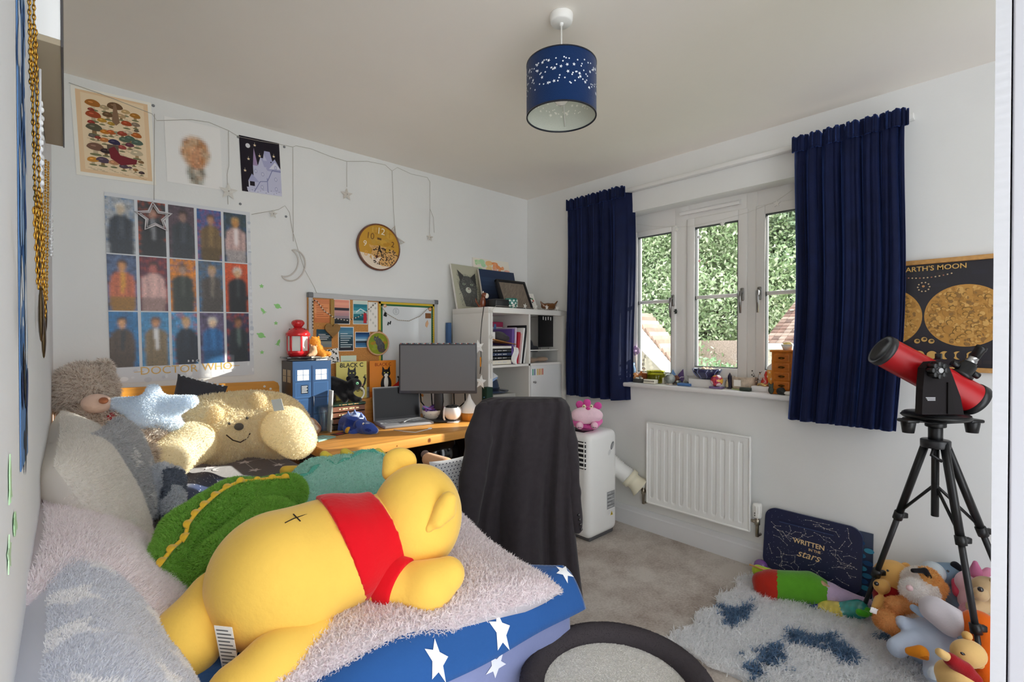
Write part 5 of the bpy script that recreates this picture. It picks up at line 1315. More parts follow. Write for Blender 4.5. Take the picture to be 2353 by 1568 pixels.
# string of star lights along the top of the back wall
sl = thing('string_lights', 'clear string of star and moon lights strung along the top of the back wall', 'string lights', on_y(700, 340, 2.8))
yl = 2.798
g = G()
WIRE = 'a9a49a'
def wire(pts, r=.0011): g.tube([on_y(u, v, yl) for u, v in pts], r, WIRE, 6)
wire([(158, 190), (230, 215), (350, 262), (360, 277), (440, 275), (480, 281), (525, 300), (548, 314), (600, 325), (645, 332), (673, 338), (680, 335), (715, 342), (760, 360), (797, 371), (845, 371), (885, 379), (901, 393), (913, 385), (945, 400), (982, 408), (988, 418)])
wire([(797, 371), (797, 430)]); wire([(901, 393), (904, 470), (907, 530)]); wire([(988, 418), (988, 480), (996, 500), (998, 535)]); wire([(988, 480), (987, 537)]); wire([(673, 338), (674, 555)]); wire([(355, 262), (354, 460)]); wire([(525, 300), (526, 380), (522, 400), (524, 470)])
wire([(578, 493), (640, 482), (655, 473), (665, 488), (672, 530), (690, 590), (700, 620), (722, 660), (728, 675)])
wire([(560, 470), (620, 480)]) if False else None
g.build('cord', 'plastic', sl)
def hang_star(u, v, r, name='star', open_=False, c='d2cdc6', rot=0.0):
    m = frame_to(on_y(u, v, yl - .004), (1, 0, 0), (0, 0, 1), (0, -1, 0)) @ Matrix.Rotation(rot, 4, 'Z')
    g = G()
    if open_:
        P = [m @ Vector((x, y, 0)) for x, y in star(r, .48)]; g.tube(P, .005, c, 6, True); P = [m @ Vector((x * .78, y * .78, 0)) for x, y in star(r, .48)]; g.tube(P, .003, c, 6, True)
    else:
        n = star(r, .42); vs = [(x, y, 0) for x, y in n] + [(0, 0, .008), (0, 0, -.003)]
        g.add([m @ Vector(q) for q in vs], [(i, (i + 1) % 10, 10) for i in range(10)] + [((i + 1) % 10, i, 11) for i in range(10)], c, False)
        g.ell(m @ Vector((0, 0, .007)), .003, '8a827a', n=8)
    g.build(name, 'plastic', sl)
hang_star(797, 447, .04); hang_star(988, 546, .03); hang_star(525, 440, .045, c='dcdad4'); hang_star(628, 492, .025, c='dcdad4')
hang_star(355, 500, .072, 'outline_star', True, 'd4d0d4', .1); hang_star(898, 553, .10, 'outline_star', True, 'd8d0c6', -.3)
g = G(); mm = frame_to(on_y(672, 610, yl - .004), (1, 0, 0), (0, 0, 1), (0, -1, 0)) @ RZ(-20)
mo_ = [(.075 * math.cos(t), .1 * math.sin(t)) for t in np.linspace(-1.9, 1.9, 22)] + [(-.035 + .065 * math.cos(t), .088 * math.sin(t)) for t in np.linspace(1.55, -1.55, 20)]
g.tube([mm @ Vector((x * .9, y * .9, 0)) for x, y in mo_], .0042, 'cfcac4', 6, True); g.build('outline_moon', 'plastic', sl)

# clock
ck = thing('wall_clock', 'round wall clock with golden face and resting leopard print, on the back wall', 'clock', (1.447, 2.79, 1.838))
mk = frame_to((1.447, 2.785, 1.838), (1, 0, 0), (0, 0, 1), (0, -1, 0)) @ RZ(-6)
g = G(); g.lathe([(.140, .0), (.147, .0), (.149, -.01), (.147, -.02), (.0, -.02)], '5a2f1c', 48, mk); g.lathe([(.147, 0), (.146, .004), (.139, .004), (.138, 0)], '6a3a22', 48, mk); g.build('rim', 'shiny', ck)
g = G(); R = .139
g.disc(0, 0, R, R, 'c9962c', mk, 0, 48)
rs = np.random.default_rng(1)
for i in range(40): g.disc(rs.uniform(-.07, .07), rs.uniform(-.02, .11), rs.uniform(.01, .03), rs.uniform(.008, .02), ['c8982e', 'd2a23a', 'be8a24', 'c59a3c'][i % 4], mk, .3 + i * .01, 14)
g.disc(0, 0, R, R, 'ead9c4', mk, 1, 30, 0, PI + .42, 2 * PI - .42)
bodyp = [(-.045, -.02), (-.065, -.012), (-.07, .004), (-.055, -.0), (-.03, .004), (.0, .01), (.02, .006), (.05, .01), (.035, -.02), (.05, -.03), (.09, .005), (.12, -.01), (.132, -.045), (.115, -.08), (.085, -.108), (.03, -.115), (.0, -.1), (-.04, -.09), (-.06, -.075), (-.05, -.05)]
g.flat(bodyp, 'd9a866', mk, 2)
g.flat([(-.05, -.055), (-.02, -.075), (.02, -.06), (.0, -.105), (-.04, -.092)], 'f0dcc6', mk, 2.5)
for i in range(150):
    x, y = rs.uniform(-.03, .13), rs.uniform(-.11, .0)
    if x * x + y * y < .0175 and y < .02 - abs(x - .06) * .2 and y > -.112 + .0 * x: g.disc(x, y, rs.uniform(.003, .0055), rs.uniform(.0022, .004), '2e1c12', mk, 3, 8)
for i in range(60):
    x, y = rs.uniform(-.05, .03), rs.uniform(-.06, .0); g.disc(x, y, .0018, .0014, '4a2c18', mk, 3, 6)
for x in (-.035, .012): g.disc(x, -.025, .008, .004, '241408', mk, 4)
g.disc(-.012, -.062, .012, .007, '6a3422', mk, 4)
for s_, x, y, c, z in (('12', .0, .1, 'f6ecd2', .058), ('10', -.068, .055, '7a4f14', .056), ('9', -.098, .0, 'f6ecd2', .05), ('8', -.085, -.058, 'dca24a', .046), ('11', -.045, .1, 'dcae50', .046), ('2', .09, .035, '5a3510', .05), ('1', .062, .085, 'b98228', .046)):
    g.text(s_, z, c, mk @ T(x, y, 0), 4)
g.rect(-.02, .045, .008, .058, '6e4a1a', mk, 3)
fc_ = g.build('dial', 'print_gloss', ck)
for a, l in ((168, .085), (-158, .06)):
    g = G(); g.flat([(-.003, -.01), (.003, -.01), (.0015, l), (-.0015, l)], '1c1a18', mk @ RZ(a), 6); g.build('hand', 'matte', ck)

# noticeboard
nb = thing('noticeboard', 'half cork half white noticeboard in an aluminium frame above the desk', 'noticeboard', (1.444, 2.8, 1.22))
NX0, NX1, NZ0, NZ1 = 1.008, 1.884, .93, 1.523
g = G(); g.box((1.23, 2.796, (NZ0 + NZ1) / 2), (.45, .018, NZ1 - NZ0 - .02), 'c58a4a'); g.build('cork_panel', 'cork', nb)
g = G(); g.box((1.665, 2.796, (NZ0 + NZ1) / 2), (.43, .018, NZ1 - NZ0 - .02), 'dfe3e6'); wbp = g.build('white_panel', 'shiny', nb)
g = G()
for (a, b, c, d) in ((NX0, NX1, NZ1 - .028, NZ1), (NX0, NX1, NZ0, NZ0 + .028), (NX0, NX0 + .024, NZ0, NZ1), (NX1 - .024, NX1, NZ0, NZ1)): g.box(((a + b) / 2, 2.793, (c + d) / 2), (b - a, .024, d - c), 'b9bbbd', .003)
g.build('frame', 'plastic', nb)
for x in (NX0 + .01, NX1 - .01):
    g = G(); g.box((x, 2.792, NZ1 - .012), (.03, .03, .03), '6d7074', .004); g.build('corner', 'plastic', nb)
mw_ = frame_to((1.665, 2.7868, 1.22), (1, 0, 0), (0, 0, 1), (0, -1, 0))
g = G()
for k, (c, o, t) in enumerate((('d9b93e', .0, .014), ('2f6a44', .014, .012))):
    x0, x1, y1 = -.222 + o, .196 - o, .275 - o
    g.rect(x0, y1 - t, x1, y1, c, mw_, 1); g.rect(x0, -.27, x0 + t, y1, c, mw_, 1); g.rect(x1 - t, -.27, x1, y1, c, mw_, 1)
for i in range(40): g.rect(.180, -.25 + i * .0125, .186, -.244 + i * .0125, '24342c', mw_, 2)
g.build('border', 'paper', wbp, label='yellow and green border')
yb_ = 2.785
def pic(label, u0, v0, u1, v1, draw, bgc='f2f0ea', tilt=0, mt='paper', name='postcard'):
    a, b = on_y(u0, v0, yb_), on_y(u1, v1, yb_); c = (a + b) / 2; w, h = abs(b[0] - a[0]), abs(a[2] - b[2])
    m = frame_to((c[0], yb_, c[2]), (1, 0, 0), (0, 0, 1), (0, -1, 0)) @ RZ(tilt)
    g = G(m); g.box((0, 0, -.0006), (w, h, .0012), bgc); g.M = None; draw(g, m, w, h); return g.build(name, mt, label=label, cat='postcard' if name == 'postcard' else name.replace('_', ' '), group='postcards pinned on the cork board')
def bands(cols, inset=.004, lines=0, lc='f0e8e0', extra=None):
    def d(g, m, w, h):
        n = len(cols); H = h - 2 * inset
        for i, c in enumerate(cols): g.rect(-w / 2 + inset, h / 2 - inset - H * (i + 1) / n, w / 2 - inset, h / 2 - inset - H * i / n, c, m, 1)
        for i in range(lines): g.rect(-w * .36, h * .2 - i * h * .09, w * (.1 + .1 * ((i * 7) % 4)), h * .2 - i * h * .09 + h * .03, lc, m, 2)
        if extra: extra(g, m, w, h)
    return d
pic('orange postcard of printed lines at the top left of the cork board', 722, 687, 757, 742, bands(['d98a60', 'e69a6a', 'e8a070', 'e0905e', 'c97a4c'], 0, 6, 'b86a44'), 'd98a5e', 1)
pic('sunset lake postcard second along the top of the cork board', 767, 687, 804, 746, bands(['e89a86', 'f0a890', 'e8a08c', '3a3a44', 'c99a98', 'b88f94', '9a8a94', '3a4048', '2a3238']))
pic('turquoise wave postcard third along the top of the cork board', 811, 690, 845, 746, bands(['cfe0d6', '2f7f92', '3a93a4', '8fc0c4', '2f7f8e', '24606e', '8fb0b8'], .003, 0, 'ffffff', lambda g, m, w, h: (g.rect(w * .2, -h * .45, w * .42, -h * .02, 'b8303a', m, 3), g.line([(-w * .3, 0), (0, h * .15), (w * .3, h * .05)], .006, 'dfeef0', m, 3))))
pic('white card with a faint floral drawing at the top right of the cork board', 846, 694, 868, 763, lambda g, m, w, h: [g.disc(w * .3 * math.sin(i * 2.1), h * (.4 - .1 * i), .006, .008, 'c9c9c2', m, 1) for i in range(8)], 'eceae4')
pic('dark teal postcard with white writing under the orange one', 727, 757, 762, 798, bands(['2a4a5a', '2f4c5c', '2a4654', '3a4a50', '8a9088', '7a868a'], 0, 4, 'e8ecea'))
pic('deep blue poem postcard in the middle of the cork board', 777, 751, 813, 807, bands(['4a7fa0', '5a8aa4', '4a7488', '2f5060', '2a4452', '2c4654', '33343c'], .004, 7, 'c9d8de'))
pic('blue dusk seascape postcard left of the round cat picture', 816, 763, 850, 799, bands(['1f3f6c', '2f5f94', '5a8fbc', 'a8c8dc', '2a3a4c', '3a6a94', '4a7fa8'], .003))
pic('black and white leafy card hanging askew behind the ginger plush', 753, 802, 779, 835, lambda g, m, w, h: [g.disc(w * (.45 * math.sin(i * 2.4)) - w * .1, h * (.45 * math.cos(i * 1.7)), .006, .004, ['2a322e', 'e8e8e4', '4a5450'][i % 3], m, 1 + i * .05) for i in range(40)], 'f0f0ee', 8)
pic('pale green notecard behind the yellow cat sign', 783, 818, 819, 862, bands(['d4e4d0', 'dce6d4', 'e4e0cc', 'e8d2b8', 'd8b09a', 'c09a94'], 0, 3, '8aa88a'), 'd8e6d8')
hw = thing('wooden_heart', 'wooden heart on a wooden strap hanging over the cork board', 'ornament', on_y(763, 760, 2.775))
mh_ = frame_to(on_y(764, 758, 2.775), (1, 0, 0), (0, 0, 1), (0, -1, 0))
hp_ = [(.003 * 16 * math.sin(t) ** 3 * .95, .003 * (13 * math.cos(t) - 5 * math.cos(2 * t) - 2 * math.cos(3 * t) - math.cos(4 * t))) for t in np.linspace(0, 2 * PI, 40)[:-1]]
g = G(); g.prism(hp_, -.006, .006, '8f6a2c', mh_); g.build('heart', 'pine', hw)
g = G(); g.box(on_y(764, 718, 2.779), (.022, .004, .15), 'a8843c', .001); g.build('strap', 'pine_upright', hw)
hc = thing('hoop_picture', 'round wooden hoop with a painted grey cat, hanging between cork and white panels', 'picture', on_y(869, 790, 2.77))
mhc = frame_to(on_y(869, 790, 2.77), (1, 0, 0), (0, 0, 1), (0, -1, 0))
g = G(); g.lathe([(.066, -.008), (.074, -.008), (.076, 0), (.074, .006), (.068, .006), (.066, 0)], 'dcb088', 40, mhc); g.build('hoop', 'pine', hc)
g = G(); g.disc(0, 0, .067, .067, '8a9a2c', mhc, -4, 36)
for i in range(24): g.disc(.05 * math.cos(i * 2.4) * (i / 24), .05 * math.sin(i * 2.4) * (i / 24), .016, .01, ['9aa838', 'b08a2c', '7d9a30', '98a02c'][i % 4], mhc, -3 + i * .05, 12)
g.disc(.02, -.02, .026, .034, '4a4c50', mhc, 0); g.disc(.005, .01, .022, .026, '55575b', mhc, .6, a=.5); g.disc(-.014, .03, .016, .013, '5c5e62', mhc, 1.2)
for q in (-.024, -.004): g.flat([(q - .004, .038), (q + .003, .053), (q + .007, .037)], '4a4c50', mhc, 1.6)
g.disc(.03, -.045, .03, .012, '5a5048', mhc, 1.8); g.disc(-.02, .03, .003, .002, 'd8c84a', mhc, 2.4)
for i in range(26): g.line([(.0 + .03 * math.sin(i * 1.9), .02 - .002 * i), (.004 + .03 * math.sin(i * 1.9), .012 - .002 * i)], .0012, '7d8084', mhc, 2.6)
g.build('painting', 'paper', hc)
g = G(); g.tube([mhc @ Vector((-.01, .07, 0)), mhc @ Vector((.012, .085, -.004)), mhc @ Vector((.03, .072, 0))], .003, '8a6a48', 6); g.build('bow', 'fabric', hc)
def beads(name, label, pts, c, r=.0036, y=2.776):
    o = thing(name, label, 'garland', on_y(*pts[0], y)); P = [on_y(u, v, y) for u, v in pts]; L = [0]
    for a, b in zip(P[:-1], P[1:]): L.append(L[-1] + np.linalg.norm(b - a))
    g = G(); g.tube(P, .001, 'c8b8a0', 5); g.build('thread', 'matte', o)
    n = int(L[-1] / (r * 2.6)); g = G()
    for i in range(n):
        s = L[-1] * (i + .5) / n; k = max(0, np.searchsorted(L, s) - 1); t = (s - L[k]) / (L[k + 1] - L[k])
        g.ell(P[k] + (P[k + 1] - P[k]) * t, r, c[i % len(c)], n=6)
    o2 = g.build('beads', 'shiny', o); o2['kind'] = 'stuff'
beads('bead_garland', 'black and white bead garland swagged across the cork board', [(719, 760), (719, 690), (728, 692), (745, 715), (770, 732), (800, 737), (825, 728), (843, 715), (866, 695)], ['f2efe8', '2a2624'])
beads('bead_garland', 'silvery bead garland swagged across the white panel', [(872, 700), (890, 722), (915, 736), (940, 738), (965, 727), (985, 708)], ['c0b8a8', '8a8478'], .0028)
for u, v, n, c, lb_ in ((884, 703, .011, 'd9a070', 'round orange magnet at the top left of the white panel'), (988, 711, .013, 'c9783c', 'round orange magnet at the top right of the white panel')):
    g = G(); g.cyl(on_y(u, v, 2.786), n, .006, c, 16, (0, -1, 0)); g.disc(0, 0, n * .5, n * .4, 'f0dcb8', frame_to(on_y(u, v, 2.779), (1, 0, 0), (0, 0, 1), (0, -1, 0)), 1); g.build('magnet', 'shiny', label=lb_, cat='magnet')
def letters(g):
    m = frame_to(on_y(900, 728, 2.786), (1, 0, 0), (0, 0, 1), (0, -1, 0)); g.box(on_y(886, 723, 2.7855), (.022, .001, .026), '26262a', 0, RY(20)); g.box(on_y(890, 722, 2.7848), (.01, .001, .012), 'dcdcdc', 0, RY(20))
simple('magnet', 'small black and white magnet near the left of the white panel', 'magnet', 'paper', letters)
simple('magnet', 'pair of black bars, a magnet below the black and white one', 'magnet', 'paper', lambda g: (g.box(on_y(892, 744, 2.7855), (.008, .001, .022), '26262a', 0, RY(15)), g.box(on_y(897, 742, 2.7855), (.008, .001, .022), '26262a', 0, RY(15)), g.box(on_y(894.5, 743, 2.7856), (.02, .001, .004), '26262a', 0, RY(-15))))
simple('magnet', 'brown square picture magnet at the right of the white panel', 'magnet', 'paper', lambda g: g.box(on_y(984, 726, 2.785), (.045, .002, .035), '8a5c38'))
simple('magnet', 'pale orange leaf magnet below the brown square one', 'magnet', 'paper', lambda g: g.prism([(0, .028), (.012, .006), (.006, -.024), (-.01, -.016), (-.012, .006)], 0, .001, 'e6b890', frame_to(on_y(981, 745, 2.786), (1, 0, 0), (0, 0, 1), (0, -1, 0)) @ RZ(-12)))
def logo(g):
    m = frame_to(on_y(910, 716, 2.7866), (1, 0, 0), (0, 0, 1), (0, -1, 0))
    g.tube([m @ Vector((.021 * math.cos(t), .021 * math.sin(t), .0005)) for t in np.linspace(0, 6.28, 24)[:-1]], .0009, '8a9096', 5, True)
    for i in range(4): g.rect(-.010, .010 - i * .007, .010 - .003 * (i % 2), .0125 - i * .007, '9aa0a6', m, 1)
simple('round_sticker', 'faint round grey logo sticker on the white panel', 'sticker', 'paper', logo)

# left wall: poster strip, box shelf, chains, film garlands
def leftpost():
    m = wall_left(.93, 1.46, XL + .001)
    g = G(m); g.box((0, .14, 0), (.14, 1.0, .0012), '5a7fb0'); g.M = None
    rs = np.random.default_rng(6)
    for i in range(90):
        y = rs.uniform(-.34, .62); c = (['b8c84a', 'd8b84a', '6a9a4a', 'c87a5a'] if y > .38 else (['2f5a9a', '4a78b4', '8fb0d8', 'd8e0ea', '1f3a74'] if y > -.2 else ['1f2f5c', '2a3f70', '3a3f48', '26282e']))[i % 4]
        g.disc(rs.uniform(-.06, .06), y, rs.uniform(.008, .02), rs.uniform(.012, .05), c, m, 2 + i * .02, 12, rs.uniform(-.6, .6))
    return g.build('swirl_poster', 'paper', label='tall poster of blue and green brush swirls at the near end of the left wall', cat='poster')
leftpost()
bs_ = thing('wall_shelf', 'narrow white and beige wall shelf box high on the left wall', 'shelf', (XL + .02, 1.64, 1.844))
g = G(); g.box((XL + .02, 1.64, 1.85), (.038, .68, .012), 'b3a692', .001); g.build('underside', 'matte', bs_, label='beige underside')
g = G(); g.box((XL + .02, 1.64, 2.12), (.038, .68, .528), 'f4f5f8', .001); g.build('box', 'gloss_paint', bs_)
g = G(); g.box((XL + .0405, 1.64, 2.114), (.003, .684, .544), '4a464a'); g.build('edge_strip', 'plastic', bs_)
def chain(label, u0, v0, u1, v1, xo, pend):
    a = on_x(u0, v0, XL + xo); b = on_x(u1, v1, XL + xo)
    o = thing('necklace', label, 'necklace', a, 'gold chains hanging on the left wall')
    for s in (-1, 1):
        n = int(abs(b[2] - a[2]) / .0068) + 2; g = G()
        for i in range(n):
            t = (i + .5) / n; p = a + (b - a) * t + np.array([.002 * s, .006 * s * (1 - t) ** .5, 0])
            g.tube([p + np.array([0, .0013 * math.cos(q) if i % 2 else 0, .0042 * math.sin(q)]) + np.array([.0013 * math.cos(q) if not i % 2 else 0, 0, 0]) for q in np.linspace(0, 6.28, 7)[:-1]], .0009, 'd9a648', 4, True)
        g.build('chain', 'gold', o)
    if pend == 'leaf':
        g = G(); g.ell(b + np.array([0, 0, -.03]), (.003, .012, .034), '5a4a34', n=14); g.build('leaf_pendant', 'gold', o, label='dark leaf shaped pendant')
    else:
        g = G(); g.tube([b + np.array([.002, .016 * math.cos(t), -.045 + .045 * math.sin(t)]) for t in np.linspace(0, 6.28, 20)[:-1]], .0018, '9a9a9c', 6, True); g.build('ring_pendant', 'metal', o)
chain('gold chain with a steel ring, nearest on the left wall', 72, -40, 75, 195, .012, 'ring')
chain('long gold chain ending in a leaf pendant, second along the left wall', 76, 60, 88, 545, .016, 'leaf')
chain('gold chain with the lowest leaf pendant on the left wall', 90, 440, 100, 730, .018, 'leaf')
chain('gold chain with a dark leaf in the middle of the hanging chains', 86, 480, 94, 665, .022, 'leaf')
chain('shorter gold chain at the far side of the hanging chains', 108, 370, 104, 690, .014, 'leaf')
def film(label, u, v0, v1, xo):
    o = thing('film_garland', label, 'garland', on_x(u, v0, XL + xo)); g = G()
    a, b = on_x(u, v0, XL + xo), on_x(u, v1, XL + xo); n = 14
    for i in range(n):
        p = a + (b - a) * (i + .5) / n; g.box(p, (.006, .016, abs(a[2] - b[2]) / n * .8), 'eef0f4', .003, RZ(20 * math.sin(i * 2.2)))
    g.build('discs', 'shiny', o)
    g = G(); g.tube([a + np.array([0, 0, .05]), b], .0015, 'dcdce0', 5); g.build('thread', 'matte', o)
film('white beaded garland hanging on the left wall beside the shelf box', 93, 232, 445, .016)
film('short white beaded garland lower down the left wall behind the chains', 118, 490, 590, .012)
# ================================================================ WINDOW SIDE
simple('curtain_rail', 'white curtain batten running above the window between the two blue curtains', 'curtain rail', 'gloss_paint', lambda g: g.box((2.765, 1.33, 2.252), (.038, 1.98, .026), 'e6e6e4', .004))
NAVY = '0b1538'
def curtain(label, y0, y1, zt, zb, nf, amp, seed, edge):
    o = thing('curtain', label, 'curtain', (2.72, (y0 + y1) / 2, zb), 'blue velvet curtains')
    rs = np.random.default_rng(seed); ph = rs.uniform(0, 6, 6)
    def f(u, v):
        y = y1 + (y0 - y1) * u
        s = u * nf * 2 * PI + .5 * math.sin(u * 9 + ph[0])
        a = amp * (.45 + .75 * v) if v > .07 else amp * .35
        x = 2.695 - a * (.6 * math.sin(s) + .35 * math.sin(2.1 * s + ph[1] + v * .8) + .12 * math.sin(5 * s + ph[2] + 3 * v))
        yy = y + .010 * math.cos(s) * (.3 + v) + (.012 * math.sin(v * 5 + ph[3]) - .02 * v * edge) 
        if edge > 0 and u > .84: x += (u - .84) / .16 * .10
        if edge < 0 and u < .08: x += (.08 - u) / .08 * .06
        z = zt + (zb - zt) * v
        if v < .02: z += .006 * math.sin(s * 2)
        return (x, yy, z)
    g = G(); cloth(g, 150, 60, f, NAVY, .003); cl = g.build('drape', 'velvet', o)
    g = G()
    cloth(g, 170, 6, lambda u, v: (2.690 - .012 * math.sin(u * nf * 2 * PI) - .008 * math.sin(u * nf * 3 * 2 * PI) - .004 * math.sin(u * nf * 7 * 2 * PI), y1 + (y0 - y1) * u + .003 * math.sin(u * 60), zt + .014 - .07 * v + .008 * math.sin(u * nf * 6 * PI) * (1 - v)), NAVY, .008); g.build('header_tape', 'velvet', o)
curtain('short dark blue velvet curtain at the left of the window, edge lit by the sun', 1.80, 2.29, 2.25, .845, 5, .034, 3, 1)
curtain('dark blue velvet curtain at the right of the window, beside the moon poster', .35, .80, 2.255, .85, 6, .04, 5, -1)

# ---- radiator
rd = thing('radiator', 'white panel radiator on the wall under the window', 'radiator', (2.72, 1.327, .21))
g = G()
RY0, RY1, RZ0, RZ1 = 1.013, 1.641, .212, .724
def rad(u, v):
    y = RY1 + (RY0 - RY1) * u; z = RZ0 + (RZ1 - RZ0) * v
    n = 12; s = (u - .025) / .95 * n; f = s - math.floor(s)
    e = min(1, max(0, (v - .07) / .03)) * min(1, max(0, (.93 - v) / .03)) if 0 < s < n else 0
    d = .011 * e * min(1, max(0, min((f - .12) / .12, (.62 - f) / .12)) if .12 < f < .62 else 0)
    return (2.706 + d, y, z)
g.grid(260, 50, rad, 'eceeed'); g.box((2.722, 1.327, .468), (.026, .626, .51), 'eceeed', .003)
for (a, b, c, d) in ((RY0 - .002, RY1 + .002, RZ0 - .004, RZ0 + .006), (RY0 - .002, RY1 + .002, RZ1 - .006, RZ1 + .004), (RY0 - .004, RY0 + .005, RZ0, RZ1), (RY1 - .005, RY1 + .004, RZ0, RZ1)): g.box((2.712, (a + b) / 2, (c + d) / 2), (.02, b - a, d - c), 'f2f3f2', .003)
g.build('panel', 'gloss_paint', rd)
for y, z in ((1.5, .63), (1.15, .63), (1.5, .3), (1.15, .3)):
    g = G(); g.box((2.76, y, z), (.05, .03, .05), 'e0e0de', .003); g.build('bracket', 'gloss_paint', rd)
def valve(y, z, trv):
    v = G(); v.tube([(2.722, y, z + .035), (2.722, y + (.028 if y > 1.3 else -.028), z + .035)], .009, 'a39a8c', 12)
    yy = y + (.034 if y > 1.3 else -.034)
    v.cyl((2.722, yy, z - .045), .009, .11, 'a39a8c', 14); v.cyl((2.722, yy, z + .02), .014, .03, 'b0a89a', 14); v.tube([(2.722, yy, z - .04), (2.77, yy, z - .045)], .0075, 'a39a8c', 10)
    o = v.build('valve', 'metal', rd, label='brass radiator valve')
    g = G(); r = .023 if trv else .013; h = .075 if trv else .038
    g.lathe([(0, 0), (r * .9, 0), (r, .006), (r, h * .8), (r * .92, h), (0, h)], 'efefec', 20, T(2.722, yy, z + .06))
    if trv:
        for i in range(12): a = i * PI / 6; g.box((2.722 + r * math.cos(a), yy + r * math.sin(a), z + .06 + h * .6), (.003, .004, h * .55), 'e2e2de', .001, Matrix.Rotation(a, 4, 'Z'))
        for k in range(2): g.box((2.6985, yy + .004, z + .075 + .012 * k), (.002, .004, .006), '222222')
    g.build('cap', 'plastic', o)
valve(RY1, .235, False); valve(RY0, .235, True)

# ---- portable air conditioner
ac = thing('air_conditioner', 'white portable air conditioner on the floor between the jacket and the radiator', 'air conditioner', (2.45, 1.96, 0))
AX0, AX1, AY0, AY1, AH = 2.315, 2.615, 1.797, 2.14, .675
g = G()
def acx(z): return 1.0 if z < .58 else 1.0 - .02 * (z - .58) / .1
pr = []
for (dx, dy) in (): pass
g.box(((AX0 + AX1) / 2, (AY0 + AY1) / 2, .022 + (AH - .022) / 2), (AX1 - AX0, AY1 - AY0, AH - .022), 'ecedec', .045, seg=5)
cs_ = g.build('casing', 'plastic', ac)
g = G(); g.box(((AX0 + AX1) / 2 + .01, (AY0 + AY1) / 2, .016), (AX1 - AX0 - .05, AY1 - AY0 - .05, .03), '55565a', .008); g.build('plinth', 'plastic', ac)
mx = frame_to((AX0 - .0005, (AY0 + AY1) / 2, 0), (0, -1, 0), (0, 0, 1), (-1, 0, 0))
g = G(); g.box((AX0 + .004, 1.95, .54), (.012, .25, .17), '1d2026', .002); gb = g.build('air_outlet', 'plastic', cs_)
for i in range(6):
    g = G(); g.box((AX0 - .003, 1.95, .468 + .029 * i), (.012, .255, .010), 'e6e7e6', .003); g.build('louvre', 'plastic', gb)
for y in (1.836, 1.91, 1.98, 2.05):
    g = G(); g.box((AX0 - .001, y, .54), (.008, .008, .17), 'dfe0df', .002); g.build('louvre_bar', 'plastic', gb)
g = G(); g.box((AX0 + .08, 1.965, AH + .0005), (.10, .2, .003), '24262a', .001)
for i in range(6): g.box((AX0 + .07 + .02 * (i % 2), 1.90 + .022 * i, AH + .002), (.012, .012, .002), '9a9c9e')
g.build('control_panel', 'plastic', cs_)
my = frame_to((2.46, AY0 - .0008, 0), (1, 0, 0), (0, 0, 1), (0, -1, 0))
g = G(); g.rect(.035, .175, .118, .285, '96989a', my, 1)
for i in range(9): g.rect(.04, .272 - i * .011, .075 + .035 * ((i * 5) % 3) / 2, .277 - i * .011, '6e7072' if i % 2 else 'c2c4c6', my, 2)
g.rect(.045, .14, .118, .17, 'e2e3e3', my, 1); g.flat([(.070, .130), (.098, .130), (.084, .158)], 'd8c03a', my, 2); g.flat([(.080, .134), (.088, .134), (.084, .150)], '2a2a20', my, 3)
g.build('rating_label', 'paper', cs_, label='grey rating label with a yellow warning triangle')
g = G(); g.disc(.09, .575, .014, .028, '74767a', my, 1, 20, -.5); g.disc(.092, .573, .010, .020, '9a9c9e', my, 2, 20, -.5); g.disc(.06, .535, .012, .02, 'd8d9d9', my, 1, 16, -.6)
g.build('carry_grip', 'plastic', cs_)
g = G(); pts = [Vector((2.60, 2.02, .47))] + [Vector(on_x(u, v, 2.70)) for u, v in ((1424, 1068), (1440, 1093))]
hp0 = Vector((2.61, 1.93, .50)); hp1 = Vector(on_x(1447, 1098, 2.69))
N_ = 34; g.tube([hp0 + (hp1 - hp0) * (i / N_) + Vector((0, 0, -.01 * math.sin(i / N_ * PI))) for i in range(N_ + 1)], [.056 + (.004 if i % 2 else -.003) for i in range(N_ + 1)], 'e9eae8', 20); g.build('exhaust_hose', 'plastic', ac)
d = (hp1 - hp0).normalized()
g = G(); g.lathe([(.05, -.012), (.063, -.012), (.063, .02), (.05, .026), (.052, .05), (.07, .085), (.074, .09), (.062, .09), (.045, .05), (.044, 0)], 'e0dbc4', 24, dirmat(hp1, d)); g.build('hose_nozzle', 'plastic', ac, label='cream hose nozzle')

# pink cat plush on the air conditioner
pk = thing('plush_cat', 'bright pink striped plush cat sitting on top of the air conditioner', 'soft toy', (2.4, 1.93, AH))
Dp = float((np.array([2.40, 1.94, 0]) @ FW))
q = Dp
g = G()
V, F, cs = blob(g, [PB(1347, 968, q, 30, sq=(1.05, .9, .75), rot=VIEW), PB(1350, 945, q + .02, 22, sq=(1.2, .9, .7), rot=VIEW)], 'e263ae', .004, .01)
c2 = cs.copy(); s_ = np.sin(V[F].mean(1)[:, 2] * 190 + V[F].mean(1)[:, 0] * 30); c2[s_ > .35] = hx('b0307e'); g.C[-1] = c2; g.build('body', 'plush', pk)
g = G(); V, F, cs = blob(g, [PB(1348, 955, q - .07, 34, sq=(1.1, .55, .58), rot=VIEW)], 'f2cfdd', .004, .0); mzz = g.build('muzzle', 'plush', pk, label='pale pink muzzle')
g = G(); g.tube([at_d(1348 + t * 30, 953 + 9 * (1 - t * t), q - .112 + .045 * t * t) for t in np.linspace(-1, 1, 15)], .002, '7a3a5a', 6); g.build('mouth', 'matte', pk)
g = G(); blob(g, [PB(1351, 941, q - .09, 6)], 'd0408e', .003, 0); g.build('nose', 'plush', pk)
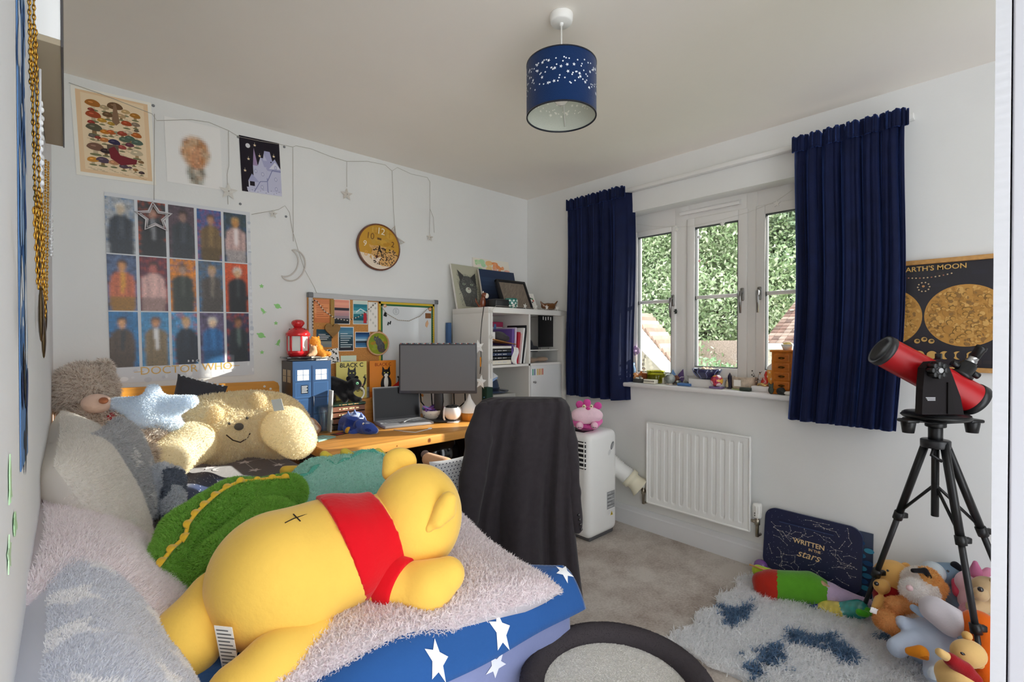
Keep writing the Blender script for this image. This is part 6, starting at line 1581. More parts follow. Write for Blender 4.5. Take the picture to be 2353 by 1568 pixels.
for u in (1342, 1359):
    g = G(); g.ell(at_d(u, 934, q - .075), .011, 'f4f0c0', n=12); e = g.build('eye', 'shiny', pk); g = G(); g.ell(at_d(u, 934.5, q - .085), .004, '20181c', n=8); g.build('pupil', 'shiny', e)
for (u, v) in ((1332, 930), (1374, 933), (1349, 926)):
    g = G(); blob(g, [PB(u, v, q - .0, 9, sq=(1, .5, 1), rot=VIEW)], 'd653a2', .003, 0); g.build('ear' if u != 1349 else 'tuft', 'plush', pk)
for u in (1326, 1371):
    g = G(); blob(g, [PC((u - 6 * (u < 1350) + 5 * (u > 1350), 968, q - .04), (u + 6 * (u < 1350) - 5 * (u > 1350), 978, q - .10), 9, 9)], 'e86ab2', .004, 0); l_ = g.build('leg', 'plush', pk)
    g = G(); blob(g, [PB(u + 6 * (u < 1350) - 5 * (u > 1350), 978, q - .112, 8)], 'f4c6da', .003, 0)
    for k in (-3, 0, 3): g.ell(at_d(u + 6 * (u < 1350) - 5 * (u > 1350) + k, 983, q - .13), .003, '2a1a24', n=6)
    g.build('paw', 'plush', l_)

# ---- moon poster
mpz = thing('moon_poster', 'black and gold moon chart poster with wooden hanging bars, right of the curtain', 'poster', (2.78, .31, 1.36))
mq = wall_right(.307, 1.366, 2.777)
pw_, ph_ = .56, .46
g = G(); g.M = mq; g.box((0, 0, -.001), (pw_, ph_, .002), '2d2b31'); g.M = None
rs = np.random.default_rng(21)
for i in range(60): g.rect(*(lambda x, y: (x, y, x + rs.uniform(.02, .06), y + rs.uniform(.01, .03)))(rs.uniform(-.27, .22), rs.uniform(-.22, .19)), ['312e33', '2a292f', '352f31', '2f2d36'][i % 4], mq, 1 + i * .01)
def moon(cx, cy, r, n, base='c08d45'):
    g.disc(cx, cy, r, r, base, mq, 2, 56)
    for i in range(n):
        a, q_ = rs.uniform(0, 6.28), r * .96 * math.sqrt(rs.random()); x, y = cx + q_ * math.cos(a), cy + q_ * math.sin(a)
        s = rs.uniform(.002, .010) * (1 if rs.random() < .85 else 2); s = min(s, (r - q_) * .8)
        if s > .0008: g.disc(x, y, s, s * rs.uniform(.4, .9), ['a8793a', 'cc9c54', 'b5833e', 'd6a860', '8f6a3a'][i % 5], mq, 3 + i * .003, 9, rs.uniform(0, 3))
    for i in range(n // 8):
        a, q_ = rs.uniform(0, 6.28), r * .85 * math.sqrt(rs.random()); x, y = cx + q_ * math.cos(a), cy + q_ * math.sin(a)
        s = rs.uniform(.006, .012)
        if s < r - q_: g.disc(x, y, s, s * .8, '80602f', mq, 4.4, 12); g.disc(x + .001, y - .001, s * .8, s * .62, 'c4934a', mq, 4.7, 12)
moon(.135, -.005, .132, 420); moon(-.135, -.005, .132, 300)
g.text("THE EARTH'S MOON", .030, 'd2a860', mq @ T(0, .205, 0), 3, bold=.0004)
for i in range(15): g.disc(-.09 + .013 * i, .165 + .012 * ((i - 7) / 7) ** 2, .003, .003, 'cbb08a' if i % 3 else 'a8705a', mq, 3, 8)
for i in range(10): g.disc(.001 + .02 * math.cos(i * .63), .125 + .02 * math.sin(i * .63), .003, .003, 'cbb08a', mq, 3, 8)
g.disc(0, .128, .005, .005, 'c08a5a', mq, 3, 10)
for i in range(9):
    x = -.21 + .042 * i + .03; g.disc(x, -.175, .0175, .0175, 'caa05c', mq, 3, 20)
    if i > 5: g.disc(x + .006 + .005 * (8 - i), -.175, .0165, .0172, '2d2b31', mq, 4, 20)
    if i < 3: g.disc(x - .012 - .0 * i, -.175, .0165, .0172, '2d2b31', mq, 4, 20)
for i in range(3): g.disc(-.02 + .024 * i, -.115 + .008 * (1 if i == 1 else 0), .0105, .0105, 'caa05c', mq, 3, 14); g.disc(-.018 + .024 * i, -.113 + .008 * (1 if i == 1 else 0), .006, .005, '4a3c2c', mq, 4, 10)
g.build('sheet', 'print_gloss', mpz)
for z in (1.366 + .235, 1.366 - .235):
    g = G(); g.box((2.774, .307, z), (.018, .58, .020), 'c08f52', .003); g.build('hanging_bar', 'pine', mpz)

# ---- pendant lamp
lm = thing('pendant_lamp', 'pendant lamp with a navy drum shade pierced with stars, hanging from the ceiling', 'lamp', (1.275, 1.115, 2.04))
LX, LY = 1.275, 1.115
g = G(); g.lathe([(0, 0), (.034, 0), (.038, .004), (.04, .012), (.041, .026), (.04, .03), (0, .03)], 'eeeeec', 32, T(LX, LY, 2.37)); g.lathe([(0, -.008), (.006, -.008), (.008, 0)], 'eeeeec', 12, T(LX, LY, 2.37)); g.build('ceiling_rose', 'plastic', lm)
g = G(); g.tube([(LX, LY, 2.37), (LX, LY, 2.19)], .0033, 'e8e8e4', 8); g.build('cord', 'plastic', lm)
ZB, ZT, LR = 2.043, 2.222, .122
g = G()
g.lathe([(LR, ZB), (LR, ZT)], '132f5c', 64, T(LX, LY, 0)); g.lathe([(LR - .002, ZT), (LR - .002, ZB)], 'cfd4ca', 64, T(LX, LY, 0))
rs = np.random.default_rng(12)
def shade_mark(a, z, r, out, st):
    for side in ((1, 'e8eef6'), (-1, 'f6f6ee')):
        s, c = side; R_ = LR + .0006 if s > 0 else LR - .0026
        n = Vector((math.cos(a), math.sin(a), 0)); m = frame_to(Vector((LX, LY, z)) + n * R_, Vector((-math.sin(a), math.cos(a), 0)) * s, (0, 0, 1), n * s)
        g.flat(star(r, .42, a * 3) if st else [(r * math.cos(t), r * math.sin(t)) for t in np.linspace(0, 6.28, 9)[:-1]], c, m, 0)
for i in range(230):
    a = i * 2.39996; z = 2.098 + .09 * rs.random(); st = i % 4 == 0
    shade_mark(a, z, .0062 if st else .0027, True, st)
sh_ = g.build('shade', 'fabric', lm)
for z in (ZB, ZT):
    g = G(); g.lathe([(LR + .001, z - .002), (LR + .001, z + .002), (LR - .004, z + .002), (LR - .004, z - .002), (LR + .001, z - .002)], '141a2a', 64, T(LX, LY, 0)); g.build('rim', 'plastic', sh_)
for k in range(3):
    a = k * 2.094 + .6; g = G(); g.tube([(LX, LY, 2.175), (LX + .06 * math.cos(a), LY + .06 * math.sin(a), 2.16), (LX + .118 * math.cos(a), LY + .118 * math.sin(a), 2.06)], .0022, 'e6e6e2', 6); g.build('spoke', 'plastic', sh_)
g = G(); g.lathe([(0, 2.085), (.014, 2.088), (.026, 2.10), (.030, 2.116), (.026, 2.134), (.016, 2.15), (.015, 2.18), (0, 2.18)], 'f2f0ea', 20, T(LX, LY, 0)); g.build('bulb', 'shiny', lm)

# ---- things on the window sill
SZ = WZ0 + .0005
def sp(u, v):
    p = on_z(u, v, SZ); p = on_x(u, v, min(max(p[0], 2.758), 2.862)); p[2] = SZ; return p
def sill(name, label, cat, mt, u, v, fn, group=None):
    p = sp(u, v); d = float(p @ FW - EYE @ FW) / FOC
    g = G(T(*p)); fn(g, d); return g.build(name, mt, label=label, cat=cat, group=group)
def L(prof, c, k=20): return lambda g, d: g.lathe([(r * d, z * d) for r, z in prof], c, k)
def patt(g, d):
    g.lathe([(0, 0), (9 * d, 0), (11 * d, 10 * d), (11 * d, 28 * d), (8 * d, 36 * d), (9 * d, 42 * d), (8 * d, 42 * d), (7 * d, 36 * d), (0, 30 * d)], '4a6a8a', 20)
    for i in range(30): a = i * 2.4; g.ell((11 * d * math.cos(a), 11 * d * math.sin(a), (8 + 20 * (i * .618 % 1)) * d), 2.2 * d, ['d8b84a', 'e8e4d8', '1f3f5c'][i % 3], n=6)
sill('patterned_jar', 'blue and yellow patterned jar at the far left of the sill', 'jar', 'shiny', 1450, 862, patt)
def pin(g, d):
    g.tube([(0, 0, 0), (-.004, .01, 66 * d)], 1.1 * d, 'e6d8c8', 6)
    for k in range(5):
        a = k * 1.257; g.ell((0, .011 + 6.5 * d * math.cos(a), 70 * d + 6.5 * d * math.sin(a)), (1.5 * d, 6 * d, 4 * d), ['c8a8d0', 'b898c8', 'd8c0dc'][k % 3], Matrix.Rotation(-a, 4, 'X'), 10)
sill('pinwheel', 'lilac paper pinwheel on a stick at the left end of the sill', 'pinwheel', 'paper', 1464, 862, pin)
sill('flower_stem', 'cream artificial flower on a thin stem against the left window pane', 'flower', 'paper', 1478, 862, lambda g, d: (g.tube([(.01, 0, 0), (.012, .002, 30 * d), (.02, 0, 62 * d)], 1 * d, 'd8d4b8', 6), [g.ell((.018 + 3 * d * math.cos(k), 3 * d * math.sin(k), (58 - 9 * k) * d), (2 * d, 4 * d, 5 * d), 'f0ecdc', RX(30 * k), 8) for k in range(4)]))
sill('orange_ornament', 'orange ball ornament on a blue dish at the left of the sill', 'ornament', 'shiny', 1459, 872, lambda g, d: (g.lathe([(0, 0), (10 * d, 0), (11 * d, 4 * d), (0, 4 * d)], '4a5a90'), g.ell((0, 0, 11 * d), 9 * d, 'e09a58'), g.ell((-8 * d, -2 * d, 13 * d), 1.6 * d, '3a2a1c', n=6)))
sill('paper_box', 'small brown open card box left of the olive candle', 'box', 'paper', 1482, 868, lambda g, d: (g.box((0, 0, 10 * d), (12 * d, 14 * d, 20 * d), '8a4a24', 0, RZ(30)), g.prism([(-8 * d, 0), (8 * d, 0), (0, 12 * d)], -1 * d, 1 * d, 'b06a3a', frame_to((-6 * d, 6 * d, 14 * d), (.5, -.86, 0), (0, 0, 1), (-.86, -.5, 0)))))
sill('slate_tray', 'small dark tray holding white pebbles on the sill', 'tray', 'matte', 1468, 879, lambda g, d: (g.box((0, 0, 4 * d), (16 * d, 22 * d, 8 * d), '4a4a48', 1 * d), [g.ell((3 * d * math.sin(k * 2), (k - 2) * 4 * d, 9.5 * d), (3 * d, 2.6 * d, 2 * d), 'e6e2d8', n=8) for k in range(5)]))
oc = sp(1507, 868)
sill('candle_glass', 'wide olive green glass candle on the left half of the sill', 'candle', 'olive_glass', 1507, 868, lambda g, d: (g.lathe([(0, .5 * d), (19 * d, .5 * d), (20.5 * d, 2 * d), (20.5 * d, 28 * d), (19.5 * d, 28 * d), (19.3 * d, 4 * d), (0, 4 * d)], 'ffffff', 32)))
sill('candle_wax', 'olive wax filling the green glass candle', 'wax', 'velour', 1507, 868, lambda g, d: g.lathe([(0, 4.4 * d), (19 * d, 4.4 * d), (19 * d, 20 * d), (0, 20 * d)], 'a8a63c', 32))
sill('trinket_card', 'tiny pale frame card in front of the olive candle', 'card', 'paper', 1497, 871, lambda g, d: (g.box((0, 0, 9 * d), (2 * d, 17 * d, 18 * d), 'd4d2c8', .001), g.box((-1.4 * d, 0, 9 * d), (.5 * d, 12 * d, 12 * d), 'b8bcb0')))
sill('trinket_box', 'small white box with a decorated lid in front of the trinket card', 'box', 'shiny', 1495, 882, lambda g, d: (g.box((0, 0, 5 * d), (16 * d, 30 * d, 10 * d), 'e6e2d4', 2 * d), [g.ell((-8.2 * d, (k - 3) * 4 * d, 6 * d), (.8 * d, 1.5 * d, 1.5 * d), '4a463c', n=6) for k in range(7)]))
sill('white_cube', 'little white cube box between the olive candle and the marble ball', 'box', 'paper', 1521, 880, lambda g, d: (g.box((0, 0, 6.5 * d), (12 * d, 15 * d, 13 * d), 'eae6da', .001), g.ell((-6 * d, -2 * d, 8 * d), 1 * d, '4a4a44', n=6)))
mb_ = thing('marble_ball', 'black and white marble ball on a small stand on the sill', 'ball', sp(1539, 884)); p_ = sp(1539, 884)
g = G(); g.ell(p_ + np.array([0, 0, .037]), .034, '8f9490', n=28); g.build('ball', 'marble', mb_)
g = G(); g.lathe([(.012, 0), (.018, 0), (.018, .006), (.012, .006)], 'e8d8c8', 16, T(*p_)); g.build('ring_stand', 'plastic', mb_)
sill('wood_shell', 'brown ragged bark piece behind the marble ball', 'bark', 'stone', 1549, 872, lambda g, d: blob(g, [E_((.0, 0, 10 * d), (8 * d, 14 * d, 9 * d), None, RX(-25))], '7a4a38', .004, 0, .006, 60))
wo = thing('wing_ornament', 'upright blue and purple wing shaped ornament on the sill', 'ornament', sp(1556, 866)); d = .0029
for (o, c, a, s_) in ((6, '6a9ad0', 12, .9), (-4, '54407c', -14, 1.0)):
    m = T(*sp(1556, 866)) @ frame_to((.0, o * d, 2 * d), (0, -1, 0), (0, 0, 1), (-1, 0, 0)) @ RZ(a); g = G()
    g.prism([(-7 * d * s_, 0), (7 * d * s_, 2 * d), (9 * d * s_, 14 * d), (2 * d, 34 * d * s_), (-6 * d * s_, 20 * d)], -.8 * d, .8 * d, c, m); g.line([(-5 * d, 6 * d), (2 * d, 16 * d), (8 * d, 18 * d)], 1 * d, 'e8e4ec', m @ T(0, 0, .9 * d), 1); g.build('wing', 'shiny', wo)
sill('pebble_dish', 'scatter of grey and green pebbles right of the marble ball', 'pebbles', 'stone', 1567, 880, lambda g, d: [g.ell((6 * d * math.sin(k * 2.3), 14 * d * math.sin(k * 1.3), (3 + (k % 3) * 2) * d), (4 * d, 4.5 * d, 3 * d), ['8a8a80', '5a6258', 'c8c8b8', '44443e'][k % 4], n=8) for k in range(9)])
sill('blue_case', 'flat blue case at the front of the sill left of the navy bowl', 'case', 'plastic', 1574, 887, lambda g, d: g.box((0, 0, 3 * d), (16 * d, 32 * d, 6 * d), '4a78b4', 1.5 * d))
sill('white_box', 'white box on the sill carrying the navy bowl', 'box', 'paper', 1622, 890, lambda g, d: g.box((8 * d, 0, 9 * d), (34 * d, 74 * d, 18 * d), 'e4e2e0', .001))
bwl = sp(1620, 890) + np.array([.022, 0, 18.2 * .0027])
def nbowl(g):
    d = .00262; m = T(*bwl)
    g.lathe([(0, 0), (14 * d, 0), (22 * d, 6 * d), (29 * d, 16 * d), (32 * d, 24 * d), (30.5 * d, 24 * d), (27 * d, 16 * d), (20 * d, 8 * d), (0, 4 * d)], '2c3158', 36, m)
    for i in range(9): a = i * .7; g.tube([m @ Vector((r * d * math.cos(a + s), r * d * math.sin(a + s), z * d)) for r, z, s in ((15, 1, 0), (23.5, 7, .12), (29, 15, .0), (32, 22.5, .15))], .8 * d, '8f98c8', 5)
simple('navy_bowl', 'navy patterned bowl standing on the white box in the middle of the sill', 'bowl', 'shiny', nbowl)
simple('shells', 'pale shells heaped in the navy bowl', 'shells', 'stone', lambda g: [g.ell(bwl + np.array([.03 * math.sin(k * 2.1), .035 * math.sin(k * 1.3), .055 + .006 * (k % 2)]), (.016, .014, .010), ['efe2d4', 'e6c8a8', 'f2eee6', 'd8b898'][k % 4], n=8) for k in range(9)])
pw2 = thing('paperweight', 'red swirled glass paperweight on a purple base at the front of the sill', 'paperweight', sp(1647, 893)); p_ = sp(1647, 893)
g = G(); g.box(p_ + np.array([0, 0, .006]), (.05, .072, .011), '7d6a9a', .002); g.build('base', 'plastic', pw2)
g = G(); V, F, cs = blob(g, [E_(p_ + np.array([0, 0, .046]), .035)], 'c83a4a', .003, 0); n = vnoise(V[F].mean(1), 110, 9); cs = cs.copy(); cs[n > .3] = hx('e8b04a'); cs[n < -.4] = hx('f2d8d8'); cs[np.abs(n) < .07] = hx('8a2a5a'); g.C[-1] = cs; g.build('globe', 'shiny', pw2)
sill('crystal_point', 'black obelisk crystal standing on the sill beside the paperweight', 'crystal', 'shiny', 1677, 891, lambda g, d: g.lathe([(0, 0), (6 * d, 0), (6 * d, 3 * d), (4.8 * d, 3 * d), (4.2 * d, 29 * d), (0, 37 * d)], '221c38', 6, smooth=False))
sill('pale_shell', 'pale yellow pointed shell behind the black crystal', 'shell', 'stone', 1672, 878, lambda g, d: g.lathe([(0, 0), (5 * d, 4 * d), (4 * d, 12 * d), (1 * d, 20 * d), (0, 22 * d)], 'e6d3a8', 12))
cj = thing('candle_jar', 'beige stone effect candle jar with a white label right of the black crystal', 'candle', sp(1709, 884)); p_ = sp(1709, 884); d_ = .0026
g = G(); V0 = g.lathe([(0, 0), (24 * d_, 0), (25 * d_, 2 * d_), (25.5 * d_, 26 * d_), (23 * d_, 26 * d_), (22.5 * d_, 16 * d_), (0, 16 * d_)], 'c9b8a4', 32, T(*p_) @ T(.012, 0, .006)); g.build('jar', 'stone', cj)
g = G(); g.box(p_ + np.array([.012 - 25.8 * d_, .014, .04]), (.002, 15 * d_, 14 * d_), 'eeeae4'); g.build('label', 'paper', cj)
sill('coaster', 'green round coaster under the beige candle jar', 'coaster', 'matte', 1709, 884, lambda g, d: g.lathe([(0, 0), (27 * d, 0), (27 * d, 2 * d), (0, 2 * d)], 'b4c088', 32, T(.012, 0, 0)))
sill('green_stone', 'flat dark green stone box at the front edge of the sill', 'stone', 'stone', 1713, 899, lambda g, d: g.box((0, 0, 4 * d), (13 * d, 24 * d, 8 * d), '2f3a30', 2 * d))
sill('ring_box', 'white ring box at the front of the sill left of the jewellery chest', 'box', 'paper', 1753, 900, lambda g, d: g.box((0, 0, 6 * d), (22 * d, 44 * d, 12 * d), 'f0eeee', 1 * d))
p_ = sp(1753, 900) + np.array([0, 0, 12.4 * .0025])
simple('bracelet', 'gold and silver bracelet lying on the white ring box', 'bracelet', 'gold', lambda g: g.tube([p_ + np.array([.014 * math.cos(t), .026 * math.sin(t), .007 + .004 * math.sin(3 * t)]) for t in np.linspace(0, 6.28, 20)[:-1]], .005, 'd8b878', 8, True))
rb_ = thing('red_bottle', 'red teardrop shaped bottle with a white ribbon on the sill', 'bottle', sp(1757, 879)); p_ = sp(1757, 879); d_ = .0025
g = G(); g.lathe([(0, 0), (8 * d_, 0), (11 * d_, 6 * d_), (10 * d_, 14 * d_), (5 * d_, 24 * d_), (2 * d_, 33 * d_), (0, 38 * d_)], 'c8281e', 24, T(*p_) @ T(.02, 0, .02)); g.build('bottle', 'shiny', rb_)
g = G(); g.tube([Vector(p_) + Vector((.02, 0, .02)) + Vector((-r * d_ * math.cos(a), r * d_ * math.sin(a), z * d_)) for r, z, a in ((4.6, 26, .6), (8.2, 19, .2), (10.4, 14, -.3), (11.4, 9, .1), (11.2, 5, .7))], .0022, 'f2e8e4', 6); g.build('ribbon', 'fabric', rb_)
g = G(); g.lathe([(0, 0), (9 * d_, 0), (9 * d_, 7 * d_), (0, 7.6 * d_)], 'ecd8d8', 20, T(*p_) @ T(.02, 0, 0)); g.build('stand', 'plastic', rb_)
bb_ = thing('bead_branch', 'black beaded wire spray behind the red bottle', 'ornament', sp(1738, 872)); p_ = sp(1738, 872)
g = G(); g.tube([p_, p_ + np.array([.0, .0, .06]), p_ + np.array([-.005, .015, .10])], .001, '3a342c', 5); g.tube([p_, p_ + np.array([0, -.012, .09]), p_ + np.array([0, -.03, .11])], .001, '3a342c', 5); g.build('wire', 'metal', bb_)
g = G(); [g.ell(p_ + np.array([.004 * math.sin(k), .028 * math.sin(k * 1.7), .05 + .0075 * k]), .004, '1c1a1a' if k % 3 else 'f0c8a8', n=8) for k in range(9)]; g.build('beads', 'shiny', bb_)
ob = thing('orange_bottle', 'tall orange frosted bottle left of the jewellery chest', 'bottle', sp(1777, 880)); p_ = sp(1777, 880); d_ = .0025
g = G(); g.lathe([(0, 0), (12 * d_, 0), (13 * d_, 3 * d_), (13 * d_, 48 * d_), (11 * d_, 56 * d_), (4 * d_, 62 * d_), (4 * d_, 70 * d_), (0, 70 * d_)], 'f0a83a', 24, T(*p_) @ T(.03, .01, 0), cf=lambda i: ['f0a83a'] * 1 and ('f0a83a' if i < 3 else 'e8e8e4')); g.build('bottle', 'shiny', ob)
g = G()
for k in range(8):
    a = 2.2 + (k * .618 % 1) * 2; n = Vector((math.cos(a), math.sin(a), 0)); g.star2(0, 0, 4 * d_, 'fbe6b8', frame_to(Vector(p_) + Vector((.03, .01, (8 + 5 * k) * d_)) + n * 13.2 * d_, (-math.sin(a), math.cos(a), 0), (0, 0, 1), n), 1)
g.build('star_print', 'paper', ob)
# jewellery chest
jc = thing('jewellery_chest', 'orange brown wooden jewellery chest with four drawers at the right of the sill', 'jewellery chest', (2.82, .82, SZ))
jy0, jy1, jx0, jx1, jh = .705, .925, 2.765, 2.88, .235
OR = 'c8731f'
g = G(); g.box(((jx0 + jx1) / 2, (jy0 + jy1) / 2, SZ + .018 + (jh - .03) / 2), (jx1 - jx0, jy1 - jy0, jh - .03), OR, .002)
g.box(((jx0 + jx1) / 2, (jy0 + jy1) / 2, SZ + jh - .006), (jx1 - jx0 + .016, jy1 - jy0 + .016, .012), OR, .004); g.box(((jx0 + jx1) / 2, (jy0 + jy1) / 2, SZ + .01), (jx1 - jx0 + .012, jy1 - jy0 + .012, .02), OR, .003)
g.build('case', 'pine', jc)
for k in range(4):
    z = SZ + .047 + .0485 * k
    g = G(); g.box((jx0 - .002, .874, z), (.008, .078, .042), OR, .002); g.box((jx0 - .0065, .874, z), (.001, .064, .030), 'b96516', .0); dw = g.build('drawer', 'pine', jc)
    g = G(); g.ell((jx0 - .009, .874, z), (.003, .017, .006), '5a3a18', n=10); g.ell((jx0 - .011, .874, z - .002), (.003, .007, .005), '6a4a20', n=8); g.build('handle', 'metal', dw)
g = G(); g.box((jx0 - .003, .764, SZ + .122), (.009, .104, .19), OR, .002); dd = g.build('door', 'pine', jc)
mj = frame_to((jx0 - .0078, .758, SZ + .115), (0, -1, 0), (0, 0, 1), (-1, 0, 0))
g = G(); arch = [(-.03, -.075), (.03, -.075), (.03, .05)] + [(.03 * math.cos(t), .05 + .026 * math.sin(t)) for t in np.linspace(.2, 2.94, 10)] + [(-.03, .05)]
g.flat(arch, '8a5a3a', mj, 0); g.flat([(x * .93, y * .96) for x, y in arch], 'd8d4cc', mj, 1)
for k in range(14): g.disc(.012 * math.sin(k * 2.3), .03 + .018 * math.sin(k * 1.1) - .002 * k, .006, .005, ['b8637a', 'e6b8c4', '7a2c3c', 'd88a9a'][k % 4], mj, 2 + k * .1)
g.flat([(-.004, .02), (.004, .02), (.002, -.05), (-.002, -.05)], '5a3a2c', mj, 2); g.disc(-.01, -.045, .014, .006, '3f7a3f', mj, 3, a=.8); g.disc(.012, -.0, .01, .005, '4a5a3a', mj, 3, a=-.7)
g.build('painted_glass', 'shiny', dd)
g = G(); g.box((jx0 - .010, .807, SZ + .12), (.004, .008, .04), '5a3214', .002); g.build('handle', 'metal', dd)
jt = SZ + jh
simple('soap_dish', 'clear oval dish with yellow soap on top of the jewellery chest', 'dish', 'plastic', lambda g: (g.lathe([(0, 0), (.02, 0), (.032, .03), (.030, .03), (.018, .006), (0, .006)], 'e8ece8', 20, T(2.82, .865, jt)), g.ell((2.82, .865, jt + .034), (.018, .022, .010), 'ecd08a')))
simple('gold_bell', 'little gold bell on top of the jewellery chest', 'bell', 'gold', lambda g: g.lathe([(0, 0), (.015, 0), (.012, .010), (.008, .022), (.003, .028), (.004, .034), (0, .036)], 'c89a3c', 16, T(2.80, .80, jt)))
simple('white_vase', 'small white egg shaped vase beside the curtain on the jewellery chest', 'vase', 'shiny', lambda g: g.lathe([(0, 0), (.014, 0), (.024, .02), (.022, .045), (.01, .06), (0, .062)], 'f0eeea', 20, T(2.82, .755, jt)))
def catfig(u, v, label):
    p = sp(u, v); p[0] = 2.747
    o = thing('cat_figurine', label, 'figurine', p)
    g = G(); blob(g, [E_(p + np.array([0, 0, .02]), (.010, .014, .02)), E_(p + np.array([-.001, 0, .042]), (.010, .012, .011))], '3a4238', .0022, .004); g.build('body', 'stone', o)
    for s in (-1, 1): g = G(); g.lathe([(.005, 0), (0, .016)], '3a4238', 8, T(*(p + np.array([0, .008 * s, .048]))) @ RX(-14 * s)); g.build('ear', 'stone', o)
catfig(1789, 899, 'small dark green cat figurine at the left foot of the jewellery chest')
p_ = sp(1811, 903); p_[0] = 2.748
simple('dark_rock', 'rough black crystal lump in front of the jewellery chest', 'rock', 'stone', lambda g: blob(g, [E_(p_ + np.array([0, 0, .016]), (.013, .024, .018)), E_(p_ + np.array([0, -.01, .026]), (.011, .012, .016))], '2a2c2c', .003, 0, .004, 120))
p_ = sp(1828, 906); p_[0] = 2.748
simple('white_pebble', 'smooth white oval pebble at the right front of the sill', 'pebble', 'plastic', lambda g: g.ell(p_ + np.array([0, 0, .011]), (.014, .034, .011), 'eeebe4'))
def crystals(g):
    for k, (v, r, c) in enumerate(((545, .011, 'f2f4f6'), (573, .005, 'e8c8c0'), (600, .008, 'e6b0a8'), (618, .004, 'f0e0d8'))): g.ell(on_x(1607, v, 2.872), r, c, n=10)
    g.tube([on_x(1607, v, 2.872) for v in (520, 620)], .0006, 'cccccc', 4)
simple('suncatcher', 'thin crystal suncatcher string hanging in the middle casement', 'suncatcher', 'shiny', crystals)
g = G(); p_ = on_x(1553, 716, 2.872); g.ell(p_, (.004, .007, .016), '3a4038', n=10); [g.ell(p_ + np.array([-.004, .008 * math.cos(k), .012 * math.sin(k)]), .005, '55605a' if k % 2 else '2c302c', n=6) for k in range(6)]
g.build('hanging_charm', 'stone', label='dark beaded charm hanging from the left window handle', cat='charm')
w2 = thing('string_lights', 'thin star light string draped across the window head', 'string lights', on_x(1600, 510, 2.89))
g = G(); g.tube([on_x(u, v, 2.885) for u, v in ((1440, 506), (1462, 515), (1505, 521), (1585, 521), (1660, 505), (1720, 488), (1785, 462), (1820, 437))], .0012, 'dcdad4', 5); g.tube([on_x(u, v, 2.885) for u, v in ((1462, 515), (1461, 527))], .0012, 'dcdad4', 5); g.build('cord', 'plastic', w2)
for u, v, r in ((1785, 468, .02), (1660, 515, .016), (1555, 528, .014)):
    g = G(); g.prism(star(r, .45), -.002, .002, 'f0eeea', frame_to(on_x(u, v, 2.884), (0, -1, 0), (0, 0, 1), (-1, 0, 0))); g.build('star', 'plastic', w2)

# ---- star garlands on the bookcase
sg = thing('star_garland', 'garland of white and blue paper stars hanging on a black cord beside the monitor', 'garland', on_y(1105, 800, 2.33))
yq = 2.335
g = G(); g.tube([on_y(u, v, yq) for u, v in ((1112, 703), (1107, 740), (1104, 780), (1106, 830), (1103, 860))], .0028, '2a2826', 6); g.tube([on_y(u, v, yq) for u, v in ((1106, 860), (1112, 895), (1118, 925))], .0014, 'b8b0a0', 5); g.build('cord', 'plastic', sg)
for u, v, r, c, a in ((1100, 798, .047, 'eeece8', 12), (1105, 878, .047, 'eeece8', -8), (1122, 913, .042, '4a86c8', 15)):
    g = G(); m = frame_to(on_y(u, v, yq - .006), (1, 0, 0), (0, 0, 1), (0, -1, 0)) @ RZ(a)
    n = star(r, .45); g.add([m @ Vector((x, y, 0)) for x, y in n] + [m @ Vector((0, 0, .010)), m @ Vector((0, 0, -.004))], [(i, (i + 1) % 10, 10) for i in range(10)] + [((i + 1) % 10, i, 11) for i in range(10)], c, False); g.build('paper_star', 'paper', sg)
g = G(); m = on_y(1104, 832, yq - .004); g.box(m, (.008, .004, .06), 'e0902e', .001); g.build('orange_tag', 'paper', sg)
bl = thing('string_lights', 'string of small silver stars running round the front edges of the bookcase', 'string lights', (2.37, 2.35, 1.46))
g = G(); yb2 = 2.354
g.tube([(2.005, yb2, 1.0), (2.003, yb2, 1.2), (2.006, yb2, 1.44), (2.05, yb2, 1.474), (2.3, yb2, 1.472), (2.6, yb2, 1.472), (2.755, yb2, 1.462), (2.757, yb2, 1.3), (2.752, yb2, 1.1), (2.755, yb2, .9)], .0012, 'a8a298', 5); g.build('cord', 'plastic', bl)
for (x, z) in ((2.006, 1.44), (2.004, 1.27), (2.005, 1.11), (2.20, 1.482), (2.31, 1.483), (2.42, 1.482), (2.53, 1.482), (2.64, 1.482), (2.755, 1.38), (2.757, 1.24), (2.753, 1.08)):
    g = G(); m = frame_to((x, yb2 - .006, z), (1, 0, 0), (0, 0, 1), (0, -1, 0)) @ RZ(20 * math.sin(x * 90 + z * 50)); n = star(.022, .42)
    g.add([m @ Vector((a, b, 0)) for a, b in n] + [m @ Vector((0, 0, .006)), m @ Vector((0, 0, -.004))], [(i, (i + 1) % 10, 10) for i in range(10)] + [((i + 1) % 10, i, 11) for i in range(10)], 'd8d6d0', False); g.build('star', 'plastic', bl)
simple('blue_folder', 'blue folder slotted between the bookcase and the back wall', 'folder', 'paper', lambda g: g.box((1.975, 2.78, 1.22), (.03, .03, .30), '4a6a96', .002))
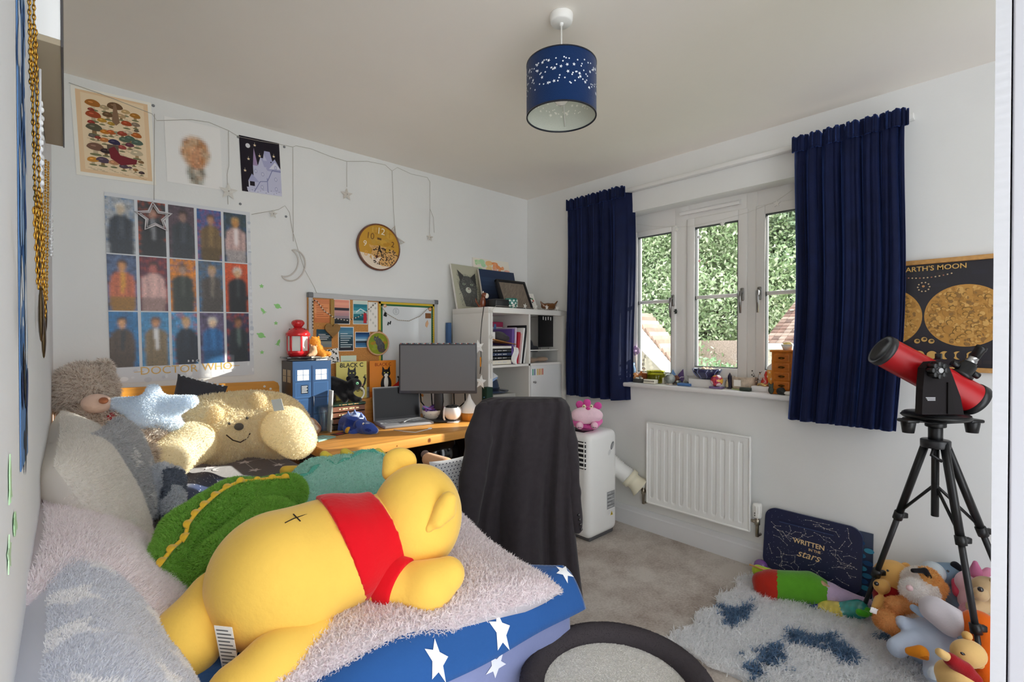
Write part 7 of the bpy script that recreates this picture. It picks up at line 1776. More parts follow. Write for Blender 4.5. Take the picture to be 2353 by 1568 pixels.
# ================================================================ FLOOR: CHAIR, TELESCOPE, RUG, TOYS
oc_ = thing('office_chair', 'dark office chair at the desk carrying the black jacket on its back', 'chair', (1.33, 1.58, 0))
ch0 = at_d(1195, 1000, 1.95)
fx = np.array([.12, .99, 0]); fx /= np.linalg.norm(fx); sx_ = np.array([fx[1], -fx[0], 0])
sc_ = np.array([ch0[0], ch0[1], 0]) + fx * .24
g = G(); g.box(sc_ + np.array([0, 0, .475]), (.46, .44, .07), '24242a', .03, frame_to((0, 0, 0), sx_, fx, (0, 0, 1)), seg=4); g.build('seat', 'fabric', oc_)
g = G(); g.cyl(sc_ + np.array([0, 0, .10]), .028, .35, '1c1c20', 16); g.build('gas_column', 'plastic', oc_)
for k in range(5):
    a = k * 1.2566 + .3; d = np.array([math.cos(a), math.sin(a), 0])
    g = G(); g.tube([sc_ + np.array([0, 0, .12]), sc_ + d * .14 + np.array([0, 0, .11]), sc_ + d * .27 + np.array([0, 0, .075])], [.026, .022, .016], '1c1c20', 8); lg = g.build('leg', 'plastic', oc_)
    g = G(); g.cyl(sc_ + d * .27 + np.array([-d[1], d[0], 0]) * -.02 + np.array([0, 0, .028]), .027, .04, '111113', 16, (-d[1], d[0], 0)); g.build('caster', 'plastic', lg)
bkc = np.array([ch0[0], ch0[1], 0]) + fx * .04
g = G(); g.box(bkc + np.array([0, 0, .76]), (.33, .045, .40), '24242a', .02, frame_to((0, 0, 0), RT, np.array([FW[0], FW[1], 0]) / np.hypot(FW[0], FW[1]), (0, 0, 1)), seg=4); g.build('backrest', 'fabric', oc_)
g = G(); g.tube([sc_ + np.array([0, 0, .44]), bkc + fx * .03 + np.array([0, 0, .46]), bkc + fx * .02 + np.array([0, 0, .62])], .018, '1c1c20', 8); g.build('back_stem', 'plastic', oc_)
g = G(); Mc_ = frame_to(at_d(1046, 1112, 2.0), np.array([.8, -.5, .15]) / np.linalg.norm([.8, -.5, .15]), np.array([.1, .3, .9]) / np.linalg.norm([.1, .3, .9]), np.array([-.5, -.75, .3]) / np.linalg.norm([-.5, -.75, .3]))
cushion(g, Mc_, .10, .11, .03, 'd9dbe2', 26, 4)
for i in range(-6, 7):
    for j in range(-7, 8): (lambda x, y: abs(x) < .085 and abs(y) < .095 and g.ell(Mc_ @ Vector((x, y, .03 * math.sqrt((1 - (x / .1) ** 4) * (1 - (y / .11) ** 4)))), .0026, '2c3550', n=6))(i * .0145 + .007 * (j % 2), j * .0145)
g.build('dotted_cushion', 'fabric', label='white cushion with navy dots on the seat of the office chair', cat='cushion')

jk = thing('suit_jacket', 'long black jacket draped over the back of the office chair', 'jacket', (1.35, 1.36, .2))
DJ = 1.93
JB = '383438'
prof = [(914, 1128, 1290), (920, 1108, 1300), (935, 1092, 1309), (965, 1084, 1312), (1010, 1078, 1313), (1060, 1070, 1314), (1110, 1060, 1314), (1160, 1052, 1316), (1220, 1050, 1320), (1280, 1052, 1326), (1330, 1056, 1332), (1362, 1064, 1336), (1384, 1072, 1330)]
pv = np.array(prof, float)
F2 = np.array([FW[0], FW[1], 0]) / np.hypot(FW[0], FW[1])
def jkt(u, v):
    y = np.interp(v, np.linspace(0, 1, len(pv)), pv[:, 0]); l = np.interp(y, pv[:, 0], pv[:, 1]); r = np.interp(y, pv[:, 0], pv[:, 2])
    a = 2 * PI * u; ca, sa = math.cos(a), math.sin(a)
    c = (l + r) / 2; w = (r - l) / 2
    xx = math.copysign(abs(ca) ** .75, ca); th = .055 + .05 * v
    if v < .1: th *= .55 + 4.5 * v
    fold = .045 * v * math.sin(xx * 7 + 1.0) * abs(math.sin(xx * 7 + 1.0)) ** .5 + .006 * math.sin(xx * 23 + v * 9) + .012 * v * math.sin(xx * 17 + v * 4) + .008 * math.exp(-((xx - .05) / .06) ** 2) * v
    p = at_d(c + w * xx, y, DJ) - F2 * (th * sa + (fold if sa > -.2 else 0))
    if v > .92: p[2] += .02 * math.sin(xx * 6 + 2) * (v - .92) / .08
    return p
g = G(); g.grid(120, 110, jkt, JB, True, True)
top = [jkt(i / 120, 0) for i in range(120)]; g.add(top, [tuple(range(120))], JB); g.build('body', 'wool_suit', jk)
g = G(); V, F, cs = blob(g, [PC((1300, 950, DJ + .01), (1309, 1020, DJ - .01), 14, 17), PC((1309, 1020, DJ - .01), (1318, 1130, DJ - .03), 17, 16), PC((1318, 1130, DJ - .03), (1326, 1216, DJ - .04), 16, 13)], JB, .006, .012, .003, 40); s1 = g.build('sleeve', 'wool_suit', jk)
for i in range(4):
    g = G(); g.ell(at_d(1330 + i * 2.0, 1184 + i * 11, DJ - .066), .0055, '2c2a2c', n=10); g.build('cuff_button', 'shiny', s1)
g = G(); V, F, cs = blob(g, [PC((1112, 945, DJ - .03), (1100, 1010, DJ - .05), 22, 30), PC((1100, 1010, DJ - .05), (1086, 1100, DJ - .07), 30, 30), PC((1086, 1100, DJ - .07), (1076, 1190, DJ - .08), 30, 27)], JB, .007, .015, .003, 35); g.build('sleeve', 'wool_suit', jk)

# ---- telescope on its tripod
tl = thing('telescope', 'red reflector telescope on a black tripod in front of the moon poster', 'telescope', (2.4, .22, 0))
DT = 1.8
BK = '121214'
A_, B2 = at_d(2023, 803, DT + .04), at_d(2246, 923, DT - .02)
tv = Vector(B2 - A_); tlen = tv.length; mT = dirmat(A_, tv); tr_ = .058
g = G(); g.lathe([(tr_, .02), (tr_, tlen - .025)], 'b30f18', 48, mT); g.lathe([(tr_ - .001, .02), (tr_ - .001, .021)], BK, 48, mT); tu = g.build('tube', 'print_gloss', tl)
g = G(); g.lathe([(0, .012), (tr_ - .014, .012), (tr_ - .008, .0), (tr_ + .002, .0), (tr_ + .003, .022), (tr_, .024)], '2a2a2d', 48, mT); g.build('dust_cap', 'plastic', tu)
g = G(); g.lathe([(tr_, tlen - .028), (tr_ + .003, tlen - .026), (tr_ + .003, tlen - .004), (tr_ - .004, tlen), (0, tlen)], '1c1c1e', 48, mT); g.build('end_ring', 'plastic', tu)
nup = (np.array(UP) * .85 + np.array(RT) * .52 - np.array(FW) * .15); nup -= np.array(tv.normalized()) * (nup @ np.array(tv.normalized())); nup /= np.linalg.norm(nup)
fp = np.array(A_) + np.array(tv) * .74
g = G(); mf = dirmat(fp + nup * (tr_ - .008), nup); g.lathe([(0, 0), (.036, 0), (.036, .012), (.027, .016), (.027, .05), (.022, .052), (.022, .06), (0, .06)], BK, 28, mf); fo = g.build('focuser', 'plastic', tu)
for s in (-1, 1): g = G(); g.cyl(mf @ Vector((0, .026 * s, .03)), .012, .022, BK, 14, (mf.to_3x3() @ Vector((0, s, 0)))); g.build('focus_knob', 'plastic', fo)
g = G(); g.lathe([(.0175, .06), (.0175, .07), (.0155, .071), (.0155, .082)], 'c2c2c4', 24, mf); g.build('drawtube', 'metal', fo)
g = G(); g.lathe([(0, .082), (.016, .082), (.016, .115), (.018, .118), (.017, .13), (0, .13)], BK, 24, mf); g.build('eyepiece', 'plastic', fo)
g = G(); mdv = dirmat(np.array(A_) + np.array(tv) * .42 + nup * tr_, tv); g.box(np.array(A_) + np.array(tv) * .44 + nup * (tr_ + .012) - FW * .02, (.02, .02, .022), BK, .003); g.build('dovetail_knob', 'plastic', tu)
piv = at_d(2139, 850, DT - .07)
base = at_d(2150, 952, DT); bz_ = base[2]
ma = frame_to(at_d(2160, 952, DT - .07), RT, (0, 0, 1), -F2)
k_ = (DT - .07) / FOC
arm_o = [(-48 * k_, 0), (48 * k_, 0), (40 * k_, 40 * k_), (22 * k_, 88 * k_), (12 * k_, 112 * k_), (-8 * k_, 122 * k_), (-30 * k_, 120 * k_), (-42 * k_, 106 * k_), (-46 * k_, 60 * k_)]
g = G(); g.prism(arm_o, -.018, .012, '1e1a1c', ma); g.prism([(8 * k_, 2 * k_), (24 * k_, 2 * k_), (14 * k_, 70 * k_), (8 * k_, 74 * k_)], .012, .018, '1a1718', ma)
for i in range(3): g.rect((-40 + 2 * i) * k_, (38 - 3 * i) * k_, (-18) * k_, (39.6 - 3 * i) * k_, 'cfcfd2', ma @ T(0, 0, .0125), 1)
am = g.build('mount_arm', 'matte', tl)
g = G(); pc2 = ma @ Vector((-22 * k_, 102 * k_, .012))
for i in range(8): a = i * PI / 4; g.cyl(Vector(pc2) + Vector(RT) * math.cos(a) * .022 + Vector((0, 0, 1)) * math.sin(a) * .022, .009, .028, BK, 10, -F2)
g.cyl(pc2, .024, .026, BK, 24, -F2); g.cyl(Vector(pc2) - Vector(F2) * .027, .009, .004, 'b8b8ba', 16, -F2); g.build('altitude_knob', 'plastic', am)
g = G(); g.cyl((base[0], base[1], bz_ - .014), .105, .014, BK, 40); g.cyl((base[0], base[1], bz_ - .004), .10, .01, '232326', 40); pl = g.build('base_plate', 'plastic', tl)
g = G(); g.cyl((base[0], base[1], bz_ - .026), .125, .011, BK, 3, (0, 0, 1)); 
for u in (2087, 2234):
    p = at_d(u, 968, DT - .02); g.box((p[0], p[1], bz_ - .021), (.05, .05, .013), BK, .005, RZ(-YAW)); g.lathe([(0, -.05), (.018, -.05), (.023, -.016), (.023, 0)], BK, 16, T(p[0], p[1], bz_ - .016))
p = np.array(base); g.box((p[0], p[1], bz_ - .021), (.20, .07, .012), BK, .004, RZ(-YAW)); g.build('ground_board', 'plastic', tl, label='black three footed ground board')
hub = np.array([base[0], base[1], bz_ - .026])
g = G(); g.cyl(hub + np.array([0, 0, -.022]), .032, .022, BK, 24); g.cyl(hub + np.array([0, 0, -.075]), .022, .055, BK, 20); g.cyl(hub + np.array([0, 0, -.10]), .045, .03, '232326', 24); g.build('tripod_head', 'plastic', tl)
hb0 = hub + np.array([0, 0, -.075])
feet = [at_d(1976, 1398, 2.14), at_d(2273, 1622, 1.62), at_d(2392, 1530, 1.78)]
for i, ft in enumerate(feet):
    ft = np.array(ft); ft[2] = .012
    d = ft - hb0; out = np.array([d[0], d[1], 0]) / np.hypot(d[0], d[1]); s0 = hb0 + out * .032
    d = ft - s0
    g = G(); g.tube([s0, s0 + d * .40], .0135, BK, 10); lg = g.build('leg', 'plastic', tl)
    g = G(); g.tube([s0 + d * .36, s0 + d * .74], .0105, '232326', 10); g.build('leg_tube', 'plastic', lg)
    g = G(); g.tube([s0 + d * .70, s0 + d * .985], .0085, '1f1f22', 10); g.build('leg_tube', 'plastic', lg)
    for t in (.39, .72): g = G(); g.tube([s0 + d * (t - .018), s0 + d * (t + .018)], .017, BK, 12); g.box(s0 + d * t + np.array(RT) * .02, (.03, .018, .022), BK, .004, RZ(-YAW)); g.build('leg_clamp', 'plastic', lg)
    g = G(); g.tube([s0 + d * .97, s0 + d * 1.0], .012, '111112', 10); g.build('rubber_foot', 'plastic', lg)
    g = G(); g.tube([hub + np.array([0, 0, -.24]), s0 + d * .37], .0055, BK, 6); g.build('brace', 'plastic', tl)
g = G(); g.cyl(hub + np.array([0, 0, -.36]), .012, .29, BK, 14); g.build('centre_column', 'plastic', tl)
g = G(); g.tube([hub + np.array([0, 0, -.09]) - np.array(RT) * .02 - F2 * .02, hub + np.array([0, 0, -.12]) - np.array(RT) * .05 - F2 * .04, hub + np.array([0, 0, -.14]) - np.array(RT) * .02 - F2 * .05], .006, BK, 8); g.build('pan_handle', 'plastic', tl)

# ---- rug
RX0, RX1, RYN, RYF = 1.80, 2.755, -.35, .99
g = G()
nx_, ny_ = 60, 70
V_ = np.array([(RX0 + (RX1 - RX0) * i / (nx_ - 1) + .02 * math.sin(j * .5), RYN + (RYF - RYN) * j / (ny_ - 1) + .02 * math.sin(i * .45), .014) for j in range(ny_) for i in range(nx_)])
I_ = np.arange(nx_ * ny_).reshape(ny_, nx_); F_ = np.stack([I_[:-1, :-1], I_[:-1, 1:], I_[1:, 1:], I_[1:, :-1]], -1).reshape(-1, 4)
cs_r = np.tile(hx('f4f5f7'), (len(F_), 1)); g.add(V_, F_, cs_r); g.box(((RX0 + RX1) / 2, (RYN + RYF) / 2, .007), (RX1 - RX0 - .02, RYF - RYN - .02, .013), 'd8dade')
spots = [on_z(*q, .03) for q in ((1685, 1400), (1870, 1465), (1905, 1485), (1760, 1510), (1735, 1530), (2025, 1460), (1940, 1500), (1860, 1380))]
srad = [.075, .07, .05, .07, .05, .06, .04, .03]
def rugc(P, cc):
    cc = cc.copy(); n = .55 * vnoise(P, 24, 3) + .4 * vnoise(P, 70, 6)
    for s, r in zip(spots, srad):
        d = np.hypot((P[:, 0] - s[0]) / 1.1, P[:, 1] - s[1]) / r + n
        cc[d < 1] = hx('4d6f98') * (1 + .15 * np.random.default_rng(1).normal(size=((d < 1).sum(), 1)))
    return cc
kp = lambda P, n: np.where((P[:, 0] > 1.78), 1.0, 0.0)
fur(g, V_, F_, cs_r, 62000, .036, .0046, .04, lean=(-.5, -.75, -.1), curl=1.0, seed=8, colfn=rugc, keep=kp)
g.build('shaggy_rug', 'fur', label='white shaggy rug with blue patches on the floor at the right', cat='rug')

# ---- cat tree with a round bed
ct = thing('cat_tree', 'round cat bed with dark plush rim at the foot of the bed', 'cat bed', (.825, .59, 0))
CX, CY, CZ = .835, .575, .54
Rr = .178
g = G(); V, F, cs = [None] * 3
g.tube([(CX + Rr * math.cos(t), CY + Rr * math.sin(t), CZ) for t in np.linspace(0, 2 * PI, 64)[:-1]], .026, '2c272b', 16, True)
V = g.V[0]; F = g.L[0].reshape(-1, 4); cs = g.C[0]; fur(g, V, F, cs, 16000, .007, .0022, .14, curl=.8); g.build('plush_rim', 'fur', ct, label='dark brown plush rim')
g = G(); g.grid(48, 16, lambda u, v: (CX + Rr * .93 * v * math.cos(2 * PI * u), CY + Rr * .93 * v * math.sin(2 * PI * u), CZ - .018 + .012 * v * v), 'e6e3de', True, True)
V = g.V[0]; F = g.L[0].reshape(-1, 4); cs = g.C[0]; fur(g, V, F, cs, 22000, .013, .0022, .05, curl=.8); g.build('bed_pad', 'fur', ct, label='white fluffy pad')
g = G(); g.cyl((CX, CY, CZ - .055), Rr, .03, '2c272b', 40); g.build('platform', 'fabric', ct)
g = G(); g.cyl((CX, CY, .04), .045, CZ - .09, 'b9a88c', 20); g.build('post', 'fabric', ct)
g = G(); g.cyl((CX, CY, 0), .2, .04, '2c272b', 36); g.build('base', 'fabric', ct)

# ---- lap desk against the right wall
ld = thing('lap_desk', 'navy lap desk printed with constellations and gold lettering, leaning on the wall', 'lap desk', (2.72, .73, .02))
ml_ = frame_to((2.715, .732, .045), (0, -1, 0), np.array([.045, 0, .30]) / np.linalg.norm([.045, 0, .30]), np.array([-.30, 0, .045]) / np.linalg.norm([.045, 0, .30]))
def rrect(w, h, r, n=8):
    q = []
    for cx, cy, a0 in ((w / 2 - r, h - r, 0), (-w / 2 + r, h - r, PI / 2), (-w / 2 + r, r, PI), (w / 2 - r, r, 1.5 * PI)):
        q += [(cx + r * math.cos(a0 + PI / 2 * k / n), cy + r * math.sin(a0 + PI / 2 * k / n)) for k in range(n + 1)]
    return q
g = G(); g.prism(rrect(.432, .315, .055), -.012, .006, '252b4c', ml_, csides='39466a'); g.flat(rrect(.43, .313, .055), '252a48', ml_ @ T(0, 0, .0062), 1)
rs = np.random.default_rng(17)
mt2 = ml_ @ T(0, 0, .0066)
for i in range(170): g.disc(rs.uniform(-.2, .2), rs.uniform(.012, .30), .0011, .0011, 'aeb2c8', mt2, 1, 6)
for i in range(58):
    x, y = rs.uniform(-.19, .17), rs.uniform(.02, .295)
    if abs(x) < .085 and .09 < y < .205: continue
    if abs(y - .258) < .014 and -.16 < x < .12: continue
    p = [(x, y)]; a = rs.uniform(-1, 1)
    for k in range(rs.integers(2, 5)):
        a += rs.uniform(-1.1, 1.1); nx = (p[-1][0] + .026 * math.cos(a), p[-1][1] + .022 * math.sin(a))
        if abs(nx[0]) > .2 or not .012 < nx[1] < .302: break
        p.append(nx)
    if len(p) > 1: g.line(p, .0011, 'b8b4b4', mt2, 1); [g.disc(*q, .002, .002, 'dcd6ce', mt2, 2, 7) for q in p]
g.rect(-.145, .250, .10, .266, '1a2140', mt2, 2); g.rect(-.145, .250, .10, .254, '3d4c74', mt2, 3)
g.text('WRITTEN', .032, 'e8c99a', mt2 @ T(-.005, .178, 0), 3, bold=.0007); g.text('IN THE', .017, 'e8c99a', mt2 @ T(.022, .152, 0), 3, bold=.0004); g.text('stars', .052, 'e8c99a', mt2 @ T(-.005, .122, 0), 3, shear=.35, bold=.0002)
g.build('printed_board', 'print_gloss', ld)
g = G(); Mp = ml_ @ T(0, .15, -.028); cushion(g, Mp, .2, .14, .016, '20264a', 24, 4); g.build('bean_cushion', 'fabric', ld)
simple('picture_board', 'teal and dark blue printed board standing on edge behind the lap desk', 'board', 'print_gloss', lambda g: (g.box((2.768, .60, .17), (.012, .24, .34), '1d2d4a', .001, RY(2)), [g.disc(.02 * math.sin(k * 3) + .09, -.12 + .03 * k, .02, .012, ['2a6a90', '3a8aa8', '1f4a78'][k % 3], frame_to((2.759, .60, .17), (0, -1, 0), (0, 0, 1), (-1, 0, 0)), 2 + k * .1) for k in range(9)]))
# ---- knitted roll and sequin cushion
kr = thing('knitted_bolster', 'knitted bolster in red, green and lilac lying on the rug by the lap desk', 'cushion', (2.5, .72, .03))
KD = 2.28
g = G()
V, F, cs = blob(g, [PC((1775, 1345, KD + .05), (1862, 1356, KD), 33, 38, '5a9a2a'), PC((1862, 1356, KD), (1905, 1366, KD - .04), 38, 26, '5a9a2a'), PC((1905, 1368, KD - .04), (1996, 1386, KD - .12), 24, 9, 'bca8c6'), PC((1752, 1338, KD + .07), (1775, 1345, KD + .05), 22, 31, 'b02a1c'), PC((1750, 1355, KD + .05), (1772, 1372, KD + .02), 16, 18, 'b02a1c')], '5a9a2a', .006, .012, .002, 60)
cen = V[F].mean(1); lat = (cen @ np.array(RT)); dep = ((cen - EYE) @ np.array(FW)); px_ = 1176.5 + lat / dep * FOC
cs = np.where((px_ < 1786)[:, None], hx('ae2c1e'), np.where((px_ < 1901)[:, None], hx('599a2b'), hx('bda9c8'))); g.C[-1] = cs
g.build('knitted_cover', 'plush', kr)
sq_ = thing('sequin_cushion', 'small teal and yellow sequin cushion half under the knitted bolster', 'cushion', (2.5, .55, .02))
g = G(); V, F, cs = blob(g, [PC((1895, 1398, 2.2), (1930, 1404, 2.16), 17, 19, 'd0bf58'), PC((1930, 1404, 2.16), (1975, 1400, 2.12), 18, 20, '2a8a84'), PC((1860, 1392, 2.24), (1895, 1398, 2.2), 10, 15, '2c2a80')], 'd0bf58', .005, .006, .001, 90); n = vnoise(V[F].mean(1), 220, 4); cs = cs.copy() * (1 + .25 * n[:, None]); g.C[-1] = np.clip(cs, 0, 1); g.build('sequin_cover', 'shiny', sq_)
simple('green_plush', 'bright green plush scrap at the right end of the knitted bolster', 'soft toy', 'plush', lambda g: blob(g, [PC((1985, 1402, 2.1), (2000, 1408, 2.08), 10, 8), PC((1975, 1408, 2.08), (1990, 1412, 2.07), 8, 7)], '4aa82a', .005, .006))
simple('lime_plush', 'lime green and white cloth peeping out behind the red end of the bolster', 'cloth', 'plush', lambda g: blob(g, [PC((1742, 1312, 2.42), (1800, 1330, 2.36), 13, 12, 'b4cc3a'), PC((1800, 1328, 2.37), (1880, 1352, 2.3), 10, 9, 'e8e4d8')], 'b4cc3a', .006, .008))
simple('purple_ball', 'purple ball tucked behind the lower left corner of the lap desk', 'ball', 'shiny', lambda g: g.ell(on_x(1748, 1306, 2.70) + np.array([0, 0, .01]), .035, '7a4a96'))
simple('wooden_stick', 'thin wooden stick lying over the lime cloth at the corner of the rug', 'stick', 'pine', lambda g: g.tube([at_d(1722, 1298, 2.42), at_d(1800, 1325, 2.33)], .0045, 'd8a468', 8))
def shellf(u, v, D, c, label):
    simple('sea_shell', label, 'shell', 'stone', lambda g: blob(g, [PC((u - 8, v - 3, D), (u + 10, v + 4, D - .02), 9, 4), PB(u - 8, v - 3, D, 10)], c, .004, .006, .002, 90))
shellf(1865, 1340, 2.27, '8f7350', 'brown whorled shell on the bolster in front of the lap desk'); shellf(1896, 1347, 2.24, 'c09a78', 'tan pointed shell on the bolster, right of the brown whorled one')

# ---- pile of soft toys
def ptoy(name, label, body, c, parts, n=0, ln=.008, k=.014, h=.006):
    o = thing(name, label, 'soft toy', body[0][1] if body[0][0] == 'e' else body[0][1], 'soft toys piled in the right corner')
    g = G(); V, F, cs = blob(g, body, c, h, k, .0015, 40, 4)
    if n: fur(g, V, F, cs, n, ln, .0022, .09, curl=.8)
    g.build('body', 'fur' if n else 'velour', o)
    for (pn, pr, pc, m) in parts:
        g = G(); blob(g, pr, pc, .004, .006); g.build(pn, m, o)
    return o
ptoy('plush_bear', 'tan plush bear in a red jumper sitting at the left of the toy pile',
     [PB(2052, 1328, 2.09, 38), PB(2026, 1348, 2.04, 17), PC((2042, 1370, 2.07), (2050, 1400, 2.05), 28, 30), PC((2024, 1382, 2.02), (2016, 1398, 2.0), 13, 11)], 'dfae66',
     [('nose', [PB(2014, 1342, 2.0, 5)], '17151a', 'shiny'), ('ear', [PB(2080, 1306, 2.08, 13, sq=(1, .5, 1), rot=VIEW)], 'dca45c', 'velour'), ('eye', [PB(2040, 1312, 2.02, 3)], '151515', 'shiny'), ('jumper', [PC((2040, 1370, 2.06), (2046, 1392, 2.045), 29, 30)], 'a01a22', 'fabric')])
ptoy('plush_tiger', 'fluffy orange and white plush tiger lying on its back left in the toy pile',
     [PB(2118, 1345, 1.98, 38, 'efe9e2'), PB(2098, 1358, 1.93, 24, 'f0ece8'), PC((2110, 1400, 1.97), (2085, 1435, 1.93), 38, 34, 'ece2d4'), PC((2090, 1390, 1.93), (2052, 1392, 1.92), 17, 16, 'e0934a'), PC((2070, 1440, 1.92), (2034, 1425, 1.9), 20, 22, 'de8f45'), PC((2090, 1455, 1.9), (2068, 1452, 1.87), 16, 16, 'de8f45'), PC((2145, 1372, 1.95), (2160, 1350, 1.93), 15, 14, 'dd8a3e'), PB(2132, 1330, 1.955, 22, 'e0913f')], 'e0934a',
     [('brow_stripe', [PC((2098, 1312, 1.945), (2125, 1312, 1.94), 5, 6), PC((2125, 1312, 1.94), (2139, 1332, 1.93), 6, 6)], '1c1a1c', 'velour'), ('nose', [PB(2090, 1352, 1.885, 7)], 'e6c4c8', 'velour'), ('care_label', [B_(at_d(2008, 1404, 1.9), (.016, .002, .012), .001, None, VIEW @ RY(20))], 'eceaea', 'paper')], n=16000, ln=.012)
ptoy('plush_donkey', 'slate blue plush donkey at the back of the toy pile against the wall',
     [PC((2150, 1316, 2.02), (2195, 1325, 2.0), 22, 30), PC((2185, 1355, 2.0), (2200, 1385, 1.97), 26, 26), PC((2185, 1365, 1.96), (2205, 1390, 1.93), 12, 10)], '74899c',
     [('muzzle', [PB(2143, 1316, 2.0, 24)], 'c2ccd2', 'velour'), ('eye', [PB(2178, 1313, 1.955, 3.2)], '18181c', 'shiny'), ('ear', [PC((2200, 1340, 1.95), (2205, 1362, 1.93), 11, 13)], 'd8506a', 'velour'), ('mane', [PC((2195, 1300, 1.99), (2212, 1320, 1.97), 9, 11)], '1e1e26', 'velour')])
ptoy('plush_donkey', 'large pale blue plush donkey with grey muzzle sprawled across the toy pile',
     [PB(2145, 1480, 1.84, 60, sq=(1.05, .9, .9), rot=VIEW), PB(2175, 1445, 1.84, 42), PC((2100, 1470, 1.82), (2062, 1490, 1.8), 22, 20), PC((2100, 1440, 1.86), (2075, 1432, 1.86), 16, 15), PC((2155, 1520, 1.76), (2150, 1548, 1.7), 26, 24)], 'b9c6da',
     [('muzzle', [PC((2148, 1402, 1.80), (2185, 1428, 1.77), 29, 33)], 'd6d0d6', 'velour'), ('ear', [PC((2200, 1450, 1.74), (2222, 1478, 1.72), 8, 12)], '9fb4cc', 'velour'), ('ear', [PC((2118, 1410, 1.83), (2100, 1398, 1.85), 9, 8)], 'a4b8d0', 'velour'), ('foot_pad', [PB(2148, 1547, 1.672, 17, sq=(1, .4, 1), rot=VIEW)], 'cdd8e4', 'velour')])
ptoy('plush_pig', 'pale pink plush pig with dark pink ears at the back of the toy pile',
     [PB(2232, 1345, 1.92, 30), PB(2240, 1385, 1.89, 30)], 'e6c2cc', [('ear', [PC((2243, 1318, 1.9), (2241, 1294, 1.9), 14, 5)], 'c8749a', 'velour'), ('ear', [PC((2254, 1324, 1.89), (2272, 1314, 1.88), 8, 9)], 'd48aa8', 'velour')])
ptoy('plush_dog', 'tan plush dog at the right edge of the toy pile below the pink ears',
     [PB(2270, 1358, 1.83, 30), PB(2254, 1366, 1.79, 16), PC((2262, 1392, 1.83), (2240, 1398, 1.82), 20, 16)], 'c8ab84', [('nose', [PB(2253, 1355, 1.755, 6)], '2a2422', 'shiny'), ('ear', [PB(2286, 1342, 1.81, 12)], 'b8966c', 'velour')])
ptoy('plush_rabbit', 'small bright pink fluffy toy in the middle right of the toy pile',
     [PB(2232, 1410, 1.86, 20), PB(2268, 1425, 1.84, 24), PC((2230, 1425, 1.84), (2218, 1432, 1.82), 12, 11)], 'edbccc', [('leaf', [PB(2258, 1418, 1.8, 7, sq=(.6, .5, 1.6), rot=VIEW)], '5a9a4a', 'velour')], n=5000, ln=.008)
ptoy('plush_tiger', 'vivid orange plush tiger at the right edge of the toy pile',
     [PC((2250, 1440, 1.72), (2272, 1500, 1.66), 34, 34), PC((2270, 1500, 1.66), (2275, 1560, 1.6), 28, 28)], 'e0661a',
     [('stripe', [PC((2232, 1452, 1.69), (2242, 1464, 1.68), 3, 3)], '2a1c18', 'velour'), ('stripe', [PC((2262, 1520, 1.63), (2278, 1518, 1.62), 3, 3)], '2a1c18', 'velour'), ('stripe', [PC((2258, 1545, 1.6), (2276, 1541, 1.59), 3, 3)], '2a1c18', 'velour')])
ptoy('plush_bear', 'small tan plush bear in a red jumper at the front of the toy pile',
     [PB(2225, 1502, 1.62, 32, sq=(1.1, .9, .9), rot=VIEW), PC((2192, 1555, 1.58), (2205, 1590, 1.56), 34, 36), PC((2178, 1512, 1.57), (2160, 1500, 1.56), 11, 10), PC((2235, 1570, 1.55), (2255, 1580, 1.54), 12, 12)], 'e0b878',
     [('eye', [PB(2212, 1503, 1.573, 5, sq=(1.4, .6, .7), rot=VIEW @ RY(25))], '1a1a1a', 'shiny'), ('ear', [PB(2248, 1525, 1.6, 11)], 'd8ac68', 'velour'), ('ear', [PB(2222, 1462, 1.64, 10)], 'd8ac68', 'velour'), ('jumper', [PC((2185, 1517, 1.565), (2215, 1540, 1.56), 15, 18), PC((2215, 1540, 1.56), (2240, 1562, 1.55), 18, 14)], '9c1a20', 'fabric')])
ptoy('plush_fish', 'small orange felt toy between the rug and the pale blue donkey',
     [PC((2090, 1498, 1.74), (2116, 1500, 1.72), 10, 15)], 'e08a24', [('tail', [PC((2118, 1506, 1.71), (2128, 1512, 1.7), 8, 6)], 'b86a1c', 'velour')])
# ================================================================ OUTSIDE THE WINDOW
def leaves(g, ctr, rad, n, sz, cols, seed):
    rs = np.random.default_rng(seed)
    d = rs.normal(size=(n, 3)); d /= np.linalg.norm(d, axis=1)[:, None]
    p = ctr + d * rad * (rs.random((n, 1)) ** .33) * (1 + .22 * vnoise(d, 7, seed)[:, None])
    a = rs.normal(size=(n, 3)); a /= np.linalg.norm(a, axis=1)[:, None]
    b = np.cross(a, rs.normal(size=(n, 3))); b /= np.linalg.norm(b, axis=1)[:, None]
    s = sz * rs.uniform(.6, 1.3, (n, 1))
    V = np.stack([p - a * s, p - a * s * .3 + b * s * .4, p + a * s * .3 + b * s * .36, p + a * s, p + a * s * .3 - b * s * .36, p - a * s * .3 - b * s * .4], 1).reshape(-1, 3)
    g.add(V, np.arange(n)[:, None] * 6 + np.array([[0, 1, 2, 3, 4, 5]]), np.array([hx(c) for c in cols])[rs.integers(len(cols), size=n)] * rs.uniform(.75, 1.2, (n, 1)), False)
GRN = ['9db283', 'b0bf95', '889f70', 'c3cdaa', '7a8f64', 'd2d9ba']
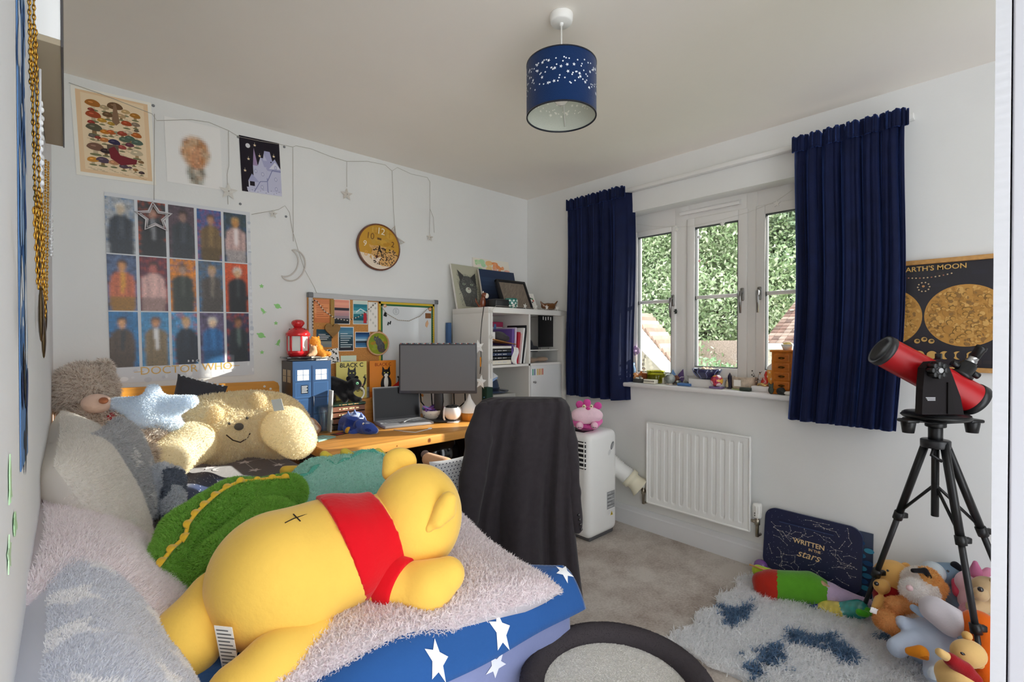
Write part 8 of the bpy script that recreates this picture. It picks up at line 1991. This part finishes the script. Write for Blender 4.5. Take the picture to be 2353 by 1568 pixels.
def tree(name, label, x, y, crowns, cols, seed, sz=.05, group='trees beyond the garden', n=15000):
    o = thing(name, label, 'tree', (x, y, -2.6), group)
    g = G()
    for (dx, dy, z, r) in crowns: leaves(g, np.array([x + dx, y + dy, z]), np.array([r, r, r * .9]), int(n * r * r * .55), sz, cols, seed); seed += 1
    g.build('foliage', 'leaf', o)
    g = G(); g.tube([(x, y, -2.6), (x + .1, y, -.5), (x + .05, y + .1, 2.0)], [.22, .18, .08], '5a4a3c', 10)
    for k in range(5): a = k * 1.3; g.tube([(x + .05, y, .2 + .4 * k), (x + math.cos(a) * 1.1, y + math.sin(a) * 1.1, 1.2 + .5 * k)], [.06, .02], '5a4a3c', 6)
    g.build('trunk', 'stone', o)
tree('garden_tree', 'leafy green tree filling the left casement beyond the roof edge', 11.6, 7.6, [(0, 0, 1.6, 2.2), (.3, -.6, 3.8, 1.8), (0, .8, -.4, 1.7)], GRN, 40)
tree('garden_tree', 'tall leafy tree filling the middle casement', 11.2, 4.9, [(0, 0, 1.7, 2.0), (.2, .4, 3.7, 1.8), (.3, -.4, -.2, 1.6)], GRN, 50)
tree('garden_tree', 'pale leafy tree behind the tiled roof in the right casement', 13.2, 3.3, [(0, 0, 2.4, 2.0), (0, .3, 4.4, 1.9), (.4, 1.2, 3.2, 1.6)], ['8fa682', 'a2b696', '7c946e', 'b4c4a6'], 60)
def bush(label, x, y, z, r, seed, cols, sz=.042):
    g = G(); leaves(g, np.array([x, y, z]), np.array([r, r, r * .75]), int(9500 * r * r), sz, cols, seed)
    for k in range(14): a = k * .45; g.tube([(x, y, z - r), (x + r * math.cos(a) * .9, y + r * math.sin(a) * .9, z + r * .75)], [.02, .006], '8a7660', 5)
    g.build('garden_bush', 'leaf', label=label, cat='bush', group='bushes below the window')
bush('light green bush low in the middle casement', 8.2, 3.6, .15, .95, 71, ['8fb083', 'a4c298', '7a9c70', 'b4ceaa'])
bush('light green bush low at the left of the right casement', 7.6, 2.6, .1, .7, 72, ['8aa880', '9dba92', '769468'])
bush('twiggy bush beside the gable in the left casement', 8.4, 5.4, .2, .8, 73, ['8a9a7c', 'a09078', '6f8462'])
g = G(); g.box((16, 4, -2.65), (30, 30, .1), '8a9a78'); g.build('garden_ground', 'stone', kind='structure')
g = G(); g.box((9.6, 4.4, .2), (.2, 7, 2.0), 'b09a8c'); g.build('garden_wall', 'stone', kind='structure', label='brick garden wall')
# neighbouring roof seen in the right casement
nr = thing('tiled_roof_house', 'low outbuilding with a mossy brown tiled roof outside the right casement', 'house', (9, 2.2, -2.6))
A = on_x(1752, 792, 7.6); ry0, ry1 = A[1] - 2.4, A[1]
g = G(); e0, e1, z0, z1 = 7.6, 9.4, A[2], 2.0
g.box((8.6, (ry0 + ry1) / 2, (-2.6 + z0) / 2), (1.8, ry1 - ry0 - .1, z0 + 2.6), 'c4b8a6'); g.build('walls', 'stone', nr)
g = G(); nrow = 16
for k in range(nrow):
    t0, t1 = k / nrow, (k + 1) / nrow
    x, z = e0 + (e1 - e0) * (t0 + t1) / 2, z0 + (z1 - z0) * (t0 + t1) / 2
    nt_ = 26
    for j in range(nt_):
        y = ry0 + (ry1 - ry0) * (j + .5 + .5 * (k % 2) * 0) / nt_
        c = ['8a6a5c', '7c5e52', '94786a', '6e564c', 'a08a7c'][(k * 7 + j * 3 + (j * k) % 5) % 5]
        g.box((x, y, z + .02), (.14, (ry1 - ry0) / nt_ * .96, .016), c, 0, RY(-math.degrees(math.atan2(z1 - z0, e1 - e0)) + 6))
rs = np.random.default_rng(3)
for i in range(60): t = rs.random(); g.ell((e0 + (e1 - e0) * t - .01, rs.uniform(ry0, ry1), z0 + (z1 - z0) * t + .04), (.03, .035, .012), 'd8d6c4', n=6)
g.build('tiled_roof', 'roof_tile', nr)
g = G(); g.tube([(e1, ry0, z1 + .03), (e1, ry1, z1 + .03)], .07, 'b0a48a', 8); g.build('ridge', 'roof_tile', nr)
g = G(); g.tube([(e0 - .04, ry0, z0 - .03), (e0 - .04, ry1, z0 - .03)], .05, 'e8e8e4', 8); g.build('gutter', 'plastic', nr)
# gable close by in the left casement
gb_ = thing('gable_house', 'neighbouring gable with a white bargeboard outside the left casement', 'house', (5, 3, -2.6))
GX = 4.6
q = [on_x(u, v, GX) for u, v in ((1440, 690), (1560, 862), (1560, 900), (1440, 730))]
yz = lambda p: (-p[1], p[2])
mg = frame_to((GX, 0, 0), (0, -1, 0), (0, 0, 1), (-1, 0, 0))
TL, TR, BR_, BL_ = [yz(on_x(u, v, GX)) for u, v in ((1452, 728), (1568, 866), (1548, 880), (1452, 782))]
g = G(); g.prism([BL_, (BR_[0] + .1, BR_[1] - .12), (BR_[0] + .1, -2.6), (BL_[0], -2.6)], -.3, -.06, '958d80', mg); g.build('gable_wall', 'wall_paint', gb_)
g = G(); g.prism([TL, TR, BR_, BL_], -.06, .0, 'f4f4f2', mg); g.build('bargeboard', 'gloss_paint', gb_)
g = G(); dv = np.array(TR) - np.array(TL); L0 = np.linalg.norm(dv); dv /= L0; nv_ = np.array([-dv[1], dv[0]]) * (1 if -dv[1] * 0 + dv[0] > 0 else -1)
for k in range(15):
    p = np.array(TL) + dv * L0 * k / 15
    a = p + nv_ * .01; b = p + dv * (L0 / 15 * 1.25) + nv_ * .012
    g.prism([tuple(a + nv_ * .028), tuple(b + nv_ * .005), tuple(b + nv_ * .022), tuple(a + nv_ * .05)], -.35, .05, ['9a7f70', '866c5e', 'a88e80'][k % 3], mg)
g.build('roof_tiles', 'roof_tile', gb_)
# ---------------------------------------------------------------- end
